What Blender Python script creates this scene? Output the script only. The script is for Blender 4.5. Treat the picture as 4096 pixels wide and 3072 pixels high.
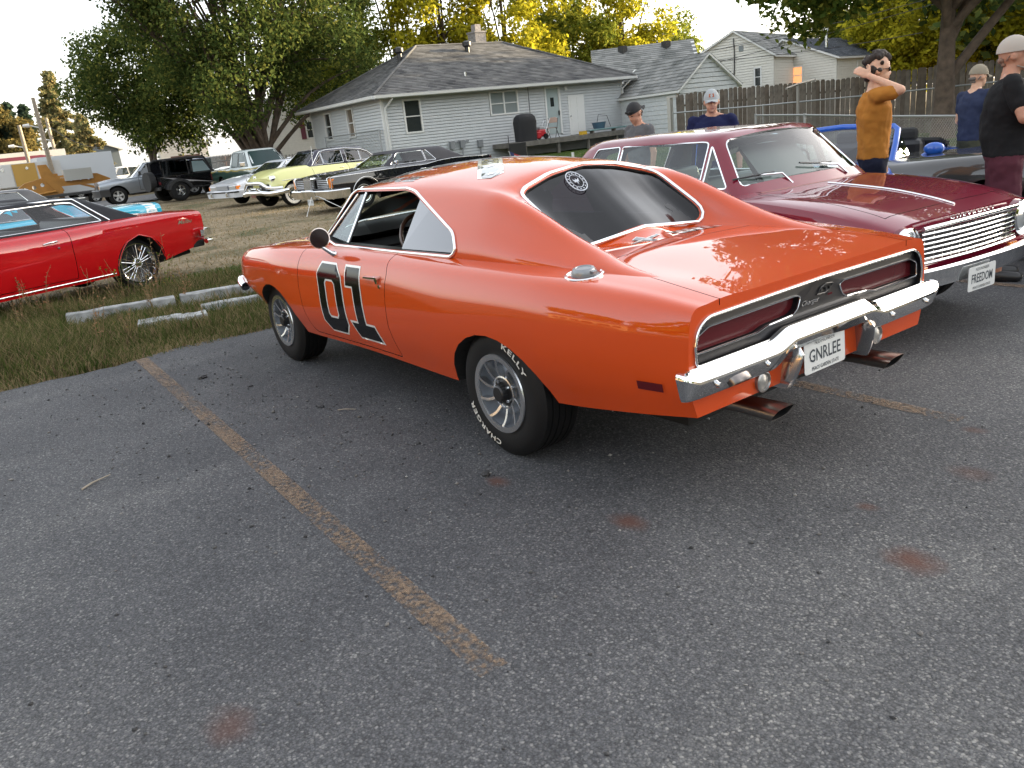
import bpy, bmesh, math, random
import numpy as np
from mathutils import Vector, Matrix
from mathutils.bvhtree import BVHTree
from mathutils.geometry import delaunay_2d_cdt

for o in list(bpy.data.objects): bpy.data.objects.remove(o)
scene = bpy.context.scene
COL = scene.collection
rad = math.radians
PI = math.pi

# ------------------------------------------------------------------ camera
cam_d = bpy.data.cameras.new('camera'); cam = bpy.data.objects.new('camera', cam_d); COL.objects.link(cam)
scene.camera = cam
CAMP = Vector((-3.18488279, 3.10296956, 1.59134374))
yaw, pitch, roll, F = rad(-35.40998589), rad(17.43799007), rad(-6.18203444), 809.529
fwd = Vector((math.cos(yaw)*math.cos(pitch), math.sin(yaw)*math.cos(pitch), -math.sin(pitch)))
rt = Vector((math.sin(yaw), -math.cos(yaw), 0)); up = rt.cross(fwd)
c_, s_ = math.cos(roll), math.sin(roll)
rt2 = c_*rt + s_*up; up2 = -s_*rt + c_*up
M = Matrix((rt2, up2, -fwd)).transposed().to_4x4(); M.translation = CAMP
cam.matrix_world = M
cam_d.sensor_width = 36; cam_d.lens = F/1024*36
cam_d.clip_start = 0.05; cam_d.clip_end = 2000

# ------------------------------------------------------------------ world
SUN_EL, SUN_AZ = rad(10), rad(-104)      # direction towards the sun, azimuth measured from +x to +y
world = bpy.data.worlds.new('World'); scene.world = world; world.use_nodes = True
wt = world.node_tree; wt.nodes.clear()
sky = wt.nodes.new('ShaderNodeTexSky'); sky.sky_type = 'NISHITA'; sky.sun_disc = False
sky.sun_elevation = SUN_EL; sky.sun_rotation = PI/2 - SUN_AZ
sky.air_density = 1.0; sky.dust_density = 2.5; sky.ozone_density = 1.0
hs = wt.nodes.new('ShaderNodeHueSaturation'); hs.inputs['Saturation'].default_value = 0.45
mx = wt.nodes.new('ShaderNodeMixRGB'); mx.blend_type = 'ADD'; mx.inputs[0].default_value = 1.0
mx.inputs[2].default_value = (1.35, 1.33, 1.32, 1)
bg = wt.nodes.new('ShaderNodeBackground'); bg.inputs[1].default_value = 0.15
wo = wt.nodes.new('ShaderNodeOutputWorld')
wt.links.new(sky.outputs[0], hs.inputs['Color']); wt.links.new(hs.outputs[0], mx.inputs[1]); wt.links.new(mx.outputs[0], bg.inputs[0]); wt.links.new(bg.outputs[0], wo.inputs[0])

sun_d = bpy.data.lights.new('sun', 'SUN'); sun_d.energy = 5; sun_d.angle = rad(0.53); sun_d.color = (1, .79, .50)
sun = bpy.data.objects.new('sun', sun_d); COL.objects.link(sun)
sd = Vector((math.cos(SUN_EL)*math.cos(SUN_AZ), math.cos(SUN_EL)*math.sin(SUN_AZ), math.sin(SUN_EL)))
sun.rotation_euler = sd.to_track_quat('Z', 'Y').to_euler()
sun.location = (0, 0, 30)
vs = scene.view_settings
vs.view_transform = 'Standard'; vs.look = 'None'; vs.exposure = 1.9; vs.gamma = 1; vs.use_curve_mapping = False

# ------------------------------------------------------------------ tagging
def tag(o, label=None, cat=None, group=None, kind=None):
    if label: o['label'] = label
    if cat: o['category'] = cat
    if group: o['group'] = group
    if kind: o['kind'] = kind
    return o
def thing(name, label, cat, loc=(0, 0, 0), rz=0, group=None):
    o = bpy.data.objects.new(name, None); COL.objects.link(o); o.empty_display_size = .2
    o.location = loc; o.rotation_euler = (0, 0, rz)
    return tag(o, label, cat, group)
def link(name, me, mat=None, parent=None):
    o = bpy.data.objects.new(name, me); COL.objects.link(o)
    if mat is not None and not len(me.materials):
        for m_ in (mat if isinstance(mat, (list, tuple)) else [mat]): me.materials.append(m_)
    if parent: o.parent = parent
    return o
def copy_tree(o, parent=None):
    c = o.copy(); COL.objects.link(c); c.parent = parent
    for ch in list(o.children): copy_tree(ch, c)
    return c

# ------------------------------------------------------------------ materials
def nmat(name):
    m = bpy.data.materials.new(name); m.use_nodes = True
    return m, m.node_tree, m.node_tree.nodes['Principled BSDF']
def mat(name, col, rough=.6, metal=0, coat=0, spec=.5, noise=0, nscale=8, bump=0, bscale=60, coat_rough=.03, emis=None, estr=0):
    m, t, b = nmat(name)
    b.inputs['Base Color'].default_value = (*col, 1); b.inputs['Roughness'].default_value = rough
    b.inputs['Metallic'].default_value = metal; b.inputs['Coat Weight'].default_value = coat
    b.inputs['Coat IOR'].default_value = 1.58
    b.inputs['Coat Roughness'].default_value = coat_rough; b.inputs['Specular IOR Level'].default_value = spec
    if emis: b.inputs['Emission Color'].default_value = (*emis, 1); b.inputs['Emission Strength'].default_value = estr
    if noise or bump:
        tc = t.nodes.new('ShaderNodeTexCoord')
    if noise:
        n = t.nodes.new('ShaderNodeTexNoise'); n.inputs['Scale'].default_value = nscale; n.inputs['Detail'].default_value = 6
        t.links.new(tc.outputs['Object'], n.inputs['Vector'])
        r = t.nodes.new('ShaderNodeMapRange'); r.inputs[1].default_value = .3; r.inputs[2].default_value = .7
        r.inputs[3].default_value = 1-noise; r.inputs[4].default_value = 1+noise
        t.links.new(n.outputs[0], r.inputs[0])
        mm = t.nodes.new('ShaderNodeVectorMath'); mm.operation = 'SCALE'; mm.inputs[0].default_value = col
        t.links.new(r.outputs[0], mm.inputs['Scale']); t.links.new(mm.outputs[0], b.inputs['Base Color'])
    if bump:
        n2 = t.nodes.new('ShaderNodeTexNoise'); n2.inputs['Scale'].default_value = bscale; n2.inputs['Detail'].default_value = 4
        t.links.new(tc.outputs['Object'], n2.inputs['Vector'])
        bp = t.nodes.new('ShaderNodeBump'); bp.inputs['Strength'].default_value = bump; bp.inputs['Distance'].default_value = .01
        t.links.new(n2.outputs[0], bp.inputs['Height']); t.links.new(bp.outputs[0], b.inputs['Normal'])
    return m
def glassmat(name, tint, ior=1.5, rough=0.0, boost=1.0):
    m = bpy.data.materials.new(name); m.use_nodes = True; t = m.node_tree; t.nodes.clear()
    tr = t.nodes.new('ShaderNodeBsdfTransparent'); tr.inputs[0].default_value = (*tint, 1)
    gl = t.nodes.new('ShaderNodeBsdfGlossy'); gl.inputs['Roughness'].default_value = rough; gl.inputs[0].default_value = (.95, .95, .97, 1)
    lw = t.nodes.new('ShaderNodeLayerWeight'); lw.inputs[0].default_value = .5
    pw = t.nodes.new('ShaderNodeMath'); pw.operation = 'POWER'; pw.inputs[1].default_value = 5
    fr = t.nodes.new('ShaderNodeMath'); fr.operation = 'MULTIPLY_ADD'; fr.inputs[1].default_value = .96; fr.inputs[2].default_value = .04
    t.links.new(lw.outputs['Facing'], pw.inputs[0]); t.links.new(pw.outputs[0], fr.inputs[0])
    mu = t.nodes.new('ShaderNodeMath'); mu.operation = 'MULTIPLY'; mu.inputs[1].default_value = boost*(1.6 if ior > 2 else 1); mu.use_clamp = True
    mi = t.nodes.new('ShaderNodeMixShader'); ou = t.nodes.new('ShaderNodeOutputMaterial')
    t.links.new(fr.outputs[0], mu.inputs[0]); t.links.new(mu.outputs[0], mi.inputs[0]); t.links.new(tr.outputs[0], mi.inputs[1]); t.links.new(gl.outputs[0], mi.inputs[2]); t.links.new(mi.outputs[0], ou.inputs[0])
    return m
def paint(name, col, metal=0.0, rough=.35):
    return mat(name, col, rough=rough, metal=metal, coat=1.0, coat_rough=.015, spec=.05)
chrome = mat('chrome', (.78, .79, .8), rough=.06, metal=1)
chrome_dull = mat('chrome_pitted', (.62, .62, .62), rough=.13, metal=1, bump=.15, bscale=90)
alu = mat('alloy_machined', (.72, .73, .74), rough=.25, metal=1)
rubber = mat('rubber', (.009, .009, .0095), rough=.6, spec=.2, bump=.1, bscale=120)
black_in = mat('dark_interior', (.006, .006, .007), rough=.85, spec=.1)
black_trim = mat('black_trim', (.015, .015, .016), rough=.4)
black_satin = mat('black_satin', (.008, .008, .010), rough=.38, spec=.4)
under = mat('underbody', (.008, .008, .008), rough=.95)
glass_clear = glassmat('window_glass', (.72, .8, .78), boost=1.6)
glass_dark = glassmat('tinted_glass', (.035, .035, .05), boost=1.0)
glass_far = mat('window_pane', (.02, .026, .03), rough=.03, coat=1)
lens_red = mat('lens_red', (.075, .006, .009), rough=.25, spec=.35)
lens_amber = mat('lens_amber', (.75, .20, .015), rough=.15, coat=1)
lens_clear = mat('lens_clear', (.6, .62, .62), rough=.08, coat=1, metal=.6)
white_letter = mat('white_lettering', (.55, .54, .5), rough=.7)
plate_white = mat('plate_white', (.55, .56, .55), rough=.4)
plate_ink = mat('plate_ink', (.02, .03, .04), rough=.5)

# ------------------------------------------------------------------ mesh helpers
def mesh_from(name, v, f, mats=None, smooth=None):
    me = bpy.data.meshes.new(name)
    me.from_pydata([tuple(map(float, p)) for p in v], [], [tuple(map(int, q)) for q in f]); me.update()
    if mats is not None:
        for m_ in (mats if isinstance(mats, (list, tuple)) else [mats]): me.materials.append(m_)
    if smooth is not None: smooth_mesh(me, smooth)
    return me
def smooth_mesh(me, ang=35):
    me.polygons.foreach_set('use_smooth', [True]*len(me.polygons))
    me.set_sharp_from_angle(angle=rad(ang)); me.update()
def outward(me):
    bm = bmesh.new(); bm.from_mesh(me); bmesh.ops.recalc_face_normals(bm, faces=bm.faces)
    # every closed island must have a positive volume
    seen = set()
    for f0 in bm.faces:
        if f0 in seen: continue
        st = [f0]; isl = []; seen.add(f0)
        while st:
            f = st.pop(); isl.append(f)
            for e in f.edges:
                for g in e.link_faces:
                    if g not in seen: seen.add(g); st.append(g)
        vol = 0
        for f in isl:
            vs_ = [l.vert.co for l in f.loops]
            for i in range(1, len(vs_)-1): vol += vs_[0].dot(vs_[i].cross(vs_[i+1]))
        if vol < 0:
            for f in isl: f.normal_flip()
    bm.to_mesh(me); bm.free()
class MB:
    """collects pieces into one mesh"""
    def __init__(s): s.v = []; s.f = []; s.mi = []
    def add(s, v, f, mi=0):
        b = len(s.v); s.v.extend([tuple(p) for p in v]); s.f.extend([tuple(i+b for i in q) for q in f]); s.mi.extend([mi]*len(f)); return s
    def box(s, a, b, mi=0, M=None):
        x0, y0, z0 = a; x1, y1, z1 = b
        v = [Vector(p) for p in [(x0,y0,z0),(x1,y0,z0),(x1,y1,z0),(x0,y1,z0),(x0,y0,z1),(x1,y0,z1),(x1,y1,z1),(x0,y1,z1)]]
        if M is not None: v = [M @ p for p in v]
        return s.add(v, [(0,3,2,1),(4,5,6,7),(0,1,5,4),(1,2,6,5),(2,3,7,6),(3,0,4,7)], mi)
    def tube(s, pts, r, n=8, closed=False, mi=0, cap=True):
        pts = [Vector(p) for p in pts]; N = len(pts); rr = r if isinstance(r, (list, tuple)) else [r]*N
        rings = []; prev = None
        for i, p in enumerate(pts):
            if closed: t = pts[(i+1) % N]-pts[i-1]
            else: t = pts[min(i+1, N-1)]-pts[max(i-1, 0)]
            if t.length < 1e-9: t = Vector((0, 0, 1))
            t.normalize()
            if prev is None:
                a = Vector((0, 0, 1)) if abs(t.z) < .9 else Vector((1, 0, 0)); nn = t.cross(a).normalized()
            else:
                nn = (prev - t*prev.dot(t)); nn = nn.normalized() if nn.length > 1e-6 else t.orthogonal().normalized()
            prev = nn; b = t.cross(nn)
            rings.append([p + (nn*math.cos(2*PI*k/n)+b*math.sin(2*PI*k/n))*rr[i] for k in range(n)])
        v = [q for R_ in rings for q in R_]; f = []
        for i in range(N if closed else N-1):
            j = (i+1) % N
            for k in range(n): f.append((i*n+k, i*n+(k+1) % n, j*n+(k+1) % n, j*n+k))
        if not closed and cap: f.append(tuple(range(n-1, -1, -1))); f.append(tuple((N-1)*n+k for k in range(n)))
        return s.add(v, f, mi)
    def lathe(s, prof, M=None, n=32, mi=0, closed=False):
        """prof: list of (r, y) turned about the y axis"""
        v = []
        for k in range(n):
            a = 2*PI*k/n
            for r, y in prof: v.append(Vector((r*math.cos(a), y, r*math.sin(a))))
        m = len(prof); f = []
        for k in range(n):
            k2 = (k+1) % n
            for i in range(m if closed else m-1):
                j = (i+1) % m; f.append((k*m+i, k*m+j, k2*m+j, k2*m+i))
        if M is not None: v = [M @ p for p in v]
        return s.add(v, f, mi)
    def prism(s, poly, d, mi=0):
        """poly: 3D points, extruded by vector d"""
        n = len(poly); v = [Vector(p) for p in poly]; v += [p+Vector(d) for p in v]
        f = [tuple(range(n-1, -1, -1)), tuple(range(n, 2*n))]+[(i, (i+1) % n, n+(i+1) % n, n+i) for i in range(n)]
        return s.add(v, f, mi)
    def mesh(s, name, mats=None, smooth=None, fix=False):
        me = mesh_from(name, s.v, s.f, mats)
        me.polygons.foreach_set('material_index', s.mi)
        if fix: outward(me)
        if smooth is not None: smooth_mesh(me, smooth)
        return me
    def build(s, name, mats, parent=None, smooth=None, fix=False):
        return link(name, s.mesh(name, mats, smooth, fix), None, parent)

def pchip(xk, yk, x):
    xk = np.asarray(xk, float); yk = np.asarray(yk, float); x = np.asarray(x, float)
    if len(xk) == 1: return np.full_like(x, yk[0])
    h = np.diff(xk); d = np.diff(yk)/h; m = np.zeros_like(yk)
    if len(xk) > 2:
        for i in range(1, len(xk)-1):
            if d[i-1]*d[i] > 0:
                w1 = 2*h[i]+h[i-1]; w2 = h[i]+2*h[i-1]; m[i] = (w1+w2)/(w1/d[i-1]+w2/d[i])
    m[0] = d[0]; m[-1] = d[-1]
    x = np.clip(x, xk[0], xk[-1]); i = np.clip(np.searchsorted(xk, x)-1, 0, len(h)-1)
    t = (x-xk[i])/h[i]; H = h[i]
    return ((1+2*t)*(1-t)**2)*yk[i]+(t*(1-t)**2)*H*m[i]+(t*t*(3-2*t))*yk[i+1]+(t*t*(t-1))*H*m[i+1]

def rail(keys, sharp=False, lin=False, n=4):
    """keys (x, y, z[, dx]) along the car"""
    keys = sorted(keys); return dict(k=keys, sharp=sharp, lin=lin, n=n)
def rail_at(r, X):
    k = r['k']; xs = [q[0] for q in k]; fn = (lambda a, b, c: np.interp(c, a, b)) if r['lin'] else pchip
    y = fn(xs, [q[1] for q in k], X); z = fn(xs, [q[2] for q in k], X)
    dx = fn(xs, [(q[3] if len(q) > 3 else 0) for q in k], X)
    return np.stack([X+dx, y, z], -1)
def loft(X, rails, name='loft', ang=30, mats=None, smooth=True):
    X = np.asarray(X, float)
    Cp = [rail_at(r, X) for r in rails]; J = len(rails); pts = [Cp[0]]
    def tang(j, side):
        mir = lambda p: p*np.array([1, -1, 1])
        if rails[j]['sharp']:
            t = Cp[j+1]-Cp[j] if side > 0 else Cp[j]-Cp[j-1]
        else:
            a = Cp[j-1] if j > 0 else mir(Cp[1]); b = Cp[j+1] if j < J-1 else mir(Cp[J-2])
            da = np.linalg.norm(Cp[j]-a, axis=1, keepdims=True)+1e-6; db = np.linalg.norm(b-Cp[j], axis=1, keepdims=True)+1e-6
            t = ((Cp[j]-a)/da*db+(b-Cp[j])/db*da)/(da+db)
        n = np.linalg.norm(t, axis=1, keepdims=True)+1e-9
        return t/n
    for j in range(J-1):
        n = rails[j]['n']; L = np.linalg.norm(Cp[j+1]-Cp[j], axis=1, keepdims=True)
        m0 = tang(j, 1)*L; m1 = tang(j+1, -1)*L
        for q in range(1, n+1):
            t = q/n
            pts.append((1+2*t)*(1-t)**2*Cp[j]+t*(1-t)**2*m0+t*t*(3-2*t)*Cp[j+1]+t*t*(t-1)*m1)
    P = np.stack(pts, 1)               # station, ring, 3
    P[:, 0, 1] = 0; P[:, -1, 1] = 0
    Mi = P[:, -2:0:-1]*np.array([1, -1, 1]); Rr = np.concatenate([P, Mi], 1)
    S, K = Rr.shape[:2]; v = Rr.reshape(-1, 3); f = []
    for i in range(S-1):
        for k in range(K):
            k2 = (k+1) % K; f.append((i*K+k, i*K+k2, (i+1)*K+k2, (i+1)*K+k))
    v = list(map(tuple, v))
    for base, flip in ((0, 0), ((S-1)*K, 1)):
        ring = [np.array(v[base+k]) for k in range(K)]; zc = (min(p[2] for p in ring)+max(p[2] for p in ring))/2
        ce = np.array([max(p[0] for p in ring) if flip else min(p[0] for p in ring), 0, zc]); b1 = len(v)
        for p in ring: v.append(tuple(p*.5+ce*.5))
        v.append(tuple(ce)); c0 = len(v)-1
        for k in range(K):
            k2 = (k+1) % K; q = (base+k, base+k2, b1+k2, b1+k); t = (b1+k, b1+k2, c0)
            f.append(q if not flip else q[::-1]); f.append(t if not flip else t[::-1])
    me = mesh_from(name, v, f, mats)
    bm = bmesh.new(); bm.from_mesh(me); bmesh.ops.remove_doubles(bm, verts=bm.verts, dist=1e-5)
    bm.to_mesh(me); bm.free(); outward(me)
    if smooth: smooth_mesh(me, ang)
    return me

def mesh_vol(me):
    bm = bmesh.new(); bm.from_mesh(me); v = bm.calc_volume(signed=True); n = sum(1 for e in bm.edges if not e.is_manifold); bm.free(); return v, n
def bool_mesh(me, cutter, op='DIFFERENCE'):
    va, na = mesh_vol(me); best = None
    for k, solver in enumerate(('EXACT', 'EXACT', 'EXACT', 'EXACT', 'FAST')):
        if k:
            d = Vector((.0011, -.0007, .0009))*k*(-1)**k
            for q in cutter.vertices: q.co += d
            if k == 2:
                bm = bmesh.new(); bm.from_mesh(me); bmesh.ops.remove_doubles(bm, verts=bm.verts, dist=2e-4); bmesh.ops.dissolve_degenerate(bm, edges=bm.edges, dist=1e-4); bm.to_mesh(me); bm.free()
        r = bool_once(me, cutter, op, solver); vr, nr = mesh_vol(r)
        if vr > 0 and vr < va*1.001 and nr <= na: return r
        if vr > 0 and vr < va*1.001 and (best is None or nr < best[0]): best = (nr, r)
    return best[1] if best else me
def bool_once(me, cutter, op='DIFFERENCE', solver='EXACT'):
    """boolean of two meshes, returns a new mesh (materials of both kept)"""
    a = bpy.data.objects.new('ta', me); b = bpy.data.objects.new('tb', cutter)
    COL.objects.link(a); COL.objects.link(b)
    md = a.modifiers.new('b', 'BOOLEAN'); md.operation = op; md.object = b; md.solver = solver
    try: md.material_mode = 'TRANSFER'
    except Exception: pass
    dg = bpy.context.evaluated_depsgraph_get(); dg.update()
    r = bpy.data.meshes.new_from_object(a.evaluated_get(dg), preserve_all_data_layers=False, depsgraph=dg)
    bpy.data.objects.remove(a); bpy.data.objects.remove(b)
    return r
class Surf:
    """remembers a smooth surface: ray casting onto it and its shading normals"""
    def __init__(s, me):
        s.v = [v.co.copy() for v in me.vertices]; s.p = [tuple(p.vertices) for p in me.polygons]
        s.bvh = BVHTree.FromPolygons(s.v, s.p)
        cn = me.corner_normals; s.n = []
        for p in me.polygons: s.n.append([cn[i].vector.copy() for i in p.loop_indices])
        s.pn = [p.normal.copy() for p in me.polygons]
    def hit(s, o, d):
        loc, n, i, _ = s.bvh.ray_cast(Vector(o), Vector(d).normalized())
        return loc, n
    def side(s, x, z, sgn=1, off=0.0):
        loc, n, i, _ = s.bvh.ray_cast(Vector((x, 3*sgn, z)), Vector((0, -sgn, 0)))
        return (loc+n*off if loc else None)
    def top(s, x, y, off=0.0, z=4):
        loc, n, i, _ = s.bvh.ray_cast(Vector((x, y, z)), Vector((0, 0, -1)))
        return (loc+n*off if loc else None)
    def fix_normals(s, me, tol=6e-4):
        from mathutils.interpolate import poly_3d_calc
        nn = [None]*len(me.loops); vs_ = me.vertices; lp = me.loops
        for p in me.polygons:
            c = p.center; pn = p.normal
            for li in p.loop_indices:
                co = vs_[lp[li].vertex_index].co; d = c-co; L = d.length
                q = co + (d*(min(.002, L*.3)/L) if L > 1e-9 else d)
                loc, n, i, dist = s.bvh.find_nearest(q, .02)
                r = None
                if i is not None and dist < tol+.0015 and abs(s.pn[i].dot(pn)) > .80:
                    w = poly_3d_calc([s.v[k] for k in s.p[i]], loc); r = Vector((0, 0, 0))
                    for a, b in zip(w, s.n[i]): r += b*a
                    if r.length > 1e-6:
                        r.normalize()
                        if r.dot(pn) < 0: r = -r
                    else: r = None
                nn[li] = r or pn
        me.polygons.foreach_set('use_smooth', [True]*len(me.polygons))
        me.normals_split_custom_set([tuple(n) for n in nn])
def offset_poly(poly, d):
    """2D polygon offset (d>0 inward) whatever its orientation"""
    n = len(poly); A = sum(poly[i][0]*poly[(i+1) % n][1]-poly[(i+1) % n][0]*poly[i][1] for i in range(n)); sg = 1 if A > 0 else -1
    out = []
    for i in range(n):
        p0, p1, p2 = Vector(poly[i-1]), Vector(poly[i]), Vector(poly[(i+1) % n])
        a = (p1-p0).normalized(); b = (p2-p1).normalized()
        na = Vector((-a.y, a.x))*sg; nb = Vector((-b.y, b.x))*sg; m = (na+nb); m = m.normalized() if m.length > 1e-6 else na
        k = d/max(.35, m.dot(na)); out.append(tuple(p1+m*k))
    return out
def fillet(poly, r, n=4):
    """round the corners of a 2D polygon; r a number or a list"""
    out = []; N = len(poly)
    for i in range(N):
        rr = r[i] if isinstance(r, (list, tuple)) else r
        p0, p1, p2 = Vector(poly[i-1]), Vector(poly[i]), Vector(poly[(i+1) % N])
        a = p0-p1; b = p2-p1
        if rr <= 1e-5: out.append(tuple(p1)); continue
        t = min(rr, a.length*.45, b.length*.45); A = p1+a.normalized()*t; B = p1+b.normalized()*t
        for k in range(n+1):
            u = k/n; out.append(tuple(A*(1-u)**2+p1*2*u*(1-u)+B*u*u))
    return out
def prism_side(poly, y0, y1, mi=0):
    m = MB(); m.prism([(x, y0, z) for x, z in poly], (0, y1-y0, 0), mi); return m
def cutmesh(mb, mats): return mb.mesh('cut', mats, fix=True)
def split(me, poly3a, d, gap, mats, back=None):
    pass
def plane_poly(poly2, fn): return [fn(a, b) for a, b in poly2]
def split_part(me, poly, fn, d, gap=.0025):
    """cut a panel out of a body: poly 2D, fn maps it to 3D, d extrusion vector. returns (body, part)"""
    pi = MB(); pi.prism([fn(*q) for q in offset_poly(poly, gap)], d); po = MB(); po.prism([fn(*q) for q in offset_poly(poly, -gap)], d)
    part = bool_mesh(me, cutmesh(pi, [black_in]), 'INTERSECT')
    body = bool_mesh(me, cutmesh(po, [black_in]), 'DIFFERENCE')
    return body, part
def drape(polys, proj, mats, name, parent, step=.04, holes=(), off=.0015):
    """a flat print: 2D outline triangulated and laid on a surface. proj(a,b)->3D or None"""
    vs2 = []; edges = []; 
    def addp(P):
        b = len(vs2); n = len(P)
        for i in range(n):
            a0 = Vector(P[i]); a1 = Vector(P[(i+1) % n]); L = (a1-a0).length; k = max(1, int(L/step))
            for q in range(k): vs2.append(a0.lerp(a1, q/k))
        m = len(vs2)-b
        for i in range(m): edges.append((b+i, b+(i+1) % m))
    for P in polys: addp(P)
    for P in holes: addp(P)
    xs = [v.x for v in vs2]; ys = [v.y for v in vs2]
    def inside(p, P):
        c = False; n = len(P)
        for i in range(n):
            x0, y0 = P[i]; x1, y1 = P[(i+1) % n]
            if (y0 > p[1]) != (y1 > p[1]) and p[0] < (x1-x0)*(p[1]-y0)/(y1-y0)+x0: c = not c
        return c
    x = min(xs)+step/2
    while x < max(xs):
        y = min(ys)+step/2
        while y < max(ys):
            if any(inside((x, y), P) for P in polys) and not any(inside((x, y), P) for P in holes): vs2.append(Vector((x, y)))
            y += step
        x += step
    v, e, f, *_ = delaunay_2d_cdt(vs2, edges, [], 0, 1e-5)
    v3 = [proj(p.x, p.y) for p in v]; ok = []
    for t in f:
        c = sum((v[i] for i in t), Vector((0, 0)))/len(t)
        if any(v3[i] is None for i in t): continue
        if any(inside(c, P) for P in polys) and not any(inside(c, P) for P in holes): ok.append(t)
    used = sorted({i for t in ok for i in t}); mp = {i: k for k, i in enumerate(used)}
    me = mesh_from(name, [v3[i] for i in used], [tuple(mp[i] for i in t) for t in ok], mats)
    me.polygons.foreach_set('use_smooth', [True]*len(me.polygons))
    return link(name, me, None, parent)
def text_mesh2d(s, size=1.0, shear=0, bold=0, spacing=1.0, res=2):
    cu = bpy.data.curves.new('txt', 'FONT'); cu.body = s; cu.size = size; cu.align_x = 'CENTER'; cu.align_y = 'CENTER'
    cu.shear = shear; cu.offset = bold; cu.resolution_u = res; cu.space_character = spacing
    o = bpy.data.objects.new('txt', cu); COL.objects.link(o)
    dg = bpy.context.evaluated_depsgraph_get(); dg.update()
    me = bpy.data.meshes.new_from_object(o.evaluated_get(dg), depsgraph=dg)
    v = [tuple(p.co) for p in me.vertices]; f = [tuple(p.vertices) for p in me.polygons]
    bpy.data.objects.remove(o); bpy.data.meshes.remove(me)
    return v, f
def text_on(s, fn, mats, name, parent, w=None, h=None, size=1, **kw):
    """text whose 2D outline is scaled to (w,h) and mapped by fn(a,b)->3D"""
    v, f = text_mesh2d(s, size, **kw)
    xs = [p[0] for p in v]; ys = [p[1] for p in v]; cx, cy = (min(xs)+max(xs))/2, (min(ys)+max(ys))/2
    sx = w/(max(xs)-min(xs)) if w else 1; sy = h/(max(ys)-min(ys)) if h else sx
    if not w: sx = sy
    v3 = [fn((p[0]-cx)*sx, (p[1]-cy)*sy) for p in v]
    keep = [q for q in f if all(v3[i] is not None for i in q)]
    v3 = [p if p is not None else (0, 0, 0) for p in v3]
    me = mesh_from(name, v3, keep, mats)
    bm = bmesh.new(); bm.from_mesh(me); bmesh.ops.delete(bm, geom=[q for q in bm.verts if not q.link_faces], context='VERTS'); bm.to_mesh(me); bm.free()
    return link(name, me, None, parent)
def catmull(pts, n=6, closed=False):
    P = [Vector(p) for p in pts]; N = len(P); out = []
    for i in range(N if closed else N-1):
        p0 = P[i-1] if (i > 0 or closed) else P[0]; p1 = P[i]; p2 = P[(i+1) % N]; p3 = P[(i+2) % N] if (closed or i+2 < N) else P[-1]
        for k in range(n):
            t = k/n; out.append(.5*((2*p1)+(p2-p0)*t+(2*p0-5*p1+4*p2-p3)*t*t+(3*p1-p0-3*p2+p3)*t**3))
    if not closed: out.append(P[-1])
    return out
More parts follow.
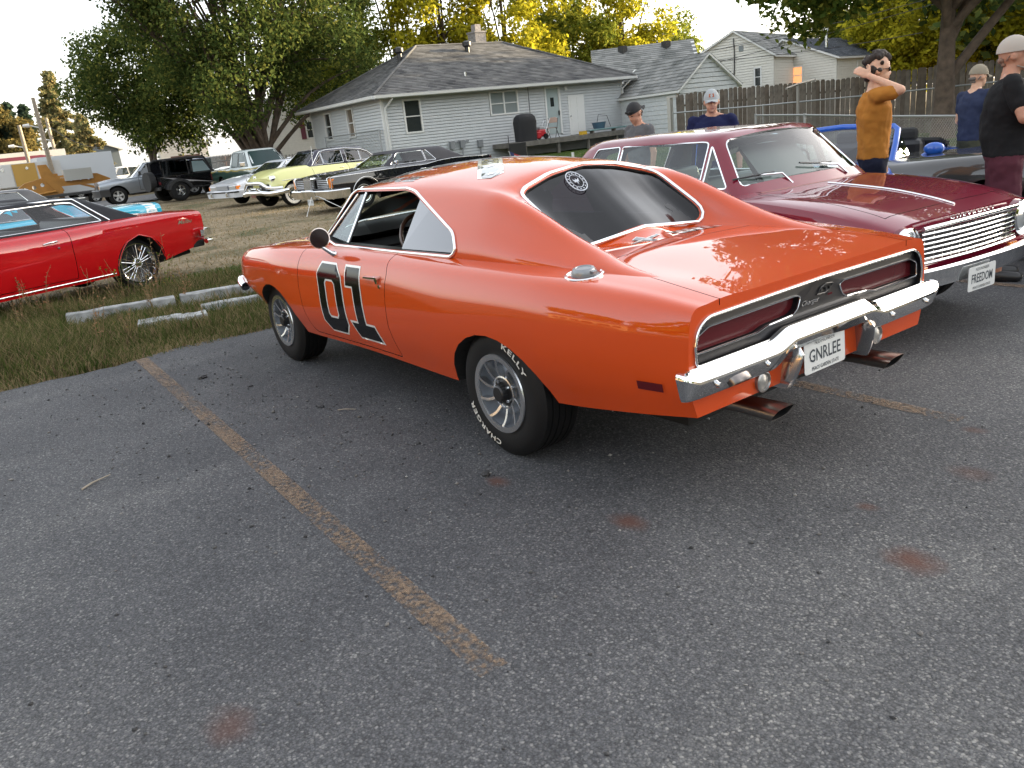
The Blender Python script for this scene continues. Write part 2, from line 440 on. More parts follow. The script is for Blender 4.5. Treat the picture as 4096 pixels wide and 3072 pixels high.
# ------------------------------------------------------------------ wheels
rim_dark = mat('rim_charcoal', (.06, .065, .075), rough=.3, metal=.6, coat=.5)
dish_m = mat('dish_grey', (.20, .22, .25), rough=.35, metal=.5, coat=.4)
hub_black = mat('hub_black', (.012, .012, .013), rough=.35)
whitewall_m = mat('whitewall', (.6, .59, .55), rough=.6)
steel_paint = mat('steel_wheel_silver', (.5, .5, .5), rough=.35, metal=.7)
wheel_cache = {}
def wheel_meshes(style, R, W, rr):
    """tyre radius R, width W, rim radius rr; outer face towards +y, outer plane of tyre at y=0"""
    key = (style, R, W, rr)
    if key in wheel_cache: return wheel_cache[key]
    out = []
    t = MB(); sh = min(.03, W*.15)
    prof = [(rr-.004, -.028), (rr+.002, -.008), (rr+.016, -.004), (rr+(R-rr)*.35, -.001), (rr+(R-rr)*.62, -.002), (R-.035, -.008), (R-.018, -.018), (R-.006, -.032)]
    tread = []
    ng = 5; a = .034; b = W-.034; seg = (b-a)/ng
    for i in range(ng):
        y0 = a+i*seg; tread += [(R, -(y0+.002)), (R, -(y0+seg-.008))]
        if i < ng-1: tread += [(R-.008, -(y0+seg-.007)), (R-.008, -(y0+seg+.001))]
    prof += tread + [(R-.006, -(W-.032)), (R-.035, -(W-.008)), (rr+.02, -(W-.002)), (rr-.004, -(W-.02))]
    t.lathe(prof, n=64)
    me = t.mesh('tyre', [rubber, whitewall_m], 40, fix=True); out.append(('tyre', me))
    d = MB(); lip = [(rr-.004, -.03), (rr+.004, -.006), (rr+.001, .002), (rr-.006, .002)]
    if style == 'turbine':
        m1 = MB(); m1.lathe([(rr-.004, -.03), (rr+.004, -.004), (rr+.001, .003), (rr-.027, .001), (rr-.029, -.012)], n=64)
        out.append(('rim_lip', m1.mesh('rim_lip', [alu], 35, fix=True)))
        m2 = MB(); m2.lathe([(rr-.029, -.010), (rr-.034, -.045), (rr-.05, -.075), (.085, -.082), (.082, -.04)], n=64)
        out.append(('dish', m2.mesh('dish', [dish_m], 45, fix=True)))
        m3 = MB()
        for k in range(1):
            A0 = .12; L = []
            for i in range(9):
                u = i/8; r = .072+(rr-.028-.072)*u; A = A0+.20*u*u; y = -.032+.030*u
                L.append((r, A, y))
            for i in range(8):
                q = []
                r0, A_0, y0 = L[i]; r1, A_1, y1 = L[i+1]
                w0 = .0075/r0; w1 = .0075/r1
                def P(r, A, y): return (r*math.cos(A), y, r*math.sin(A))
                v = [P(r0, A_0-w0, y0), P(r0, A_0+w0, y0), P(r1, A_1+w1, y1), P(r1, A_1-w1, y1)]
                vb = [P(r0, A_0-w0, y0-.035), P(r0, A_0+w0, y0-.035), P(r1, A_1+w1, y1-.035), P(r1, A_1-w1, y1-.035)]
                m3.add(v+vb, [(0, 1, 2, 3), (0, 4, 5, 1), (2, 6, 7, 3), (1, 5, 6, 2), (0, 3, 7, 4)], 0)
        out.append(('spoke*10', m3.mesh('spoke', [alu], None, fix=True)))
        m4 = MB(); m4.lathe([(.086, -.05), (.086, -.028), (.078, -.026), (.074, -.034)], n=40)
        out.append(('hub_ring', m4.mesh('hub_ring', [alu], 35, fix=True)))
        m5 = MB(); m5.lathe([(.075, -.034), (.06, -.03), (.045, -.03), (.043, .004), (.036, .010), (.0005, .011)], n=32)
        for k in range(5):
            A = 2*PI*k/5; m5.tube([(.058*math.cos(A), -.03, .058*math.sin(A)), (.058*math.cos(A), -.012, .058*math.sin(A))], .008, 6, mi=1)
        for k in range(16):
            A = 2*PI*k/16; m5.box((.042, -.028, -.002), (.046, .002, .002), M=Matrix.Rotation(A, 4, 'Y'))
        out.append(('hub_cap', m5.mesh('hub_cap', [hub_black, chrome], 35, fix=True)))
    else:
        m1 = MB(); m1.lathe([(rr-.006, -.05), (rr+.004, -.006), (rr+.001, .003), (rr-.012, .001), (rr-.02, -.02), (rr-.03, -.06)], n=48)
        out.append(('rim_lip', m1.mesh('rim_lip', [chrome if style != 'steel' else steel_paint], 35, fix=True)))
        if style == 'whitewall':
            mw = MB(); w = (R-rr); mw.lathe([(rr+.006, .001), (rr+.012, .0035), (rr+w*.55, .0035), (rr+w*.58, -.001)], n=48); out.append(('whitewall', mw.mesh('whitewall', [whitewall_m], 35, fix=True)))
            m2 = MB(); m2.lathe([(rr-.015, -.015), (rr*.85, -.002), (rr*.8, .012), (rr*.62, .002), (rr*.55, .012), (rr*.4, .004), (rr*.3, .022), (rr*.2, .03), (.0005, .034)], n=40)
            out.append(('hubcap', m2.mesh('hubcap', [chrome], 60, fix=True)))
        elif style == 'thinwall':
            mw = MB(); mw.lathe([(rr+.028, .0), (rr+.030, .002), (rr+.042, .002), (rr+.044, -.001)], n=48); out.append(('whitewall', mw.mesh('whitewall', [whitewall_m], 35, fix=True)))
            m2 = MB(); m2.lathe([(rr-.01, -.01), (rr*.8, .006), (rr*.45, -.006), (rr*.4, .01), (.0005, .014)], n=40); out.append(('hubcap', m2.mesh('hubcap', [chrome], 60, fix=True)))
        else:
            n = {'five': 5, 'wire': 10, 'steel': 5, 'jeep': 5, 'mag': 5}[style]
            m2 = MB(); m2.lathe([(rr-.02, -.07), (rr*.55, -.10), (.0005, -.10)], n=40); out.append(('rim_back', m2.mesh('rim_back', [hub_black], 60, fix=True)))
            m3 = MB(); ww = {'five': .032, 'wire': .010, 'steel': .048, 'jeep': .036, 'mag': .03}[style]
            for k in range(1):
                A = PI/2
                Mr = Matrix.Rotation(-A, 4, 'Y')
                r0, r1 = rr*.18, rr-.008
                if style == 'wire':
                    for s_ in (-1, 1): m3.tube([Mr @ Vector((rr*.2, -.012, s_*.012)), Mr @ Vector((r1, -.018, s_*.026))], .006, 6)
                else:
                    v = [(r0, -.02, -ww*.8), (r0, -.02, ww*.8), (r1, -.012, ww), (r1, -.012, -ww), (r0, -.06, -ww), (r0, -.06, ww), (r1, -.05, ww*1.2), (r1, -.05, -ww*1.2)]
                    m3.add([Mr @ Vector(p) for p in v], [(0, 1, 2, 3), (0, 4, 5, 1), (2, 6, 7, 3), (1, 5, 6, 2), (0, 3, 7, 4)])
            hb = MB(); hb.lathe([(rr*.27, -.05), (rr*.27, -.016), (rr*.2, -.008), (rr*.17, .004), (.0005, .008)], n=24)
            sm_ = [chrome if style in ('wire', 'mag') else alu if style in ('five', 'jeep') else steel_paint]; out.append(('spoke*%d' % n, m3.mesh('spoke', sm_, 40, fix=True))); out.append(('hub', hb.mesh('hub', sm_, 40, fix=True)))
    wheel_cache[key] = out
    return out
def add_wheel(car, x, y, R, W, rr, style, extra=None, lean=0, steer=0):
    w = bpy.data.objects.new('wheel', None); COL.objects.link(w); w.parent = car; w.empty_display_size = .1
    w.location = (x, y, R); w.rotation_euler = (0, 0, steer + (0 if y > 0 else PI))
    for nm, me in wheel_meshes(style, R, W, rr):
        n = int(nm.split('*')[1]) if '*' in nm else 1
        for k in range(n): link(nm.split('*')[0], me, None, w).rotation_euler = (0, 2*PI*k/n, 0)
    return w
def arc_cutter(xs, R_, y0=.5, y1=1.4, zc=.33, ez=1.0, n=28, flat=None):
    m = MB()
    for x in xs:
        for s in (1, -1):
            P = [(x+R_*math.cos(2*PI*k/n), s*y0, zc+R_*ez*math.sin(2*PI*k/n)) for k in range(n)]
            m.prism(P, (0, s*(y1-y0), 0))
    return cutmesh(m, [under])
def plate(parent, fn, top, mid, bot, w=.305, h=.152, name='licence_plate'):
    """fn(a,b,d): a across, b up, d outwards"""
    out = fillet([(-w/2, -h/2), (w/2, -h/2), (w/2, h/2), (-w/2, h/2)], .016)
    m = MB(); m.prism([fn(a, b, 0) for a, b in out], tuple(Vector(fn(0, 0, .003))-Vector(fn(0, 0, 0))))
    pl = m.build(name, [plate_white], parent, fix=True)
    def T(s, cy, hh, ww, **k): text_on(s, lambda a, b: fn(a, b+cy, .0042), [plate_ink], 'plate_lettering', pl, w=ww, h=hh, **k)
    if top: T(top, h*.36, .018, .15)
    if mid: T(mid, .0, .058, .235, bold=.012)
    if bot: T(bot, -h*.38, .017, .20, bold=.01)
    return pl

# ------------------------------------------------------------------ the orange coupe (world frame = its own frame)
def spaced(keys, n):
    out = []
    for i in range(len(keys)-1):
        k = max(1, int(round((keys[i+1]-keys[i])/n)));
        for j in range(k): out.append(keys[i]+(keys[i+1]-keys[i])*j/k)
    return out+[keys[-1]]
def build_hero():
    car = thing('muscle_car', 'orange muscle coupe with black 01 on its door, in the foreground bay', 'car')
    orange = paint('orange_paint', (.47, .050, .002), rough=.45)
    r = [
     rail([(-1.2, 0, .45), (-.5, 0, .32), (.4, 0, .26), (2.4, 0, .26), (3.2, 0, .34), (3.8, 0, .50)], sharp=True, n=3),
     rail([(-1.2, .83, .45), (-.9, .865, .415), (-.5, .88, .37), (.3, .885, .315), (1.5, .875, .325), (2.4, .885, .32), (3.2, .87, .43), (3.8, .77, .53)], sharp=True, n=5),
     rail([(-1.2, .865, .56), (-.9, .91, .55), (-.4, .95, .54), (.4, .945, .50), (1.3, .925, .49), (2.4, .945, .48), (3.2, .93, .56), (3.7, .87, .6), (3.8, .80, .61)], n=5),
     rail([(-1.2, .868, .70), (-.9, .925, .72), (-.3, .972, .72), (.4, .965, .70), (1.2, .938, .70), (2.0, .945, .70), (2.7, .962, .70), (3.3, .93, .70), (3.7, .87, .71), (3.8, .80, .71)], n=5),
     rail([(-1.2, .86, .80), (-.9, .905, .84), (-.3, .952, .855), (.4, .942, .845), (1.2, .922, .85), (2.0, .925, .86), (2.7, .94, .86), (3.3, .91, .83), (3.7, .85, .79), (3.8, .785, .78)], n=5),
     rail([(-1.2, .835, .87), (-.9, .86, .905), (-.3, .90, .935), (.4, .895, .93), (1.2, .885, .925), (2.0, .885, .925), (2.7, .89, .92), (3.3, .86, .885), (3.7, .80, .84), (3.8, .74, .82)], n=5),
     rail([(-1.2, .74, .888), (-.9, .76, .925), (-.3, .79, .958), (.4, .80, .965), (1.2, .805, .967), (2.0, .80, .965), (2.7, .78, .94), (3.3, .74, .90), (3.7, .69, .85), (3.8, .64, .835)], n=6),
     rail([(-1.2, .45, .892), (-.9, .45, .93), (-.3, .45, .975), (.4, .45, .96), (1.2, .5, .955), (2.0, .5, .97), (2.7, .45, .945), (3.3, .45, .91), (3.7, .42, .855), (3.8, .4, .84)], n=6),
     rail([(-1.2, 0, .892), (-.9, 0, .935), (-.3, 0, .985), (.4, 0, .96), (1.2, 0, .955), (2.0, 0, .98), (2.6, 0, .965), (3.3, 0, .925), (3.7, 0, .865), (3.8, 0, .845)]),
    ]
    X = spaced([-1.2, -1.17, -1.1, -.9, -.5, .5, 1.5, 2.5, 3.5, 3.7, 3.77, 3.8], .07)
    # soften the tail and nose rims slightly
    body0 = loft(X, r, 'body', 30, [orange])
    S = Surf(body0)
    # ---- upper shell: roof, sail panels and deck saddle
    u = [
     rail([(-.9, .0, .86), (2.5, .0, .86)], sharp=True, n=2),
     rail([(-.9, .66, .86), (-.4, .73, .86), (.4, .775, .87), (2.5, .76, .87)], sharp=True, n=2),
     rail([(-.9, .685, .918), (-.6, .715, .945), (-.3, .745, .965), (0, .775, .975), (.5, .795, .985), (1.2, .80, .98), (1.9, .80, .98), (2.2, .79, .985), (2.5, .77, .95)], sharp=False, n=5),
     rail([(-.9, .65, .924), (-.6, .68, .975), (-.3, .695, 1.03), (0, .715, 1.09), (.3, .725, 1.14), (.6, .722, 1.15), (1.2, .715, 1.15), (1.85, .705, 1.15), (2.12, .755, 1.01), (2.5, .745, .955)], n=5),
     rail([(-.9, .62, .928), (-.65, .625, .972), (-.5, .622, 1.015), (-.3, .615, 1.085), (-.1, .61, 1.165), (.1, .607, 1.24), (.3, .605, 1.285), (.6, .603, 1.30), (1.1, .60, 1.31), (1.5, .598, 1.318), (1.87, .585, 1.312), (2.15, .74, 1.02), (2.5, .72, .96)], sharp=False, n=4),
     rail([(-.9, .58, .90), (-.65, .575, .955), (-.5, .57, 1.005), (-.3, .555, 1.062), (-.1, .558, 1.15), (.1, .556, 1.228), (.3, .556, 1.290), (.6, .535, 1.325), (1.1, .52, 1.345), (1.5, .52, 1.345), (1.87, .50, 1.325), (2.15, .68, 1.02), (2.5, .64, .965)], n=3),
     rail([(-.9, .52, .86), (-.65, .52, .88), (-.52, .51, .93), (-.44, .505, .966), (-.3, .505, .985), (-.19, .52, 1.015), (-.1, .518, 1.075), (.1, .51, 1.195), (.3, .50, 1.300), (.38, .48, 1.322), (.6, .44, 1.348), (1.1, .42, 1.372), (1.5, .42, 1.37), (1.87, .40, 1.338), (2.15, .58, 1.035, .07), (2.5, .5, .97, .05)], n=5),
     rail([(-.9, 0, .86), (-.65, 0, .88), (-.52, 0, .93), (-.44, 0, .980), (-.3, 0, .991), (-.19, 0, 1.015), (-.1, 0, 1.08), (.1, 0, 1.225), (.3, 0, 1.365), (.38, 0, 1.378), (.6, 0, 1.405), (1.1, 0, 1.425), (1.5, 0, 1.415), (1.87, 0, 1.365), (2.15, 0, 1.06, .16), (2.5, 0, .98, .08)]),
    ]
    XU = spaced([-.9, -.65, -.5, -.3, -.19, -.1, .1, .3, .38, .6, 1.1, 1.5, 1.8, 1.87, 2.0, 2.15, 2.2, 2.5], .05)
    up0 = loft(XU, u, 'upper', 38, [orange]); SU = Surf(up0)
    # glass shell just under the upper surface
    def shell(me, a, b):
        v = [q.co.copy() for q in me.vertices]; nr = [q.normal.copy() for q in me.vertices]; f = [tuple(p.vertices) for p in me.polygons]; n = len(v)
        return mesh_from('shell', [p-m_*a for p, m_ in zip(v, nr)]+[p-m_*b for p, m_ in zip(v, nr)], f+[tuple(i+n for i in q[::-1]) for q in f], [glass_clear])
    gshell = shell(up0, .012, .016)
    # ---- cavity
    cv = [
     rail([(-.15, 0, .5), (2.3, 0, .5)], sharp=True, n=1),
     rail([(-.15, .60, .5), (.3, .72, .5), (2.3, .72, .5)], sharp=True, n=1),
     rail([(-.15, .48, .955), (.15, .60, .955), (.4, .745, .955), (2.1, .745, .955), (2.3, .70, .93)], sharp=True, n=2),
     rail([(-.15, .46, .965), (.1, .48, 1.14), (.3, .52, 1.25), (.6, .555, 1.262), (1.2, .558, 1.27), (1.80, .545, 1.27), (2.1, .68, .975), (2.3, .65, .94)], sharp=True, n=3),
     rail([(-.15, 0, .965), (.1, 0, 1.17), (.3, 0, 1.32), (.6, 0, 1.36), (1.2, 0, 1.378), (1.80, 0, 1.325), (2.1, 0, 1.0), (2.3, 0, .94)]),
    ]
    cav = loft(spaced([-.15, .1, .3, .6, 1.2, 1.8, 2.1, 2.3], .15), cv, 'cavity', mats=[black_in], smooth=False)
    body = bool_mesh(body0, cav); upper = bool_mesh(up0, cav)
    # ---- wheel wells
    body = bool_mesh(body, arc_cutter([0], .435, .45, 1.4, .255, .90)); body = bool_mesh(body, arc_cutter([2.86], .42, .45, 1.4, .255, .95))
    # ---- side windows
    win = fillet([(1.865, 1.297), (1.2, 1.302), (1.06, 1.285), (.50, 1.085), (.455, 1.01), (.50, .985), (1.06, .982), (1.9, .982), (2.10, 1.02)], [.03, 0, .12, .06, .05, .05, 0, .0, .02])
    m = MB()
    for s in (1, -1): m.prism([(x, s*.45, z) for x, z in win], (0, s*.6, 0))
    upper = bool_mesh(upper, cutmesh(m, [black_trim]))
    # windscreen and backlight openings
    ws = [(1.93, .515, 1.27), (1.93, -.515, 1.27), (2.16, -.66, 1.03), (2.30, -.4, 1.035), (2.36, 0, 1.04), (2.30, .4, 1.035), (2.16, .66, 1.03)]
    ws = [(1.925, .50, 1.285), (1.925, 0, 1.33), (1.925, -.50, 1.285), (2.13, -.665, 1.04), (2.23, -.4, 1.045), (2.29, 0, 1.06), (2.23, .4, 1.045), (2.13, .665, 1.04)]
    wd = Vector((.80, 0, .60))
    ws = [SU.bvh.ray_cast(Vector(p)+wd*.5, -wd)[0] or Vector(p) for p in ws]
    m = MB(); m.prism([Vector(p)-wd*.34 for p in ws], wd*.40); wcut = cutmesh(m, [black_trim])
    upper = bool_mesh(upper, wcut)
    bl2 = fillet([(-.495, 1.278), (-.44, 1.305), (-.25, 1.335), (0, 1.348), (.25, 1.335), (.44, 1.305), (.495, 1.278), (.50, 1.04), (0, 1.045), (-.50, 1.04)], [.03, .03, .03, 0, .03, .03, .03, .06, 0, .06], 4)
    def blp(y, z, off=0):   # point of the backlight surface seen from behind
        x = np.interp(z, [.985, 1.015, 1.08, 1.22, 1.36], [-.3, -.19, -.1, .1, .3]); return Vector((float(x), y, z))
    bd = Vector((-.57, 0, .82))
    m = MB(); m.prism([blp(y, z)-bd*.06 for y, z in bl2], bd*.11); bcut = cutmesh(m, [black_trim])
    upper = bool_mesh(upper, bcut)
    # ---- doors
    door = fillet([(1.045, .93), (1.02, .86), (1.05, .70), (1.06, .55), (1.02, .355), (2.25, .355), (2.285, .52), (2.30, .70), (2.27, .93)], [0, 0, 0, 0, .02, .05, 0, 0, 0])
    doors = []
    door[0:1] = []
    door = [(1.05, .985)]+[q for q in door if q[1] < .925]+[(2.25, .985)]
    for s in (1, -1):
        body, d = split_part(body, door, lambda x, z, s=s: (x, s*.80, z), (0, s*.4, 0), .003); doors.append(d)
    # ---- trunk lid
    tl = fillet([(-1.4, .69), (-.98, .675), (-.44, .60), (-.44, -.60), (-.98, -.675), (-1.4, -.69)], [0, .05, .08, .08, .05, 0])
    body, lid = split_part(body, tl, lambda x, y: (x, y, .868), (0, 0, .4), .0025)
    # ---- tail recess
    rec = fillet([(-.83, .655), (.83, .655), (.835, .73), (.815, .80), (.76, .838), (0, .848), (-.76, .838), (-.815, .80), (-.835, .73)], [.02, .02, 0, .03, .05, 0, .05, .03, 0])
    m = MB(); m.prism([(-1.3, y, z) for y, z in rec], (.19, 0, 0)); rc = cutmesh(m, [black_satin])
    body = bool_mesh(body, rc)
    try: lid = bool_mesh(lid, rc)
    except Exception: pass
    for me in [body, lid]+doors: S.fix_normals(me)
    SU.fix_normals(upper)
    bo = link('body', body, None, car); uo = link('roof', upper, None, car); link('trunk_lid', lid, None, car)
    def gsurf(a, b):
        p = blp(a, b); h = SU.bvh.ray_cast(p+bd*.3, -bd)[0]; return (h or p)-bd*.012
    drape([offset_poly(bl2, -.012)], gsurf, [glass_dark], 'rear_window', car, .03)
    def wsurf(a, b):
        p = Vector((2.1, a, b)); h = SU.bvh.ray_cast(p+wd*.6, -wd)[0]; return h-wd*.010 if h else None
    drape([offset_poly([(v.y, v.z-.0) for v in [Vector((0, p.y, (p-wd*((p.x-2.1)/wd.x)).z)) for p in ws]], -.012)], wsurf, [glass_clear], 'windscreen', car, .03)
    dobs = []
    for s, d in zip((1, -1), doors): dobs.append(link('door', d, None, car))
    # quarter glass (raised, silver-grey reflecting) in the rear half of each side window
    qg = mat('quarter_glass', (.10, .12, .13), rough=.04, coat=1, metal=0); qg = glassmat('quarter_glass', (.12, .14, .15), 2.3, .0, 2.2)
    for s in (1, -1):
        P = [(1.06, .985), (1.035, 1.28), (.86, 1.235), (.51, 1.085), (.47, 1.01), (.51, .99)]
        m = MB(); m.prism([(x, s*(np.interp(z, [.98, 1.15, 1.3], [.775, .69, .585])), z) for x, z in P], (0, -s*.004, 0)); m.build('quarter_glass', [qg], car, fix=True)
    # ---- window trim
    def wtrim(s, off=.004):
        pts = []
        for x, z in offset_poly(win, -.012):
            p = SU.side(x, z, s)
            if p is None: p = Vector((x, s*.79, z))
            pts.append(p+Vector((0, s*off, 0)))
        return pts
    for s in (1, -1):
        m = MB(); m.tube(wtrim(s), .0095, 8, closed=True); m.tube([p+Vector((0, -s*.016, -.011 if p.z > 1.2 else 0)) for p in wtrim(s)], .006, 6, closed=True); m.build('window_trim', [chrome], car, smooth=60, fix=True)
        # vent window post and A pillar bar
        m = MB(); a = Vector((1.76, s*.775, .99)); b = Vector((1.725, s*.605, 1.29)); m.tube([a, b], .009, 8); m.tube([Vector((1.74, s*.775, .99)), Vector((1.705, s*.605, 1.29))], .006, 6, mi=1)
        m.tube([Vector((2.04, s*.765, 1.03)), Vector((1.84, s*.607, 1.28))], .010, 8); m.build('vent_post', [chrome, black_trim], car, smooth=60, fix=True)
        m = MB(); m.prism([(1.77, s*.772, .99), (1.735, s*.607, 1.28), (1.84, s*.607, 1.275), (2.02, s*.765, 1.02)], (0, -s*.004, 0)); m.build('vent_glass', [glass_clear], car, fix=True)
    # backlight trim
    pts = []
    for y, z in offset_poly(bl2, -.012):
        b = blp(y, z); h = SU.bvh.ray_cast(b+bd*.3, -bd)[0]; pts.append((h or b)+bd*.003)
    m = MB(); m.tube(pts, .0105, 8, closed=True); m.build('rear_window_trim', [chrome], car, smooth=60, fix=True)
    m = MB(); m.tube([SU.bvh.ray_cast(Vector(p)+wd*.3, -wd)[0] or Vector(p) for p in ws], .009, 8, closed=True); m.build('windscreen_trim', [chrome], car, smooth=60, fix=True)
    # round sticker inside the rear window
    def blproj(cx, cz, s_=1):
        def f(a, b):
            p = blp(cx+a, cz+b*.8); h = SU.bvh.ray_cast(p+bd*.3, -bd)[0]; return (h+bd*-.006) if h else None
        return f
    seal_m = mat('sticker_grey', (.42, .45, .5), rough=.4)
    f = blproj(.135, 1.285)
    circ = lambda r_, n=28: [(r_*math.cos(2*PI*k/n), r_*math.sin(2*PI*k/n)) for k in range(n)]
    def f2(a, b):
        p = f(a, b); return p+bd*.009 if p else None
    st = drape([circ(.055)], f2, [seal_m], 'window_sticker', car, .02, holes=[circ(.050)])
    drape([circ(.036)], f2, [seal_m], 'window_sticker', car, .02, holes=[circ(.033)])
    drape([[(-.02, .012), (-.004, .004), (0, .014), (.004, .004), (.02, .012), (.012, -.008), (.004, -.004), (0, -.02), (-.004, -.004), (-.012, -.008)]], f2, [seal_m], 'window_sticker', car, .02)
    for k in range(14):
        A = 2*PI*k/14; c = (.043*math.cos(A), .043*math.sin(A)); drape([[(c[0]-.003, c[1]-.003), (c[0]+.003, c[1]-.003), (c[0]+.003, c[1]+.003), (c[0]-.003, c[1]+.003)]], f2, [seal_m], 'window_sticker', car, .02)
    # ---- interior
    m = MB(); m.box((1.75, -.7, .62), (2.2, .7, .93)); m.box((1.62, -.7, .80), (2.2, .7, .915)); m.build('dashboard', [black_in], car)
    seat_m = mat('seat_vinyl', (.012, .012, .013), rough=.5)
    for y in (.36, -.36):
        m = MB(); m.box((.75, y-.25, .5), (1.25, y+.25, .62)); m.add([(.72, y-.25, .6), (.72, y+.25, .6), (.55, y+.24, 1.03), (.55, y-.24, 1.03), (.84, y-.25, .6), (.84, y+.25, .6), (.64, y+.22, 1.04), (.64, y-.22, 1.04)], [(0, 1, 2, 3), (4, 7, 6, 5), (0, 4, 5, 1), (2, 6, 7, 3), (0, 3, 7, 4), (1, 5, 6, 2)]); o = m.build('seat', [seat_m], car, fix=True)
        bv = o.modifiers.new('b', 'BEVEL'); bv.width = .03; bv.segments = 2
    swc = Vector((1.42, .37, .955)); ax = Vector((-.88, 0, .47)).normalized(); e1 = Vector((0, 1, 0)); e2 = ax.cross(e1).normalized()
    wood = mat('wheel_rim_wood', (.05, .022, .012), rough=.3, coat=.6)
    m = MB(); m.tube([swc+(e1*math.cos(t)+e2*math.sin(t))*.19 for t in np.linspace(0, 2*PI, 40, endpoint=False)], .014, 8, closed=True); st = m.build('steering_wheel', [wood], car, smooth=60, fix=True)
    m = MB()
    for A in (rad(90), rad(210), rad(330)): m.prism([swc-ax*.03+(e1*math.cos(A)+e2*math.sin(A))*.03+(-e1*math.sin(A)+e2*math.cos(A))*.018, swc-ax*.03+(e1*math.cos(A)+e2*math.sin(A))*.03-(-e1*math.sin(A)+e2*math.cos(A))*.018, swc+(e1*math.cos(A)+e2*math.sin(A))*.185-(-e1*math.sin(A)+e2*math.cos(A))*.012, swc+(e1*math.cos(A)+e2*math.sin(A))*.185+(-e1*math.sin(A)+e2*math.cos(A))*.012], tuple(ax*.004))
    m.tube([swc-ax*.35, swc-ax*.03], .03, 10, mi=1); m.build('spokes', [black_satin, black_in], st, fix=True)
    m = MB(); m.tube([swc-ax*.03, swc], [.05, .045], 16); m.tube([swc+ax*.001, swc+ax*.004], [.046, .044], 16, mi=1); m.build('horn_button', [black_in, chrome], st, fix=True)
    m = MB(); m.tube([(1.93, 0, 1.30), (1.90, 0, 1.22)], .006, 6); m.box((1.885, -.11, 1.17), (1.905, .11, 1.225)); m.build('interior_mirror', [black_trim], car)
    # ---- wheels
    for x, y in ((0, .925), (0, -.925), (2.972, .87), (2.972, -.87)):
        w = add_wheel(car, x, y, .335, .27 if x == 0 else .25, .203, 'turbine')
        if x == 0 and y > 0:
            def ring(c0):
                def f(a, b):
                    A = c0-a/.26; rr_ = .272+b; return (rr_*math.cos(A), .0035, rr_*math.sin(A))
                return f
            # seen from outside (+y): x forward is left, so angles run clockwise in view
            def word(s, a0, span, hh, flip):
                def fn(a, b):
                    A = a0 + (a/.262)*(1 if not flip else 1); r_ = .268+b
                    return (r_*math.cos(A), .0030, r_*math.sin(A))
                text_on(s, fn, [white_letter], 'tyre_lettering', w, w=span, h=hh, bold=.02, spacing=1.1)
            # from outside +x is to the left: mirror the text by running the angle the other way
            def word2(s, ctr, span, hh):
                def fn(a, b):
                    A = ctr + a/.262; r_ = .27+b
                    return (-r_*math.sin(A), .0030, r_*math.cos(A))
                text_on(s, fn, [white_letter], 'tyre_lettering', w, w=span, h=hh, bold=.02, spacing=1.15)
            word2('KELLY', rad(38), .21, .030); word2('CHARGER', rad(218), .30, .030)
    # ---- 01 on both doors
    Z = [(1.83, .873), (1.69, .873), (1.625, .80), (1.58, .49), (1.63, .42), (1.77, .42), (1.905, .475), (1.97, .69), (1.95, .80)]
    Zh = [(1.80, .755), (1.725, .755), (1.70, .73), (1.665, .545), (1.685, .515), (1.735, .515), (1.795, .54), (1.84, .69), (1.835, .73)]
    # straight-sided numerals on the door
    Z = [(1.90, .872), (1.69, .872), (1.625, .80), (1.625, .485), (1.69, .42), (1.90, .42), (1.965, .485), (1.965, .80)]
    Zh = [(1.845, .775), (1.745, .775), (1.72, .75), (1.72, .54), (1.745, .515), (1.845, .515), (1.87, .54), (1.87, .75)]
    O = [(1.555, .872), (1.36, .872), (1.36, .515), (1.24, .515), (1.20, .42), (1.575, .42), (1.545, .515), (1.46, .515), (1.46, .76), (1.57, .76)]
    O = [(1.545, .872), (1.365, .872), (1.365, .515), (1.255, .515), (1.205, .42), (1.50, .42), (1.555, .515), (1.465, .515), (1.465, .755), (1.555, .755)]
    wh = mat('decal_white', (.62, .62, .6), rough=.3, coat=1); bk = mat('decal_black', (.004, .004, .0045), rough=.12, spec=.3)
    for s in (1, -1):
        mir = (lambda x: x) if s > 0 else (lambda x: 3.17-x)
        pr = lambda off: (lambda a, b: S.side(a, b, s, off))
        t = lambda P: [(mir(x), z) for x, z in P]
        dd = dobs[0 if s > 0 else 1]
        drape([t(offset_poly(Z, -.013))], pr(.0015), [wh], 'number_outline', dd, .03, holes=[t(offset_poly(Zh, .013))])
        drape([t(Z)], pr(.003), [bk], 'number', dd, .03, holes=[t(Zh)])
        drape([t(offset_poly(O, -.013))], pr(.0015), [wh], 'number_outline', dd, .03)
        drape([t(O)], pr(.003), [bk], 'number', dd, .03)
        # handle and lock
        m = MB(); h0 = S.side(1.20, .838, s)
        y = h0.y
        m.prism([(1.09, y+s*.002, .846), (1.09, y+s*.030, .842), (1.26, y+s*.030, .836), (1.29, y+s*.002, .836)], (0, 0, -.010)); m.prism([(1.10, y+s*-.01, .842), (1.145, y-s*.01, .842), (1.13, y-s*.01, .802), (1.105, y-s*.01, .802)], (0, s*.03, 0)); m.build('door_handle', [chrome], dd, fix=True)
        l0 = S.side(1.10, .785, s); m = MB(); m.tube([l0-Vector((0, s*.005, 0)), l0+Vector((0, s*.006, 0))], .012, 12); m.build('lock', [chrome], dd, smooth=40, fix=True)
        b0 = S.side(1.77, .93, s); m = MB()
        hd = Vector((1.80, s*.955, 1.045)); m.tube([b0, b0+Vector((.0, s*.02, .01)), hd+Vector((0, 0, -.05))], [.022, .014, .010], 8)
        dx = Vector((-.985, s*.17, 0)).normalized(); m.tube([hd+Vector((.055, 0, 0)), hd+Vector((.035, 0, 0)), hd, hd+dx*.012], [.028, .055, .068, .068], 24); m.build('door_mirror', [chrome], dd, smooth=40, fix=True)
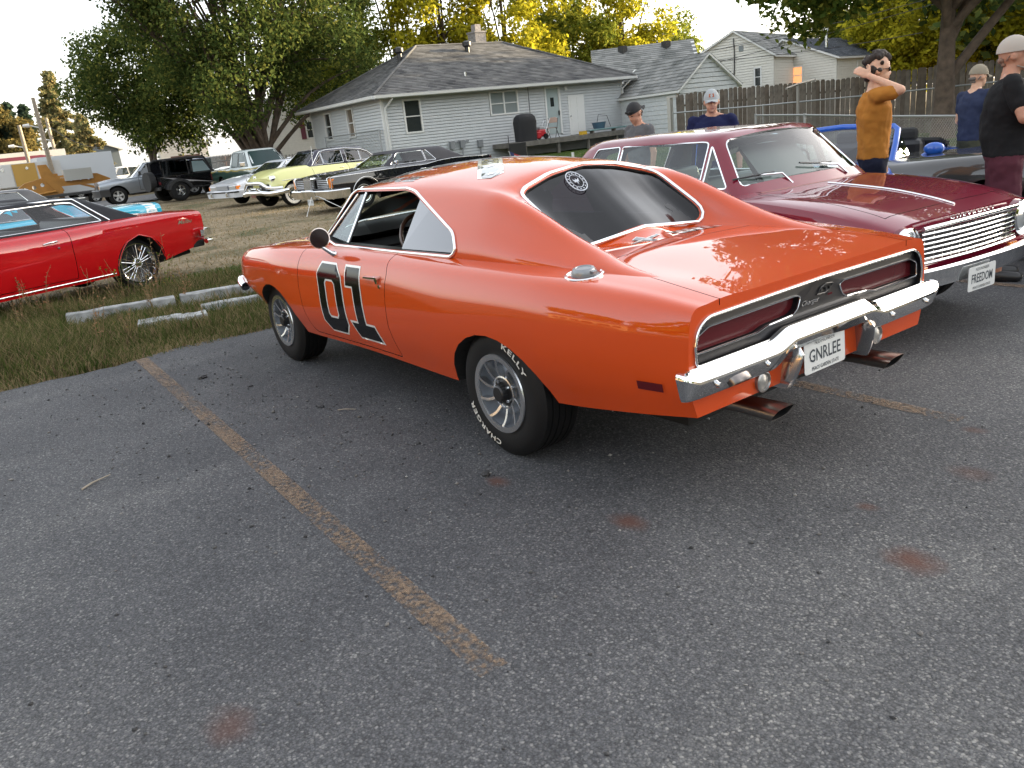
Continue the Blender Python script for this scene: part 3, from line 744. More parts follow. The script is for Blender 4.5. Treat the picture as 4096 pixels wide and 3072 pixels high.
        m = MB(); m.tube([hd+dx*.0125, hd+dx*.0135], .062, 24); m.build('mirror_glass', [mat('mirror_glass', (.006, .006, .009), rough=.1, spec=.4)], dd, fix=True)
        # side markers
        for xx, z0, mt in ((-1.02, .565, lens_red), (3.52, .62, lens_amber)):
            P = [(xx-.06, z0-.018), (xx+.06, z0-.018), (xx+.06, z0+.018), (xx-.06, z0+.018)]
            drape([offset_poly(P, -.006)], pr(.002), [orange], 'marker_bezel', car, .03); drape([P], pr(.004), [mt], 'side_marker', car, .03)
    # ---- roof decals: lettering and striped emblem
    ink = mat('decal_ink', (.015, .02, .035), rough=.3, coat=1)
    for s in (1, -1):
        def pf(off, s=s, cx=1.52, cy=.49):
            def f(a, b): return SU.top(cx-s*a, s*cy+s*b*-1*-1, off)
            return f
        def pf2(off, cx=1.53, s=s):
            def f(a, b):
                y = s*(.485-b*.95); return SU.top(cx-s*a, y, off)
            return f
        text_on('GENERAL LEE', pf2(.002), [wh], 'roof_lettering', car, w=.60, h=.085, bold=.05, shear=.35)
        text_on('GENERAL LEE', pf2(.0035), [ink], 'roof_lettering', car, w=.57, h=.07, bold=.012, shear=.35)
    band_g = mat('decal_slate', (.07, .075, .08), rough=.35, coat=1)
    # two crossing bands with a row of stars
    roofp = lambda off: (lambda a, b: SU.top(a, b, off))
    def band(p0, p1, w):
        a = Vector(p0); b = Vector(p1); d = (b-a).normalized(); n_ = Vector((-d.y, d.x)); return [tuple(a+n_*w), tuple(a+d*-.06), tuple(a-n_*w), tuple(b-n_*w), tuple(b+d*.06), tuple(b+n_*w)]
    A0, A1, B0, B1 = (.585, .415), (1.64, -.36), (.585, -.415), (1.64, .36)
    drape([band(A0, A1, .075)], roofp(.0015), [wh], 'roof_stripe', car, .06); drape([band(B0, B1, .075)], roofp(.0022), [wh], 'roof_stripe', car, .06)
    drape([band(A0, A1, .052)], roofp(.003), [band_g], 'roof_stripe', car, .06); drape([band(B0, B1, .052)], roofp(.0038), [band_g], 'roof_stripe', car, .06)
    def star(c, r_, ph=0): return [(c[0]+(r_ if k % 2 == 0 else r_*.4)*math.cos(ph+PI*k/5), c[1]+(r_ if k % 2 == 0 else r_*.4)*math.sin(ph+PI*k/5)) for k in range(10)]
    for P0, P1 in ((A0, A1), (B0, B1)):
        for k in range(7):
            c = Vector(P0).lerp(Vector(P1), .03+k*.94/6); drape([star(c, .036, PI)], roofp(.0046), [wh], 'roof_star', car, .06)
    # deck decals: chequers and crossed bars behind the rear window
    deckp = lambda off: (lambda a, b: max([p for p in (SU.top(a, b, off), S.top(a, b, off)) if p is not None], key=lambda p: p.z))
    for i in range(9):
        for j in range(3):
            x0 = -.215-j*.034; y0 = -.085-i*.034; mt = wh if (i+j) % 2 == 0 else bk
            sk = j*.014
            P = [(x0, y0-sk), (x0, y0-.036-sk), (x0-.034, y0-.050-sk), (x0-.034, y0-.014-sk)]
            drape([P], deckp(.002), [mt], 'chequer_square', car, .1)
    for ang, c in ((12, (-.275, .115)), (97, (-.275, .115))):
        L = .062 if ang == 12 else .105; d = Vector((math.cos(rad(ang)), math.sin(rad(ang)))); n_ = Vector((-d.y, d.x)); w = .015 if ang == 12 else .006
        cc = Vector(c); P = [tuple(cc-d*L+n_*w), tuple(cc+d*L+n_*w), tuple(cc+d*L-n_*w), tuple(cc-d*L-n_*w)]
        drape([offset_poly(P, -.005)], deckp(.002), [wh], 'deck_emblem', car, .1); drape([P], deckp(.003), [ink], 'deck_emblem', car, .1)
    # ---- fuel cap
    g0 = S.top(-.54, .775); _, gn = S.hit((-.54, .775, 2), (0, 0, -1)); q = Vector((0, 1, 0)).rotation_difference(gn).to_matrix().to_4x4(); q.translation = g0
    m = MB(); m.lathe([(.088, -.004), (.088, .006), (.080, .009), (.074, .004), (.073, -.002)], q, 36); m.build('fuel_cap_ring', [chrome], car, smooth=40, fix=True)
    m = MB(); m.lathe([(.073, -.001), (.055, .002), (.055, .02), (.048, .032), (.036, .036), (.034, .032), (.0005, .033)], q, 32); m.box((-.052, .015, -.012), (-.072, .028, .012), M=q); m.build('fuel_cap', [mat('cap_grey', (.22, .23, .24), rough=.35, metal=.7)], car, smooth=40, fix=True)
    # ---- tail: lip trim, panel, lamps
    xr = -1.2
    m = MB(); m.tube([(xr-.004, y, z) for y, z in rec], .0065, 8, closed=True); m.build('tail_trim', [chrome], car, smooth=60, fix=True)
    lampL = [(.815, .699), (.44, .699), (.37, .714), (.20, .722), (.165, .742), (.145, .788), (.175, .800), (.74, .794), (.81, .765)]
    for s in (1, -1):
        P = fillet([(s*y, z) for y, z in lampL], .012, 3)
        m = MB(); m.prism([(xr+.046, y, z) for y, z in P], (-.004, 0, 0)); m.build('tail_lamp', [lens_red], car, fix=True)
        m = MB(); m.tube([(xr+.012, y, z) for y, z in P], .0048, 6, closed=True)
        for i in range(len(P)):
            pass
        m.build('lamp_trim', [chrome], car, smooth=60, fix=True)
    # black panel surface with openings, sloping inwards from the rim
    m = MB()
    out2 = fillet([(y, z) for y, z in offset_poly(rec, .003)], 0)
    vs2 = [Vector(p) for p in out2]; ed = [(i, (i+1) % len(out2)) for i in range(len(out2))]; holesP = []
    for s in (1, -1):
        P = fillet([(s*y, z) for y, z in offset_poly(lampL, -.003)], .012, 3); holesP.append(P); b = len(vs2); vs2 += [Vector(p) for p in P]; ed += [(b+i, b+(i+1) % len(P)) for i in range(len(P))]
    v, e, f, *_ = delaunay_2d_cdt(vs2, ed, [], 0, 1e-5)
    def ins(p, P):
        c = False; n = len(P)
        for i in range(n):
            x0, y0 = P[i]; x1, y1 = P[(i+1) % n]
            if (y0 > p[1]) != (y1 > p[1]) and p[0] < (x1-x0)*(p[1]-y0)/(y1-y0)+x0: c = not c
        return c
    ff = []
    for t in f:
        c = sum((v[i] for i in t), Vector((0, 0)))/3
        if ins(c, out2) and not any(ins(c, h) for h in holesP): ff.append(t)
    def dep(p): return xr+.018 if p.y < .70 or p.y > .83 or abs(p.x) > .79 else xr+.014
    m.add([(dep(p), p.x, p.y) for p in v], ff)
    # walls of the lamp openings
    for P in holesP:
        n = len(P); m.add([(xr+.014, y, z) for y, z in P]+[(xr+.055, y, z) for y, z in P], [(i, (i+1) % n, n+(i+1) % n, n+i) for i in range(n)])
    m.build('tail_panel', [black_satin], car)
    text_on('Charger', lambda a, b: (xr+.008, .075-a-b*.1, .752+b), [alu], 'script_badge', car, w=.13, h=.028, shear=.4, bold=.01)
    drape([[(-.085, .757), (-.05, .757), (-.05, .765), (-.085, .765)]], lambda a, b: Vector((xr+.008, a, b)), [lens_red], 'badge_bar', car, .1)
    m = MB(); pp = [(.03, .775), (0, .80), (-.04, .812), (-.09, .806), (-.07, .785), (-.03, .772)]
    m.tube([(xr+.01, y, z) for y, z in pp], .003, 6, closed=True)
    for a in (.0, -.035, -.065): m.tube([(xr+.012, a, .79), (xr+.004, a, .79)], .007, 10)
    m.build('lock_cover', [black_trim], car, fix=True)
    # ---- bumper: swept profile
    def bz(y):    # centre height
        a = abs(y); return .585 + .085*max(0, min(1, (.40-a)/.12))**1 if a > .28 else .67
    half = [(-1.272, 0), (-1.272, .24), (-1.272, .30), (-1.272, .36), (-1.272, .42), (-1.271, .60), (-1.268, .78), (-1.262, .88), (-1.25, .925), (-1.228, .944), (-1.202, .948)]
    path = [(x, -y) for x, y in half[:0:-1]]+half
    pp = catmull([(x, y, 0) for x, y in path], 3); sec = []
    for i, p in enumerate(pp):
        t = (pp[min(i+1, len(pp)-1)]-pp[max(i-1, 0)]).normalized(); o = Vector((-t.y, t.x, 0))  # outward
        a = abs(p.y); k = max(0, min(1, (.41-a)/.14)); k = k*k*(3-2*k)
        e = max(0, min(1, (a-.88)/.07))
        up_ = .05*k; q = lambda d, z: tuple(p+o*d+Vector((0, 0, z+up_*(.7 if z > .65 else .6 if z > .56 else 1.0))))
        sec.append([q(-.075+.05*e, .655), q(-.050+.03*e, .659), q(-.010+.004*e, .630+.028*e), q(-.002, .620+.030*e), q(.0, .610+.03*e), q(-.022, .553), q(-.032, .542), q(-.11+.085*e, .542)])
    m = MB(); n = 8
    v = [p for s_ in sec for p in s_]; f = []
    for i in range(len(sec)-1):
        for j in range(n): f.append((i*n+j, i*n+(j+1) % n, (i+1)*n+(j+1) % n, (i+1)*n+j))
    f.append(tuple(range(n))); f.append(tuple((len(sec)-1)*n+j for j in range(n)))
    m.add(v, f)
    bp = m.build('rear_bumper', [chrome], car, smooth=24, fix=True)
    for y in (-.78, -.47, .47, .78):
        k = MB(); k.tube([(-1.260, y, .585), (-1.276, y, .585)], [.013, .010], 12); k.build('bumper_bolt', [chrome_dull], bp, smooth=40, fix=True)
    for s in (1, -1):     # bumper guards
        m = MB(); y = s*.265
        L = []
        for t in np.linspace(0, 1, 9):
            z = .60-.17*t; x = -1.290+.045*t*t; w = .0125+.002*t; L.append([(x+.10, y-w+s*.03*t, z), (x+.012, y-w*.95+s*.03*t, z), (x, y-w*.3+s*.03*t, z), (x, y+w*.3+s*.03*t, z), (x+.012, y+w*.95+s*.03*t, z), (x+.10, y+w+s*.03*t, z)])
        L[0] = [(p[0]+.02, (p[1]-y)*.5+y, p[2]+.006) for p in L[0]]
        v = [p for s_ in L for p in s_]; f = []
        for i in range(8):
            for j in range(6): f.append((i*6+j, i*6+(j+1) % 6, (i+1)*6+(j+1) % 6, (i+1)*6+j))
        f += [tuple(range(6)), tuple(48+j for j in range(6))]
        m.add(v, f); m.build('bumper_guard', [mat('guard_chrome', (.45, .45, .46), rough=.16, metal=1)], bp, smooth=40, fix=True)
    plate(car, lambda a, b, d: (-1.228-d+b*.05, .025-a, .528+b), 'N.D.PIONEER', 'GNRLEE', 'PEACE GARDEN STATE')
    # reversing lamps and exhausts
    for s in (1, -1):
        m = MB(); c = Vector((-1.205, s*.43, .492)); m.lathe([(.045, -.01), (.045, .008), (.038, .012), (.034, .004)], Matrix.Translation(c) @ Matrix.Rotation(PI/2, 4, 'Z'), 28); m.build('lamp_bezel', [mat('bezel_grey', (.35, .34, .33), rough=.3, metal=.9)], car, smooth=40, fix=True)
        m = MB(); m.lathe([(.035, .002), (.02, .012), (.0005, .015)], Matrix.Translation(c) @ Matrix.Rotation(PI/2, 4, 'Z'), 24); m.build('reversing_lamp', [mat('lamp_lens_grey', (.30, .29, .27), rough=.25, metal=.3)], car, smooth=60, fix=True)
        ex = mat('exhaust_steel', (.30, .27, .25), rough=.28, metal=1)
        m = MB()
        def exr(x, g): return [(x + .05*(.5-q/12 if q < 7 else .0), 0, 0) for q in range(12)]
        n = 16
        for g, mi in ((1.0, 0),):
            rings = []
            for (x, sc, sl) in ((-.85, .8, 0), (-1.12, .9, 0), (-1.30, 1, .05), (-1.298, .93, .05), (-1.15, .9, 0)):
                R_ = []
                for k in range(n):
                    A = 2*PI*k/n; cy = math.copysign(abs(math.cos(A))**.6, math.cos(A))*.062*sc; cz = math.copysign(abs(math.sin(A))**.6, math.sin(A))*.034*sc
                    R_.append((x-cz*sl*15, s*.43+cy, .375+cz+(0 if x < -1 else -.02)))
                rings.append(R_)
            v = [p for q in rings for p in q]; f = []; fi = []
            for i in range(len(rings)-1):
                for k in range(n): f.append((i*n+k, i*n+(k+1) % n, (i+1)*n+(k+1) % n, (i+1)*n+k)); fi.append(1 if i >= 3 else 0)
            f.append(tuple(4*n+k for k in range(n))); fi.append(1)
            b = len(m.v); m.v += v; m.f += [tuple(i+b for i in q) for q in f]; m.mi += fi
        m.build('exhaust_tip', [ex, under], car, smooth=40, fix=True)
    # front bumper ends and grille block (out of sight from here, real all the same)
    m = MB(); m.tube(catmull([(3.60, .90, .56), (3.72, .88, .60), (3.86, .75, .60), (3.9, .4, .60), (3.9, -.4, .60), (3.86, -.75, .60), (3.72, -.88, .60), (3.60, -.90, .56)], 4), .04, 8); o = m.build('front_bumper', [chrome], car, smooth=50, fix=True)
    m = MB(); m.box((3.78, -.66, .66), (3.82, .66, .80)); m.build('grille', [black_satin], car)
    # underbody
    m = MB(); m.box((-.9, -.55, .26), (3.3, .55, .45)); m.tube([(-.9, .43, .33), (.4, .38, .27), (2.0, .3, .24)], .03, 8); m.tube([(-.9, -.43, .33), (.4, -.38, .27), (2.0, -.3, .24)], .03, 8); m.tube([(0, -.7, .33), (0, .7, .33)], .045, 8); m.tube([(2.972, -.7, .33), (2.972, .7, .33)], .04, 8); m.build('chassis', [under], car)
    return car
hero = build_hero()
# ------------------------------------------------------------------ generic cars (own frame: +x forward, rear axle at x=0)
def K(f, xs): return [f(x) for x in xs]
def car_body(sp, m_paint):
    xr, xf = sp['xr'], sp['xf']
    W, SH, TOP, SILL = sp['W'], sp['SH'], sp['TOP'], sp['SILL']
    xs = sorted(set([xr, xf]+[k[0] for k in W]+[k[0] for k in SH]+[k[0] for k in TOP]+[k[0] for k in SILL]))
    g = lambda T, x: float(pchip([k[0] for k in T], [k[1] for k in T], [x])[0])
    kr, ks, kc = sp.get('kr', .93), sp.get('ks', .95), sp.get('kc', .62)
    nose = sp.get('nose', .05); tail = sp.get('tail', .04)
    def dx(x, a):   # plan curvature of both ends: a = 1 at the centre line
        t = max(0, (x-(xf-.25))/.25); u = max(0, ((xr+.25)-x)/.25); return nose*a*t*t - tail*a*u*u
    R = [
      rail([(x, 0, g(SILL, x)-.02, dx(x, 0)) for x in xs], sharp=True, n=1),
      rail([(x, g(W, x)*kr, g(SILL, x), dx(x, 0)) for x in xs], sharp=True, n=2),
      rail([(x, g(W, x)*.98, g(SILL, x)+.32*(g(SH, x)-g(SILL, x)), dx(x, 0)) for x in xs], n=3),
      rail([(x, g(W, x), g(SILL, x)+kc*(g(SH, x)-g(SILL, x)), dx(x, 0)) for x in xs], sharp=sp.get('crease', False), n=4),
      rail([(x, g(W, x)*ks, g(SH, x), dx(x, .05)) for x in xs], sharp=sp.get('shs', False), n=3),
      rail([(x, g(W, x)*(ks-.10), g(SH, x)+.6*(g(TOP, x)-g(SH, x)), dx(x, .25)) for x in xs], n=4),
      rail([(x, g(W, x)*.42, g(SH, x)+.97*(g(TOP, x)-g(SH, x)), dx(x, .8)) for x in xs], n=3),
      rail([(x, 0, g(TOP, x), dx(x, 1)) for x in xs]),
    ]
    X = spaced(sorted(set([xr, xr+.02, xr+.08, xf-.08, xf-.02, xf]+xs)), sp.get('res', .09))
    return loft(X, R, 'body', sp.get('ang', 28), [m_paint])
def car_cabin(sp, m_roof):
    xa, xb, xc, xd = sp['cab']; zr = sp['zr']; yb, yr = sp['yb'], sp['yr']; zb = sp['zbelt']
    zA, zD = zb if not isinstance(zb, tuple) else zb[0], zb if not isinstance(zb, tuple) else zb[1]
    rf = sp.get('roofarc', .03); cw = sp.get('wsdx', .10); cb = sp.get('bldx', -.06)
    lo = -.12
    xm = (xb+xc)/2; e = .10
    def rl(y0, y1, drop, dxa, sharp=False, n=3):
        k = [(xa, y0, zA-.02, cb*dxa), (xb-e*.3, y1*.985, zr-drop-.035, cb*dxa*.4), (xb+e, y1, zr-drop-.008-rf*.3, 0), (xm, y1, zr-drop, 0), (xc-e, y1, zr-drop-.008-rf*.25, 0), (xc+e*.1, y1*.985, zr-drop-.035, cw*dxa*.5), (xd, y0, zD-.02, cw*dxa)]
        return rail(k, sharp=sharp, lin=True, n=n)
    R = [rail([(xa, 0, zA+lo), (xd, 0, zD+lo)], sharp=True, lin=True, n=1), rail([(xa, yb, zA+lo), (xd, yb, zD+lo)], sharp=True, lin=True, n=1),
         rail([(xa, yb, zA-.04), (xd, yb, zD-.04)], sharp=True, lin=True, n=3),
         rl(yb*.99, yr, .075, 0, True, 3), rl(yb*.93, yr*.90, .028, .35, False, 3), rl(yb*.6, yr*.55, .004, .8, False, 3), rl(0, 0, 0, 1)]
    X = spaced([xa, xb-e*.3, xb+e, xm, xc-e, xc+e*.1, xd], .09)
    return loft(X, R, 'roof', sp.get('cang', 40), [m_roof])
def windows(sp, car, SU, glass, trim=chrome, tr=.008, off=.003, names=True):
    for i, w in enumerate(sp.get('win', [])):
        P = fillet(w, .03, 3)
        for s in (1, -1):
            g = drape([P], lambda a, b, s=s: SU.side(a, b, s, off), [glass], 'side_window', car, .12)
            if trim is not None:
                pts = [SU.side(a, b, s, off+.001) for a, b in P]; pts = [p for p in pts if p]
                m = MB(); m.tube(pts, tr, 5, closed=True); m.build('window_trim', [trim], g, smooth=60)
    xa, xb, xc, xd = sp['cab']; zr = sp['zr']
    for nm, d0, sgn in (('windscreen', Vector((.75, 0, .66)), 1), ('rear_window', Vector((-.75, 0, .66)), -1)):
        zlo, zhi = sp.get('wz', (sp['SHc']+.05, zr-.075)); ylo, yhi = sp['yb']*.86, sp['yr']*.86
        if sgn < 0: zlo, zhi = sp.get('bz', (zlo, zhi)); ylo, yhi = sp.get('by', (ylo, yhi))
        P = fillet([(-ylo, zlo), (ylo, zlo), (yhi, zhi), (-yhi, zhi)], .05, 4)
        dn = d0.normalized()
        if sgn > 0: xe = lambda z: xd+(xc-xd)*(z-zlo)/(zhi-zlo+.1)
        else: xe = lambda z: xa+(xb-xa)*(z-zlo)/(zhi-zlo+.1)
        def f(a, b):
            o = Vector((xe(b), a, b)); h, n, *_ = SU.bvh.ray_cast(o+dn*.8, -dn); return h+n*off if h else None
        g = drape([P], f, [glass], nm, car, .12)
        if trim is not None:
            pts = [p for p in (f(a, b) for a, b in P) if p]; m = MB(); m.tube(pts, tr, 5, closed=True); m.build('window_trim', [trim], g, smooth=60)
def pocket(sp, me, x, R_, z=None):
    return me
def make_car(sp, label, cat='car', name='parked_car', group=None, wheels=True, doors=True):
    car = thing(name, label, cat, (0, 0, 0), 0, group)
    b0 = car_body(sp, sp['paint']); S = Surf(b0); body = b0
    wr = sp['wr']; wb = sp['wb']
    body = bool_mesh(body, arc_cutter([0, wb], sp.get('arch', wr+.075), .45, 1.5, sp.get('archz', wr-.02), sp.get('archk', 1.0)))
    c0 = None
    if 'cab' in sp:
        c0 = car_cabin(sp, sp.get('roofpaint', sp['paint'])); SU = Surf(c0)
    parts = []
    for d in sp.get('doors', []):
        for s in (1, -1):
            body, p = split_part(body, d, lambda x, z, s=s: (x, s*.55, z), (0, s*.9, 0), sp.get('gap', .004)); parts.append(('door', p))
    for nm, x0, x1, hw in sp.get('lids', []):
        zc = sp['lidz']
        body, p = split_part(body, [(x0, hw), (x1, hw), (x1, -hw), (x0, -hw)], lambda x, y: (x, y, zc), (0, 0, .6), .003); parts.append((nm, p))
    S.fix_normals(body); bo = link('body', body, None, car); dl = []
    for nm, p in parts: S.fix_normals(p); o = link(nm, p, None, car); dl.append(o)
    ro = None
    if c0 is not None:
        if sp.get('open'):
            up = c0
            xa, xb, xc, xd = sp['cab']; zr = sp['zr']; yb, yr = sp['yb']-.05, sp['yr']-.045; zA = sp['SHc']
            cv = [rail([(xa+.12, 0, .42), (xd-.12, 0, .42)], sharp=True, n=1), rail([(xa+.12, yb, .42), (xd-.12, yb, .42)], sharp=True, n=1),
                  rail([(xa+.12, yb, zA-.06), (xd-.12, yb, zA-.06)], sharp=True, n=1),
                  rail([(xa+.12, yb-.02, zA-.04), (xb+.06, yr, zr-.13), (xc-.06, yr, zr-.13), (xd-.12, yb-.02, zA-.04)], sharp=True, lin=True, n=2),
                  rail([(xa+.12, 0, zA-.02), (xb+.04, 0, zr-.05), (xc-.04, 0, zr-.05), (xd-.12, 0, zA-.02)], lin=True)]
            cav = loft(spaced([xa+.12, xb+.06, xc-.06, xd-.12], .2), cv, 'cavity', mats=[sp.get('inmat', black_in)], smooth=False)
            body2 = bool_mesh(bo.data, cav); S.fix_normals(body2); bo.data = body2
            for o in dl:
                if o.name.startswith('door'): d2 = bool_mesh(o.data, cav); S.fix_normals(d2); o.data = d2
            up = bool_mesh(up, cav)
            for w in sp['win']:
                m = MB(); P = fillet(w, .03, 3)
                for s in (1, -1): m.prism([(x, s*(yr-.25), z) for x, z in P], (0, s*.7, 0))
                up = bool_mesh(up, cutmesh(m, [black_trim]))
            for sgn, d0 in ((1, Vector((.75, 0, .66))), (-1, Vector((-.75, 0, .66)))):
                zlo, zhi = sp.get('wz', (sp['SHc']+.05, zr-.075)); ylo, yhi = sp['yb']*.86, sp['yr']*.86
                dn = d0.normalized(); xe = (lambda z: xd+(xc-xd)*(z-zlo)/(zhi-zlo+.1)) if sgn > 0 else (lambda z: xa+(xb-xa)*(z-zlo)/(zhi-zlo+.1))
                P = []
                for a, b in fillet([(-ylo, zlo), (0, zlo-.01), (ylo, zlo), (yhi, zhi), (0, zhi+.012), (-yhi, zhi)], [.05, 0, .05, .05, 0, .05], 3):
                    h, n, *_ = SU.bvh.ray_cast(Vector((xe(b), a, b))+dn*.8, -dn)
                    if h: P.append(h)
                m = MB(); m.prism([p-dn*.11 for p in P], dn*.16); up = bool_mesh(up, cutmesh(m, [black_trim]))
            SU.fix_normals(up); ro = link('roof', up, None, car)
            windows(sp, car, SU, sp.get('glass', glass_clear), off=-.006)
        else:
            ro = link('roof', c0, None, car); windows(sp, car, SU, sp.get('glass', glass_far), trim=sp.get('trim', chrome), tr=sp.get('tr', .010))
    if wheels:
        ty = sp['track']
        for x in (0, wb):
            for s in (1, -1): add_wheel(car, x, s*ty, wr, sp.get('tw', .2), sp.get('rr', .19), sp.get('style', 'steel'))
    m = MB(); m.box((sp['xr']+.3, -.5, sp['SILL'][0][1]-.06), (sp['xf']-.35, .5, .5)); m.build('chassis', [under], car)
    return car, S, (SU if c0 is not None else None), dl
def put(car, x, y, hdg, z=0, ox=0):
    car.location = (x, y, z); car.rotation_euler = (0, 0, rad(hdg))
def bar(car, name, pts, r, mt=chrome, n=8, sq=None, parent=None, smooth=50, cat=0):
    m = MB(); P = catmull(pts, 4) if cat else pts
    if sq:   # rectangular section: (depth, height)
        P = [Vector(p) for p in P]; v = []; f = []; N = len(P)
        for i, p in enumerate(P):
            t = (P[min(i+1, N-1)]-P[max(i-1, 0)]).normalized(); o = Vector((t.y, -t.x, 0)).normalized() if abs(t.z) < .9 else Vector((1, 0, 0))
            d, h = sq; h2 = h/2
            v += [p-o*d/2+Vector((0, 0, h2*.8)), p+o*d*.25+Vector((0, 0, h2)), p+o*d/2+Vector((0, 0, h2*.78)), p+o*(d/2-.25*d)-Vector((0, 0, h2*.7)), p+o*d*.25-Vector((0, 0, h2)), p-o*d/2-Vector((0, 0, h2*.8))]
        for i in range(N-1):
            for k in range(6): f.append((i*6+k, i*6+(k+1) % 6, (i+1)*6+(k+1) % 6, (i+1)*6+k))
        f += [tuple(range(6)), tuple((N-1)*6+k for k in range(6))]
        m.add(v, f); smooth = 35
    else: m.tube(P, r, n)
    return m.build(name, [mt], parent or car, smooth=smooth, fix=True)
def sym(pts): return [(x, -y, z) for x, y, z in pts[::-1] if y != 0]+list(pts)
def lamp(car, name, c, r, mt=lens_clear, ring=chrome, axis='x', depth=.03, bez=.015, fwd_=1):
    Mx = Matrix.Translation(Vector(c)) @ Matrix.Rotation(-PI/2*fwd_, 4, 'Z')
    m = MB(); m.lathe([(r+bez, -depth), (r+bez, .0), (r+bez*.4, .008), (r, .0), (r*.9, -.02)], Mx, 24); o = m.build(name+'_bezel' if False else 'lamp_bezel', [ring], car, smooth=50, fix=True)
    m = MB(); m.lathe([(r*.98, -.01), (r*.6, .004), (.0005, .009)], Mx, 24); m.build(name, [mt], o, smooth=60, fix=True)
def blk(car, name, a, b, mt, bev=.008, parent=None):
    m = MB(); m.box(a, b); o = m.build(name, [mt], parent or car)
    if bev: md = o.modifiers.new('b', 'BEVEL'); md.width = bev; md.segments = 2
    return o
def bench(car, x, z=.55, y=.62, mt=None, h=.5):
    m = MB(); m.box((x-.05, -y, z-.15), (x+.5, y, z)); m.add([(x-.08, -y, z-.1), (x-.08, y, z-.1), (x-.25, y*.96, z+h), (x-.25, -y*.96, z+h), (x+.06, -y, z-.1), (x+.06, y, z-.1), (x-.12, y*.96, z+h), (x-.12, -y*.96, z+h)], [(0, 1, 2, 3), (4, 7, 6, 5), (0, 4, 5, 1), (2, 6, 7, 3), (0, 3, 7, 4), (1, 5, 6, 2)])
    o = m.build('seat', [mt], car, fix=True); md = o.modifiers.new('b', 'BEVEL'); md.width = .035; md.segments = 3; return o
def swheel(car, c, r=.2, mt=black_trim, tilt=.5):
    c = Vector(c); ax = Vector((-math.cos(tilt), 0, math.sin(tilt))); e1 = Vector((0, 1, 0)); e2 = ax.cross(e1)
    m = MB(); m.tube([c+(e1*math.cos(t)+e2*math.sin(t))*r for t in np.linspace(0, 2*PI, 28, endpoint=False)], .011, 6, closed=True)
    m.tube([c+e1*r, c-ax*.03, c-e1*r], .01, 6); m.tube([c-ax*.04, c-ax*.4], .025, 8); m.build('steering_wheel', [mt], car, smooth=60, fix=True)

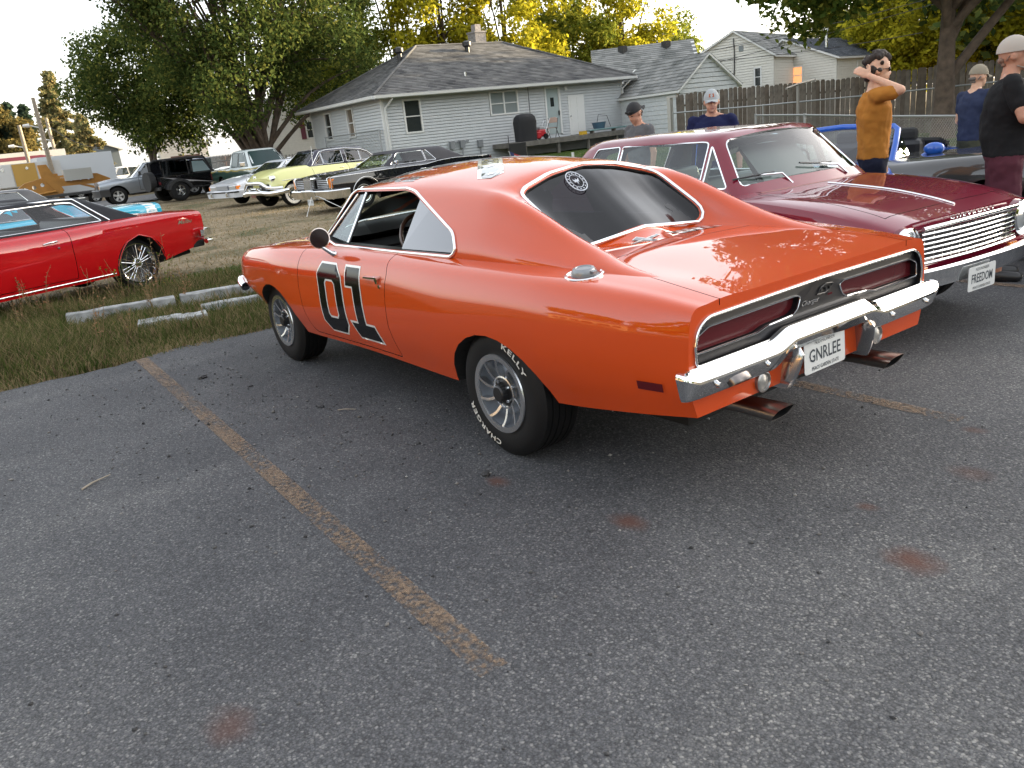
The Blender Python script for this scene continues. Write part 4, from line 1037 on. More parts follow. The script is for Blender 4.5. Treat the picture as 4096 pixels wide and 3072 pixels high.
# ---- maroon two-door next to the orange coupe
def build_maroon():
    pm = mat('maroon_paint', (.15, .003, .018), rough=.35, coat=1, coat_rough=.015, metal=.1, spec=.05)
    sp = dict(paint=pm, xr=-1.05, xf=3.52, wb=2.79, wr=.315, track=.80, rr=.18, tw=.19, style='steel',
      W=[(-1.05, .80), (-.8, .86), (0, .885), (1.5, .89), (3.0, .875), (3.35, .85), (3.52, .82)],
      SILL=[(-1.05, .42), (-.6, .32), (0, .27), (3.0, .27), (3.52, .40)],
      SH=[(-1.05, .84), (-.8, .88), (0, .92), (1.2, .95), (2.1, .955), (2.9, .90), (3.3, .83), (3.52, .765)],
      TOP=[(-1.05, .86), (-.5, .92), (.1, .96), (2.0, .985), (2.4, .975), (3.0, .925), (3.35, .86), (3.52, .805)],
      ks=.93, kc=.70, crease=True, shs=False, nose=.03,
      cab=(.0, .45, 1.92, 2.28), zr=1.425, yb=.775, yr=.60, zbelt=.97, SHc=.98, wsdx=.14, wz=(1.02, 1.352),
      win=[[(.42, 1.02), (.60, 1.335), (.90, 1.345), (.90, 1.015)], [(.93, 1.015), (.93, 1.345), (1.84, 1.345), (1.90, 1.335), (1.915, 1.015)], [(1.945, 1.015), (1.93, 1.32), (2.20, 1.02)]],
      open=True, glass=glassmat('maroon_car_glass', (.80, .90, .88), boost=1.5), inmat=mat('grey_headliner', (.20, .23, .24), rough=.9),
      doors=[[(.92, .34), (.90, .99), (2.14, .99), (2.16, .34)]], lids=[('bonnet', 2.42, 3.40, .66)], lidz=.80, ang=24)
    car, S, SU, dl = make_car(sp, 'maroon two-door hardtop with wide chrome grille, facing us beside the orange coupe', 'car', 'classic_car')
    vinyl = mat('seat_teal_black', (.03, .04, .045), rough=.35)
    bench(car, .75, .58, .6, vinyl); bench(car, 1.45, .60, .62, vinyl, .42); swheel(car, (1.88, .34, 1.02), .2, mat('sw', (.05, .06, .07), rough=.4))
    blk(car, 'dashboard', (1.98, -.70, .70), (2.2, .70, .975), mat('dash', (.02, .03, .035), rough=.5), .02)
    m = MB(); m.tube([(1.92, 0, 1.36), (1.90, 0, 1.30)], .006, 6); m.box((1.88, -.12, 1.255), (1.90, .12, 1.305)); m.build('interior_mirror', [chrome], car)
    # grille: chrome surround, six bars, fine uprights
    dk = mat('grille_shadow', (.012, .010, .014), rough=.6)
    gx = lambda y: 3.60-.045*(abs(y)/.6)**2
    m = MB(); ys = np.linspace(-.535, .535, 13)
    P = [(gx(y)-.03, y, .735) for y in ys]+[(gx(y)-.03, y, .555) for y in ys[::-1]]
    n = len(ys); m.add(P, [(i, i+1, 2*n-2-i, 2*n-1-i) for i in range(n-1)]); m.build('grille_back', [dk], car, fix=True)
    for i in range(6):
        z = .575+i*.030; bar(car, 'grille_bar', [(gx(y), y, z) for y in ys], .006, chrome, 6)
    m = MB()
    for y in np.linspace(-.50, .50, 13): m.box((gx(y)-.014, y-.0018, .558), (gx(y)-.006, y+.0018, .735))
    o = m.build('grille_uprights', [chrome_dull], car); o['kind'] = 'stuff'
    bar(car, 'grille_surround', [(gx(y)+.008, y, .755+.012*(1-(y/.6)**2)) for y in ys], .014, chrome, 8); bar(car, 'grille_surround', [(gx(y)+.002, y, .548) for y in ys], .009, chrome, 8)
    blk(car, 'lower_valance', (3.42, -.70, .43), (3.56, .70, .545), pm, .02)
    for s in (1, -1):
        lamp(car, 'headlamp', (3.560, s*.655, .665), .088, bez=.030, depth=.10)
        blk(car, 'indicator', (3.555, s*.52-.05, .49), (3.575, s*.52+.05, .52), lens_amber, .004)
    hw = [(3.655, 0, .47), (3.65, .3, .47), (3.62, .6, .47), (3.575, .80, .475), (3.50, .895, .48), (3.35, .92, .48), (3.25, .92, .48)]
    bmp = bar(car, 'front_bumper', sym(hw), 0, chrome, sq=(.07, .12), cat=1)
    for y in (.45, -.45, .75, -.75): lamp(car, 'bumper_bolt', (3.66-.045*(abs(y)/.6)**2, y, .47), .009, chrome, chrome, bez=.003, depth=.01)
    bar(car, 'rear_bumper', [(-1.0, -.88, .46), (-1.14, -.7, .46), (-1.17, 0, .46), (-1.14, .7, .46), (-1.0, .88, .46)], 0, chrome, sq=(.06, .14), cat=1)
    plate(car, lambda a, b, d: (3.70+d, a-.09, .405+b), 'N.D.PIONEER', 'FREEDOM', 'PEACE GARDEN STATE')
    text_on('CHEVROLET', lambda a, b: (3.575+.004-.05*(abs(a)/.6)**2, a, .79+b), [chrome], 'bonnet_lettering', car, w=.50, h=.022, spacing=1.5, bold=.01)['kind'] = 'stuff'
    # bonnet strip and cowl
    pts = [S.top(x, 0, .004) for x in np.linspace(2.5, 3.45, 14)]; bar(car, 'bonnet_strip', [p for p in pts if p], .007, chrome)
    m = MB(); m.box((2.30, -.60, .965), (2.40, .60, .978)); m.build('cowl_vent', [pm], car)
    def wp(a, b):
        dn = Vector((.75, 0, .66)).normalized(); h, n, *_ = SU.bvh.ray_cast(Vector((2.28+(1.92-2.28)*(b-1.02)/.38, a, b))+dn*.8, -dn); return h+n*.018 if h else Vector((2.2, a, b))
    for y0 in (.42, -.22):
        piv = Vector((2.36, y0, 1.0)); tip = wp(y0-.30, 1.06); bar(car, 'wiper_arm', [piv, wp(y0-.06, 1.035), tip], [.010, .007, .005], chrome, 6)
        bar(car, 'wiper_blade', [wp(y0-.12, 1.052), wp(y0-.30, 1.058), wp(y0-.46, 1.078)], .007, black_trim, 6)
    for d in dl[:2]:
        s = 1 if d is dl[0] else -1
        p = S.side(1.08, .86, s); bar(d, 'door_handle', [p+Vector((0, s*.004, 0)), p+Vector((.03, s*.035, 0)), p+Vector((.13, s*.035, 0)), p+Vector((.15, s*.004, 0))], .008, chrome, 6)
    for s in (1, -1): lamp(car, 'tail_lamp', (-1.06, s*.6, .68), .06, lens_red, fwd_=-1)
    put(car, 2.80, -2.60, 180-4.4)
    # world x of bumper = 2.8-3.6
    return car
build_maroon()
# ------------------------------------------------------------------ ground
rng = np.random.default_rng(7)
def sstep(t): t = np.clip(t, 0, 1); return t*t*(3-2*t)
def gh(x, y):
    k = .35*sstep((-10.8-np.asarray(y, float))/4.5); w = .55+.45*sstep((np.asarray(x, float)-10)/12)
    return k*w
def nodes(m): t = m.node_tree; return t, t.nodes, t.links, t.nodes['Principled BSDF']
def asphalt_mat():
    m, t, b = nmat('asphalt'); L = t.links; N = t.nodes
    tc = N.new('ShaderNodeTexCoord')
    def noise(sc, det=6, ro=.55): n = N.new('ShaderNodeTexNoise'); n.inputs['Scale'].default_value = sc; n.inputs['Detail'].default_value = det; n.inputs['Roughness'].default_value = ro; L.new(tc.outputs['Object'], n.inputs['Vector']); return n
    def vor(sc, f='F1', rnd=1): n = N.new('ShaderNodeTexVoronoi'); n.inputs['Scale'].default_value = sc; n.feature = f; L.new(tc.outputs['Object'], n.inputs['Vector']); return n
    def ramp(src, pts):
        r = N.new('ShaderNodeValToRGB'); e = r.color_ramp.elements
        while len(e) < len(pts): e.new(.5)
        for q, (p, c) in zip(e, pts): q.position = p; q.color = (*c, 1) if len(c) == 3 else c
        L.new(src, r.inputs[0]); return r
    def mix(a, b_, f, mode='MIX'):
        x = N.new('ShaderNodeMixRGB'); x.blend_type = mode
        for s, i in ((f, 0), (a, 1), (b_, 2)):
            if isinstance(s, (int, float)): x.inputs[i].default_value = s
            elif isinstance(s, tuple): x.inputs[i].default_value = (*s, 1)
            else: L.new(s, x.inputs[i])
        return x.outputs[0]
    big = noise(.22, 5); med = noise(1.7, 6); v1 = vor(115); v2 = vor(230); 
    stone = N.new('ShaderNodeSeparateColor'); L.new(v1.outputs['Color'], stone.inputs[0]); stone2 = N.new('ShaderNodeSeparateColor'); L.new(v2.outputs['Color'], stone2.inputs[0])
    c0 = ramp(stone.outputs[0], [(0, (.040, .041, .044)), (.45, (.070, .072, .077)), (.80, (.108, .110, .114)), (.93, (.19, .188, .182)), (1, (.30, .295, .28))])
    c1 = ramp(stone2.outputs[1], [(0, (.045, .046, .050)), (.5, (.080, .082, .087)), (.9, (.13, .132, .136)), (1, (.24, .235, .225))])
    c = mix(c0.outputs[0], c1.outputs[0], .45)
    pit = ramp(v1.outputs['Distance'], [(0, (1, 1, 1)), (.35, (1, 1, 1)), (.75, (.50, .50, .50))]); c = mix(c, pit.outputs[0], .75, 'MULTIPLY')
    bg_ = ramp(big.outputs[0], [(.32, (.66, .67, .70)), (.5, (.92, .92, .93)), (.66, (1.25, 1.23, 1.18))]); c = mix(c, bg_.outputs[0], 1.0, 'MULTIPLY')
    md = ramp(med.outputs[0], [(.3, (.86, .86, .87)), (.7, (1.14, 1.13, 1.12))]); c = mix(c, md.outputs[0], 1.0, 'MULTIPLY')
    # tyre-dust sweep, pale band across the bays
    mp = N.new('ShaderNodeMapping'); mp.inputs['Scale'].default_value = (.9, .12, 1); mp.inputs['Rotation'].default_value = (0, 0, rad(18)); L.new(tc.outputs['Object'], mp.inputs[0])
    nb = N.new('ShaderNodeTexNoise'); nb.inputs['Scale'].default_value = 1.3; nb.inputs['Detail'].default_value = 4; L.new(mp.outputs[0], nb.inputs['Vector']); rb = ramp(nb.outputs[0], [(.52, (0, 0, 0)), (.72, (1, 1, 1))])
    c = mix(c, (.15, .148, .14), 0.0) if False else mix(c, mix(c, (1.35, 1.33, 1.28), 1.0, 'MULTIPLY'), rb.outputs[0])
    # rust coloured stains at fixed places
    for (sx, sy, sr, st) in STAINS:
        mp = N.new('ShaderNodeMapping'); mp.vector_type = 'POINT'; mp.inputs['Location'].default_value = (-sx/sr, -sy/(sr*.7), 0); mp.inputs['Scale'].default_value = (1/sr, 1/(sr*.7), 0)
        L.new(tc.outputs['Object'], mp.inputs[0]); ad = N.new('ShaderNodeVectorMath'); ad.operation = 'ADD'; nd = noise(9, 4); sc = N.new('ShaderNodeVectorMath'); sc.operation = 'SCALE'; sc.inputs['Scale'].default_value = .9
        L.new(nd.outputs['Color'], sc.inputs[0]); L.new(mp.outputs[0], ad.inputs[0]); L.new(sc.outputs[0], ad.inputs[1]); sb = N.new('ShaderNodeVectorMath'); sb.operation = 'SUBTRACT'; sb.inputs[1].default_value = (.45, .45, .45); L.new(ad.outputs[0], sb.inputs[0])
        ml = N.new('ShaderNodeVectorMath'); ml.operation = 'MULTIPLY'; ml.inputs[1].default_value = (1, 1, 0); L.new(sb.outputs[0], ml.inputs[0]); ln = N.new('ShaderNodeVectorMath'); ln.operation = 'LENGTH'; L.new(ml.outputs[0], ln.inputs[0])
        mr = N.new('ShaderNodeMapRange'); mr.inputs[1].default_value = 1.0; mr.inputs[2].default_value = .25; mr.inputs[3].default_value = 0; mr.inputs[4].default_value = st; L.new(ln.outputs['Value'], mr.inputs[0])
        c = mix(c, (.085, .034, .022), mr.outputs[0])
    L.new(c, b.inputs['Base Color']); b.inputs['Roughness'].default_value = .82; b.inputs['Specular IOR Level'].default_value = .35
    hm = N.new('ShaderNodeMath'); hm.operation = 'ADD'; L.new(stone.outputs[1], hm.inputs[0]); inv = N.new('ShaderNodeMath'); inv.operation = 'MULTIPLY'; inv.inputs[1].default_value = -1.6; L.new(v1.outputs['Distance'], inv.inputs[0]); L.new(inv.outputs[0], hm.inputs[1])
    bp = N.new('ShaderNodeBump'); bp.inputs['Strength'].default_value = .6; bp.inputs['Distance'].default_value = .003; L.new(hm.outputs[0], bp.inputs['Height']); L.new(bp.outputs[0], b.inputs['Normal'])
    return m
STAINS = [(-.22, 1.14, .09, .75), (-.98, 1.02, .11, .8), (-1.78, 1.42, .13, .0), (-1.93, .57, .13, .85), (-1.62, 1.87, .0001, 0), (-1.55, -.72, .07, .5), (-1.60, .30, .06, .6), (-1.75, -.25, .12, .4), (-1.0, 2.7, .12, .5)]
def soil_mat(name, cols, sc=1.0, bump=.5):
    m, t, b = nmat(name); L = t.links; N = t.nodes; tc = N.new('ShaderNodeTexCoord')
    n = N.new('ShaderNodeTexNoise'); n.inputs['Scale'].default_value = .45*sc; n.inputs['Detail'].default_value = 9; n.inputs['Roughness'].default_value = .68; L.new(tc.outputs['Object'], n.inputs['Vector'])
    r = N.new('ShaderNodeValToRGB'); e = r.color_ramp.elements
    while len(e) < len(cols): e.new(.5)
    for i, c in enumerate(cols): e[i].position = .32+.36*i/(len(cols)-1); e[i].color = (*c, 1)
    L.new(n.outputs[0], r.inputs[0])
    n2 = N.new('ShaderNodeTexNoise'); n2.inputs['Scale'].default_value = 22*sc; n2.inputs['Detail'].default_value = 5; L.new(tc.outputs['Object'], n2.inputs['Vector'])
    mr = N.new('ShaderNodeMapRange'); mr.inputs[1].default_value = .3; mr.inputs[2].default_value = .7; mr.inputs[3].default_value = .6; mr.inputs[4].default_value = 1.45; L.new(n2.outputs[0], mr.inputs[0])
    v = N.new('ShaderNodeVectorMath'); v.operation = 'SCALE'; L.new(r.outputs[0], v.inputs[0]); L.new(mr.outputs[0], v.inputs['Scale']); L.new(v.outputs[0], b.inputs['Base Color']); b.inputs['Roughness'].default_value = .95; b.inputs['Specular IOR Level'].default_value = .1
    bp = N.new('ShaderNodeBump'); bp.inputs['Strength'].default_value = bump; bp.inputs['Distance'].default_value = .03; L.new(n2.outputs[0], bp.inputs['Height']); L.new(bp.outputs[0], b.inputs['Normal'])
    return m
def grid_mesh(xs, ys, zf):
    X, Y = np.meshgrid(xs, ys, indexing='ij'); Z = zf(X, Y); v = np.stack([X, Y, Z], -1).reshape(-1, 3); n, m_ = len(xs), len(ys)
    f = [(i*m_+j, (i+1)*m_+j, (i+1)*m_+j+1, i*m_+j+1) for i in range(n-1) for j in range(m_-1)]; return v, f
field_m = soil_mat('dry_grass_soil', [(.085, .085, .045), (.17, .135, .085), (.22, .175, .115), (.12, .105, .062), (.07, .08, .035)], .8)
lawn_m = soil_mat('lawn_soil', [(.03, .05, .015), (.05, .075, .02), (.075, .085, .03)], 1.2)
xs = np.concatenate([[-400, -150, -80, -45], np.arange(-30, 60, 3.0), [70, 90, 130, 200, 400, 700]]); ys = np.concatenate([[-600, -300, -120, -80], np.arange(-60, 30, 1.5), [40, 80, 160, 400]])
v, f = grid_mesh(xs, ys, lambda X, Y: gh(X, Y)-.03); o = link('ground', mesh_from('ground', v, f, [field_m], 60)); tag(o, kind='structure')
# car park: ragged edge where the weeds creep over
edge = [(-45, -9.6)]
for y in np.arange(-9.6, 30, .12): edge.append((4.42+.05*math.sin(y*1.7)+.05*math.sin(y*5.3+1)+rng.normal(0, .018)-.02*(y if y > 0 else 0), y))
edge += [(4.0, 34), (-45, 34)]
m = MB(); n = len(edge); m.add([(x, y, 0) for x, y in edge]+[(x, y, -.06) for x, y in edge], [tuple(range(n))]+[(i, n+i, n+(i+1) % n, (i+1) % n) for i in range(n)])
o = m.build('car_park', [asphalt_mat()], fix=True); tag(o, kind='structure')
# painted bay lines (worn ochre)
def line_mat():
    m, t, b = nmat('worn_line_paint'); L = t.links; N = t.nodes; tc = N.new('ShaderNodeTexCoord')
    n = N.new('ShaderNodeTexNoise'); n.inputs['Scale'].default_value = 40; n.inputs['Detail'].default_value = 6; L.new(tc.outputs['Object'], n.inputs['Vector'])
    n2 = N.new('ShaderNodeTexNoise'); n2.inputs['Scale'].default_value = 2.2; n2.inputs['Detail'].default_value = 3; L.new(tc.outputs['Object'], n2.inputs['Vector'])
    ad = N.new('ShaderNodeMath'); ad.operation = 'ADD'; L.new(n.outputs[0], ad.inputs[0]); L.new(n2.outputs[0], ad.inputs[1])
    mr = N.new('ShaderNodeMapRange'); mr.inputs[1].default_value = .86; mr.inputs[2].default_value = 1.06; mr.inputs[3].default_value = .04; mr.inputs[4].default_value = .56; L.new(ad.outputs[0], mr.inputs[0])
    b.inputs['Base Color'].default_value = (.235, .15, .085, 1); b.inputs['Roughness'].default_value = .8
    vo = N.new('ShaderNodeTexVoronoi'); vo.inputs['Scale'].default_value = 90; L.new(tc.outputs['Object'], vo.inputs['Vector']); sp = N.new('ShaderNodeSeparateColor'); L.new(vo.outputs['Color'], sp.inputs[0])
    r = N.new('ShaderNodeValToRGB'); r.color_ramp.elements[0].color = (.10, .066, .042, 1); r.color_ramp.elements[1].color = (.30, .20, .12, 1); L.new(sp.outputs[0], r.inputs[0]); L.new(r.outputs[0], b.inputs['Base Color'])
    L.new(mr.outputs[0], b.inputs['Alpha']); return m
lm = line_mat()
for i, (a, b_, w, lb) in enumerate([((4.35, 1.69), (-1.36, 1.99), .052, 'worn ochre bay line running beside the orange coupe toward the camera'), ((4.3, -1.05), (-1.45, -.80), .05, 'faint worn ochre bay line between the orange and maroon cars'), ((4.3, -3.95), (-1.5, -3.75), .05, 'worn ochre bay line on the far side of the maroon car')]):
    a = Vector(a); b_ = Vector(b_); d = (b_-a).normalized(); nn = Vector((-d.y, d.x))*w; m = MB(); K_ = 24; vv = []
    for k in range(K_+1):
        p = a.lerp(b_, k/K_); vv += [(p.x+nn.x, p.y+nn.y, .004), (p.x-nn.x, p.y-nn.y, .004)]
    m.add(vv, [(2*k, 2*k+1, 2*k+3, 2*k+2) for k in range(K_)]); o = m.build('bay_line', [lm]); tag(o, kind='structure')
# street, side lawn
m = MB(); m.add([(41.0, -3.2, -.012), (47, -60, .36+.01), (56, -60, .37), (50, -3, -.012), (50, 60, -.012), (41, 60, -.012)], [(0, 1, 2, 3), (0, 3, 4, 5)]); o = m.build('street', [mat('street_asphalt', (.10, .10, .105), rough=.85, noise=.2, nscale=2)]); tag(o, kind='structure')
v, f = grid_mesh(np.arange(5.5, 36, 1.5), np.arange(-34, -9.5, .75), lambda X, Y: gh(X, Y)-.018-.02*sstep((Y+12)/2)); o = link('lawn', mesh_from('lawn', v, f, [lawn_m], 60)); tag(o, kind='structure')
# ------------------------------------------------------------------ grass and weeds
def blade_mat(name, stops):
    m = bpy.data.materials.new(name); m.use_nodes = True; t = m.node_tree; t.nodes.clear(); N = t.nodes; L = t.links
    g = N.new('ShaderNodeNewGeometry'); r = N.new('ShaderNodeValToRGB'); e = r.color_ramp.elements
    while len(e) < len(stops): e.new(.5)
    for q, (p, c) in zip(e, stops): q.position = p; q.color = (*c, 1)
    L.new(g.outputs['Random Per Island'], r.inputs[0])
    d = N.new('ShaderNodeBsdfDiffuse'); tr = N.new('ShaderNodeBsdfTranslucent'); mi = N.new('ShaderNodeMixShader'); mi.inputs[0].default_value = .38; o = N.new('ShaderNodeOutputMaterial')
    L.new(r.outputs[0], d.inputs[0]); L.new(r.outputs[0], tr.inputs[0]); L.new(d.outputs[0], mi.inputs[1]); L.new(tr.outputs[0], mi.inputs[2]); L.new(mi.outputs[0], o.inputs[0]); return m
def blades(name, P, H, W, lean, mt, label, cat='grass', seg=2):
    n = len(P); A = rng.uniform(0, 2*PI, n); Bd = rng.uniform(0, 2*PI, n); H = np.asarray(H)*rng.uniform(.6, 1.25, n); W = W*rng.uniform(.7, 1.3, n)
    side = np.stack([np.cos(A), np.sin(A), np.zeros(n)], -1)*W[:, None]/2; ln = np.stack([np.cos(Bd), np.sin(Bd), np.zeros(n)], -1)*(H*lean*rng.uniform(.2, 1.2, n))[:, None]; up_ = np.array([0, 0, 1.])
    z1 = P+ln*.35+up_*(H*.55)[:, None]; z2 = P+ln+up_*(H*.95)[:, None]
    v = np.stack([P-side, P+side, z1+side*.75, z1-side*.75, z2], 1).reshape(-1, 3); b = np.arange(n)*5
    loops = np.concatenate([np.stack([b, b+1, b+2, b+3], -1).reshape(-1), np.stack([b+3, b+2, b+4], -1).reshape(-1)])
    me = bpy.data.meshes.new(name); me.vertices.add(n*5); me.vertices.foreach_set('co', v.astype(np.float32).ravel()); me.loops.add(n*7); me.loops.foreach_set('vertex_index', loops.astype(np.int32)); me.polygons.add(2*n)
    me.polygons.foreach_set('loop_start', np.concatenate([np.arange(n)*4, 4*n+np.arange(n)*3]).astype(np.int32)); me.polygons.foreach_set('loop_total', np.concatenate([np.full(n, 4), np.full(n, 3)]).astype(np.int32)); me.update(calc_edges=True); me.validate()
    me.materials.append(mt); o = link(name, me); return tag(o, label, cat, kind='stuff')
weed_m = blade_mat('weed_blades', [(0, (.035, .060, .015)), (.4, (.075, .10, .028)), (.6, (.15, .13, .06)), (.85, (.27, .21, .12)), (1, (.075, .045, .03))])
dry_m = blade_mat('dry_blades', [(0, (.30, .23, .13)), (.4, (.24, .18, .10)), (.75, (.36, .28, .17)), (1, (.10, .11, .04))])
green_m = blade_mat('green_blades', [(0, (.04, .085, .018)), (.5, (.07, .12, .025)), (.9, (.12, .14, .04)), (1, (.22, .18, .08))])
def scatter(x0, x1, y0, y1, n, dens=None):
    P = np.stack([rng.uniform(x0, x1, n), rng.uniform(y0, y1, n)], -1)
    if dens is not None: P = P[rng.uniform(0, 1, n) < dens(P[:, 0], P[:, 1])]
    return np.concatenate([P, (gh(P[:, 0], P[:, 1])-.03)[:, None]], -1)
pn = lambda x, y: .5+.5*np.sin(x*1.3+2*np.sin(y*.9))*np.sin(y*1.1+1.5*np.sin(x*.7))
P = scatter(4.36, 8.9, -1.2, 3.6, 85000, lambda x, y: (.35+.65*pn(x*1.7, y*1.9))*(1-.75*sstep((x-7.5)/1.3)))
hgt = .07+.15*pn(P[:, 0]*2.1, P[:, 1]*1.8)+.20*sstep((P[:, 1]-.8)/2.0)*pn(P[:, 0], P[:, 1])
hgt *= np.clip(.35+(P[:, 0]-4.4)*.5, .35, 1)*np.where((P[:, 1] < 1.9) & (P[:, 0] > 5.0) & (P[:, 0] < 7), .6, 1)
blades('verge_weeds', P, hgt, .009, .8, weed_m, 'strip of green and brown weeds between the asphalt edge and the red car', 'weeds')
P = scatter(5.0, 6.9, -.6, 2.1, 9000, lambda x, y: .25+.75*pn(x*2.6, y*2.9)); blades('verge_tufts', P, .10+.10*pn(P[:, 0]*3, P[:, 1]*3), .008, .7, weed_m, 'tufts of weeds growing over the white beams and slabs', 'weeds')
P = scatter(4.33, 4.95, -3.5, 5.5, 9000); blades('verge_dry_grass', P, np.full(len(P), .05), .008, .9, dry_m, 'straw coloured dry grass along the asphalt edge', 'grass')
P = scatter(5.8, 9.6, -3.4, .6, 16000, lambda x, y: .3+.7*pn(x*2, y*2)); blades('verge_green_grass', P, np.full(len(P), .07), .009, .8, green_m, 'short green grass behind the red car near the orange coupe nose', 'grass')
P = scatter(7, 34, -16, 1.5, 60000, lambda x, y: (.2+.8*pn(x*.5, y*.8))*np.clip(12/x, .25, 1)); blades('field_dry_grass', P, np.full(len(P), .045), .016, 1.0, dry_m, 'trampled dry grass of the field between the parked cars', 'grass')
P = scatter(9, 30, -22, -11.5, 30000); blades('lawn_grass', P, np.full(len(P), .05), .02, .7, green_m, 'mown green lawn beside the grey house', 'grass')
# individual taller weeds by the red car
def weed(x, y, h, seed, lab, col):
    r = np.random.default_rng(seed); t = thing('tall_weed', lab, 'weed', (x, y, float(gh(x, y))-.03), 0, 'tall weeds in front of the red car'); st = MB(); lf = MB()
    for k in range(r.integers(3, 6)):
        a = r.uniform(0, 2*PI); dv = Vector((math.cos(a), math.sin(a), 0)); H = h*r.uniform(.6, 1.1); pts = [dv*.02*k+dv*(.3*H*u*u*r.uniform(.6, 1.1))+Vector((0, 0, H*u)) for u in np.linspace(0, 1, 6)]; st.tube(pts, [.004*(1-.6*u) for u in np.linspace(0, 1, 6)], 4)
        for q in range(16):
            u = r.uniform(.25, 1); p = pts[min(5, int(u*5))].lerp(pts[min(5, int(u*5)+1)], u*5 % 1) if u < .99 else pts[5]; A = r.uniform(0, 2*PI); s = r.uniform(.015, .04)*(h/.5); e = Vector((math.cos(A), math.sin(A), r.uniform(-.2, .8)))*s; n_ = Vector((-math.sin(A), math.cos(A), 0))*s*.3; lf.add([p, p+e*.5+n_, p+e, p+e*.5-n_], [(0, 1, 2, 3)])
    st.build('stems', [mat('weed_stem', (.16, .12, .05), rough=.8)] if not st else [weed_stem], t); o = lf.build('leaves', [col], t); o['kind'] = 'stuff'
weed_stem = mat('weed_stem', (.16, .11, .05), rough=.8); dead_l = blade_mat('dead_heads', [(0, (.22, .12, .06)), (1, (.32, .20, .12))]); yel_l = blade_mat('goldenrod', [(0, (.30, .26, .04)), (.5, (.10, .15, .03)), (1, (.06, .11, .02))])
for i, (x, y, h, c, lb) in enumerate([(7.7, 1.95, .62, dead_l, 'dry seed-headed weed against the lower door of the red car, left one'), (7.5, 2.25, .50, dead_l, 'dry reddish weed at the left picture edge before the red car'), (7.2, 1.60, .58, dead_l, 'tall bare dry weed right of the leafy dock by the red car door'), (7.35, 1.72, .40, green_m, 'broad-leaved green dock weed by the red car sill'), (8.3, .98, .62, yel_l, 'bushy yellow-green goldenrod in front of the chrome wheel'), (8.0, .62, .75, dead_l, 'tall dry weed with seed heads right of the chrome wheel'), (8.2, .45, .62, yel_l, 'leafy weed partly over the right side of the chrome wheel'), (7.5, .90, .42, green_m, 'low leafy green weed before the red car sill'), (6.6, 2.3, .30, yel_l, 'clump of green weeds at the left end of the white beam'), (5.5, 1.55, .28, yel_l, 'green clump in front of the white beam near the asphalt'), (6.2, .5, .22, green_m, 'small green clump by the orange coupe bumper')]):
    for j in range(2 if c in (yel_l, green_m) else 1): weed(x+.06*j, y-.08*j, h, 40+i*3+j, lb if j == 0 else lb+', lower half', c)
for i in range(16):
    xx, yy = rng.uniform(4.9, 8.4), rng.uniform(.3, 3.4); weed(xx, yy, rng.uniform(.28, .55), 100+i, ['spindly brown weed in the verge', 'wispy green weed in the verge'][i % 2]+' '+['left of the white beam', 'beyond the asphalt edge', 'before the red car', 'near the broken slabs'][i // 2 % 4]+(', the taller' if i < 8 else ', the shorter'), [dead_l, weed_m][i % 2])
# white beams and broken concrete in the weeds
bm_w = mat('weathered_white_paint', (.25, .26, .26), rough=.8, noise=.4, nscale=9, bump=.3, bscale=30)
def beam(a, b_, w, h, z0, lb, nm='timber_beam', cat='beam', grp=None):
    a = Vector(a); b_ = Vector(b_); d = b_-a; t = thing(nm, lb, cat, (a.x, a.y, z0), math.atan2(d.y, d.x), grp); m = MB(); L_ = d.length
    N_ = 6; v = []; r = random.Random(int(a.x*100)+int(a.y*37))
    for k in range(N_+1):
        x = L_*k/N_; j = lambda s: r.uniform(-s, s); v += [(x, -w/2+j(.006), 0), (x, w/2+j(.006), 0), (x, w/2+j(.006), h+j(.006)), (x, -w/2+j(.006), h+j(.006))]
    f = [(0, 1, 2, 3), tuple(4*N_+q for q in (3, 2, 1, 0))]+[(4*k+q, 4*k+(q+1) % 4, 4*k+4+(q+1) % 4, 4*k+4+q) for k in range(N_) for q in range(4)]
    m.add(v, f); o = m.build('face', [bm_w], t, fix=True); md = o.modifiers.new('b', 'BEVEL'); md.width = .01; md.segments = 2
beam((7.0, 1.85), (6.78, .72), .17, .15, -.02, 'long white painted beam half buried in the weeds, left of the orange coupe nose', grp='white beams in the weeds'); beam((6.78, .66), (6.55, -.45), .17, .15, -.02, 'white painted beam in the weeds ending at the orange coupe bumper', grp='white beams in the weeds')
for a, b_, w, lb in [((5.9, 1.35), (5.78, .92), .26, 'broken pale concrete slab lying low in the weeds, left piece'), ((5.72, .98), (5.66, .70), .22, 'broken pale concrete slab low in the weeds, middle piece'), ((6.15, .62), (5.98, -.1), .14, 'thin pale concrete strip in the weeds near the coupe bumper')]: beam(a, b_, w, .09, -.02, lb, 'concrete_slab', 'slab', 'broken slabs in the weeds')
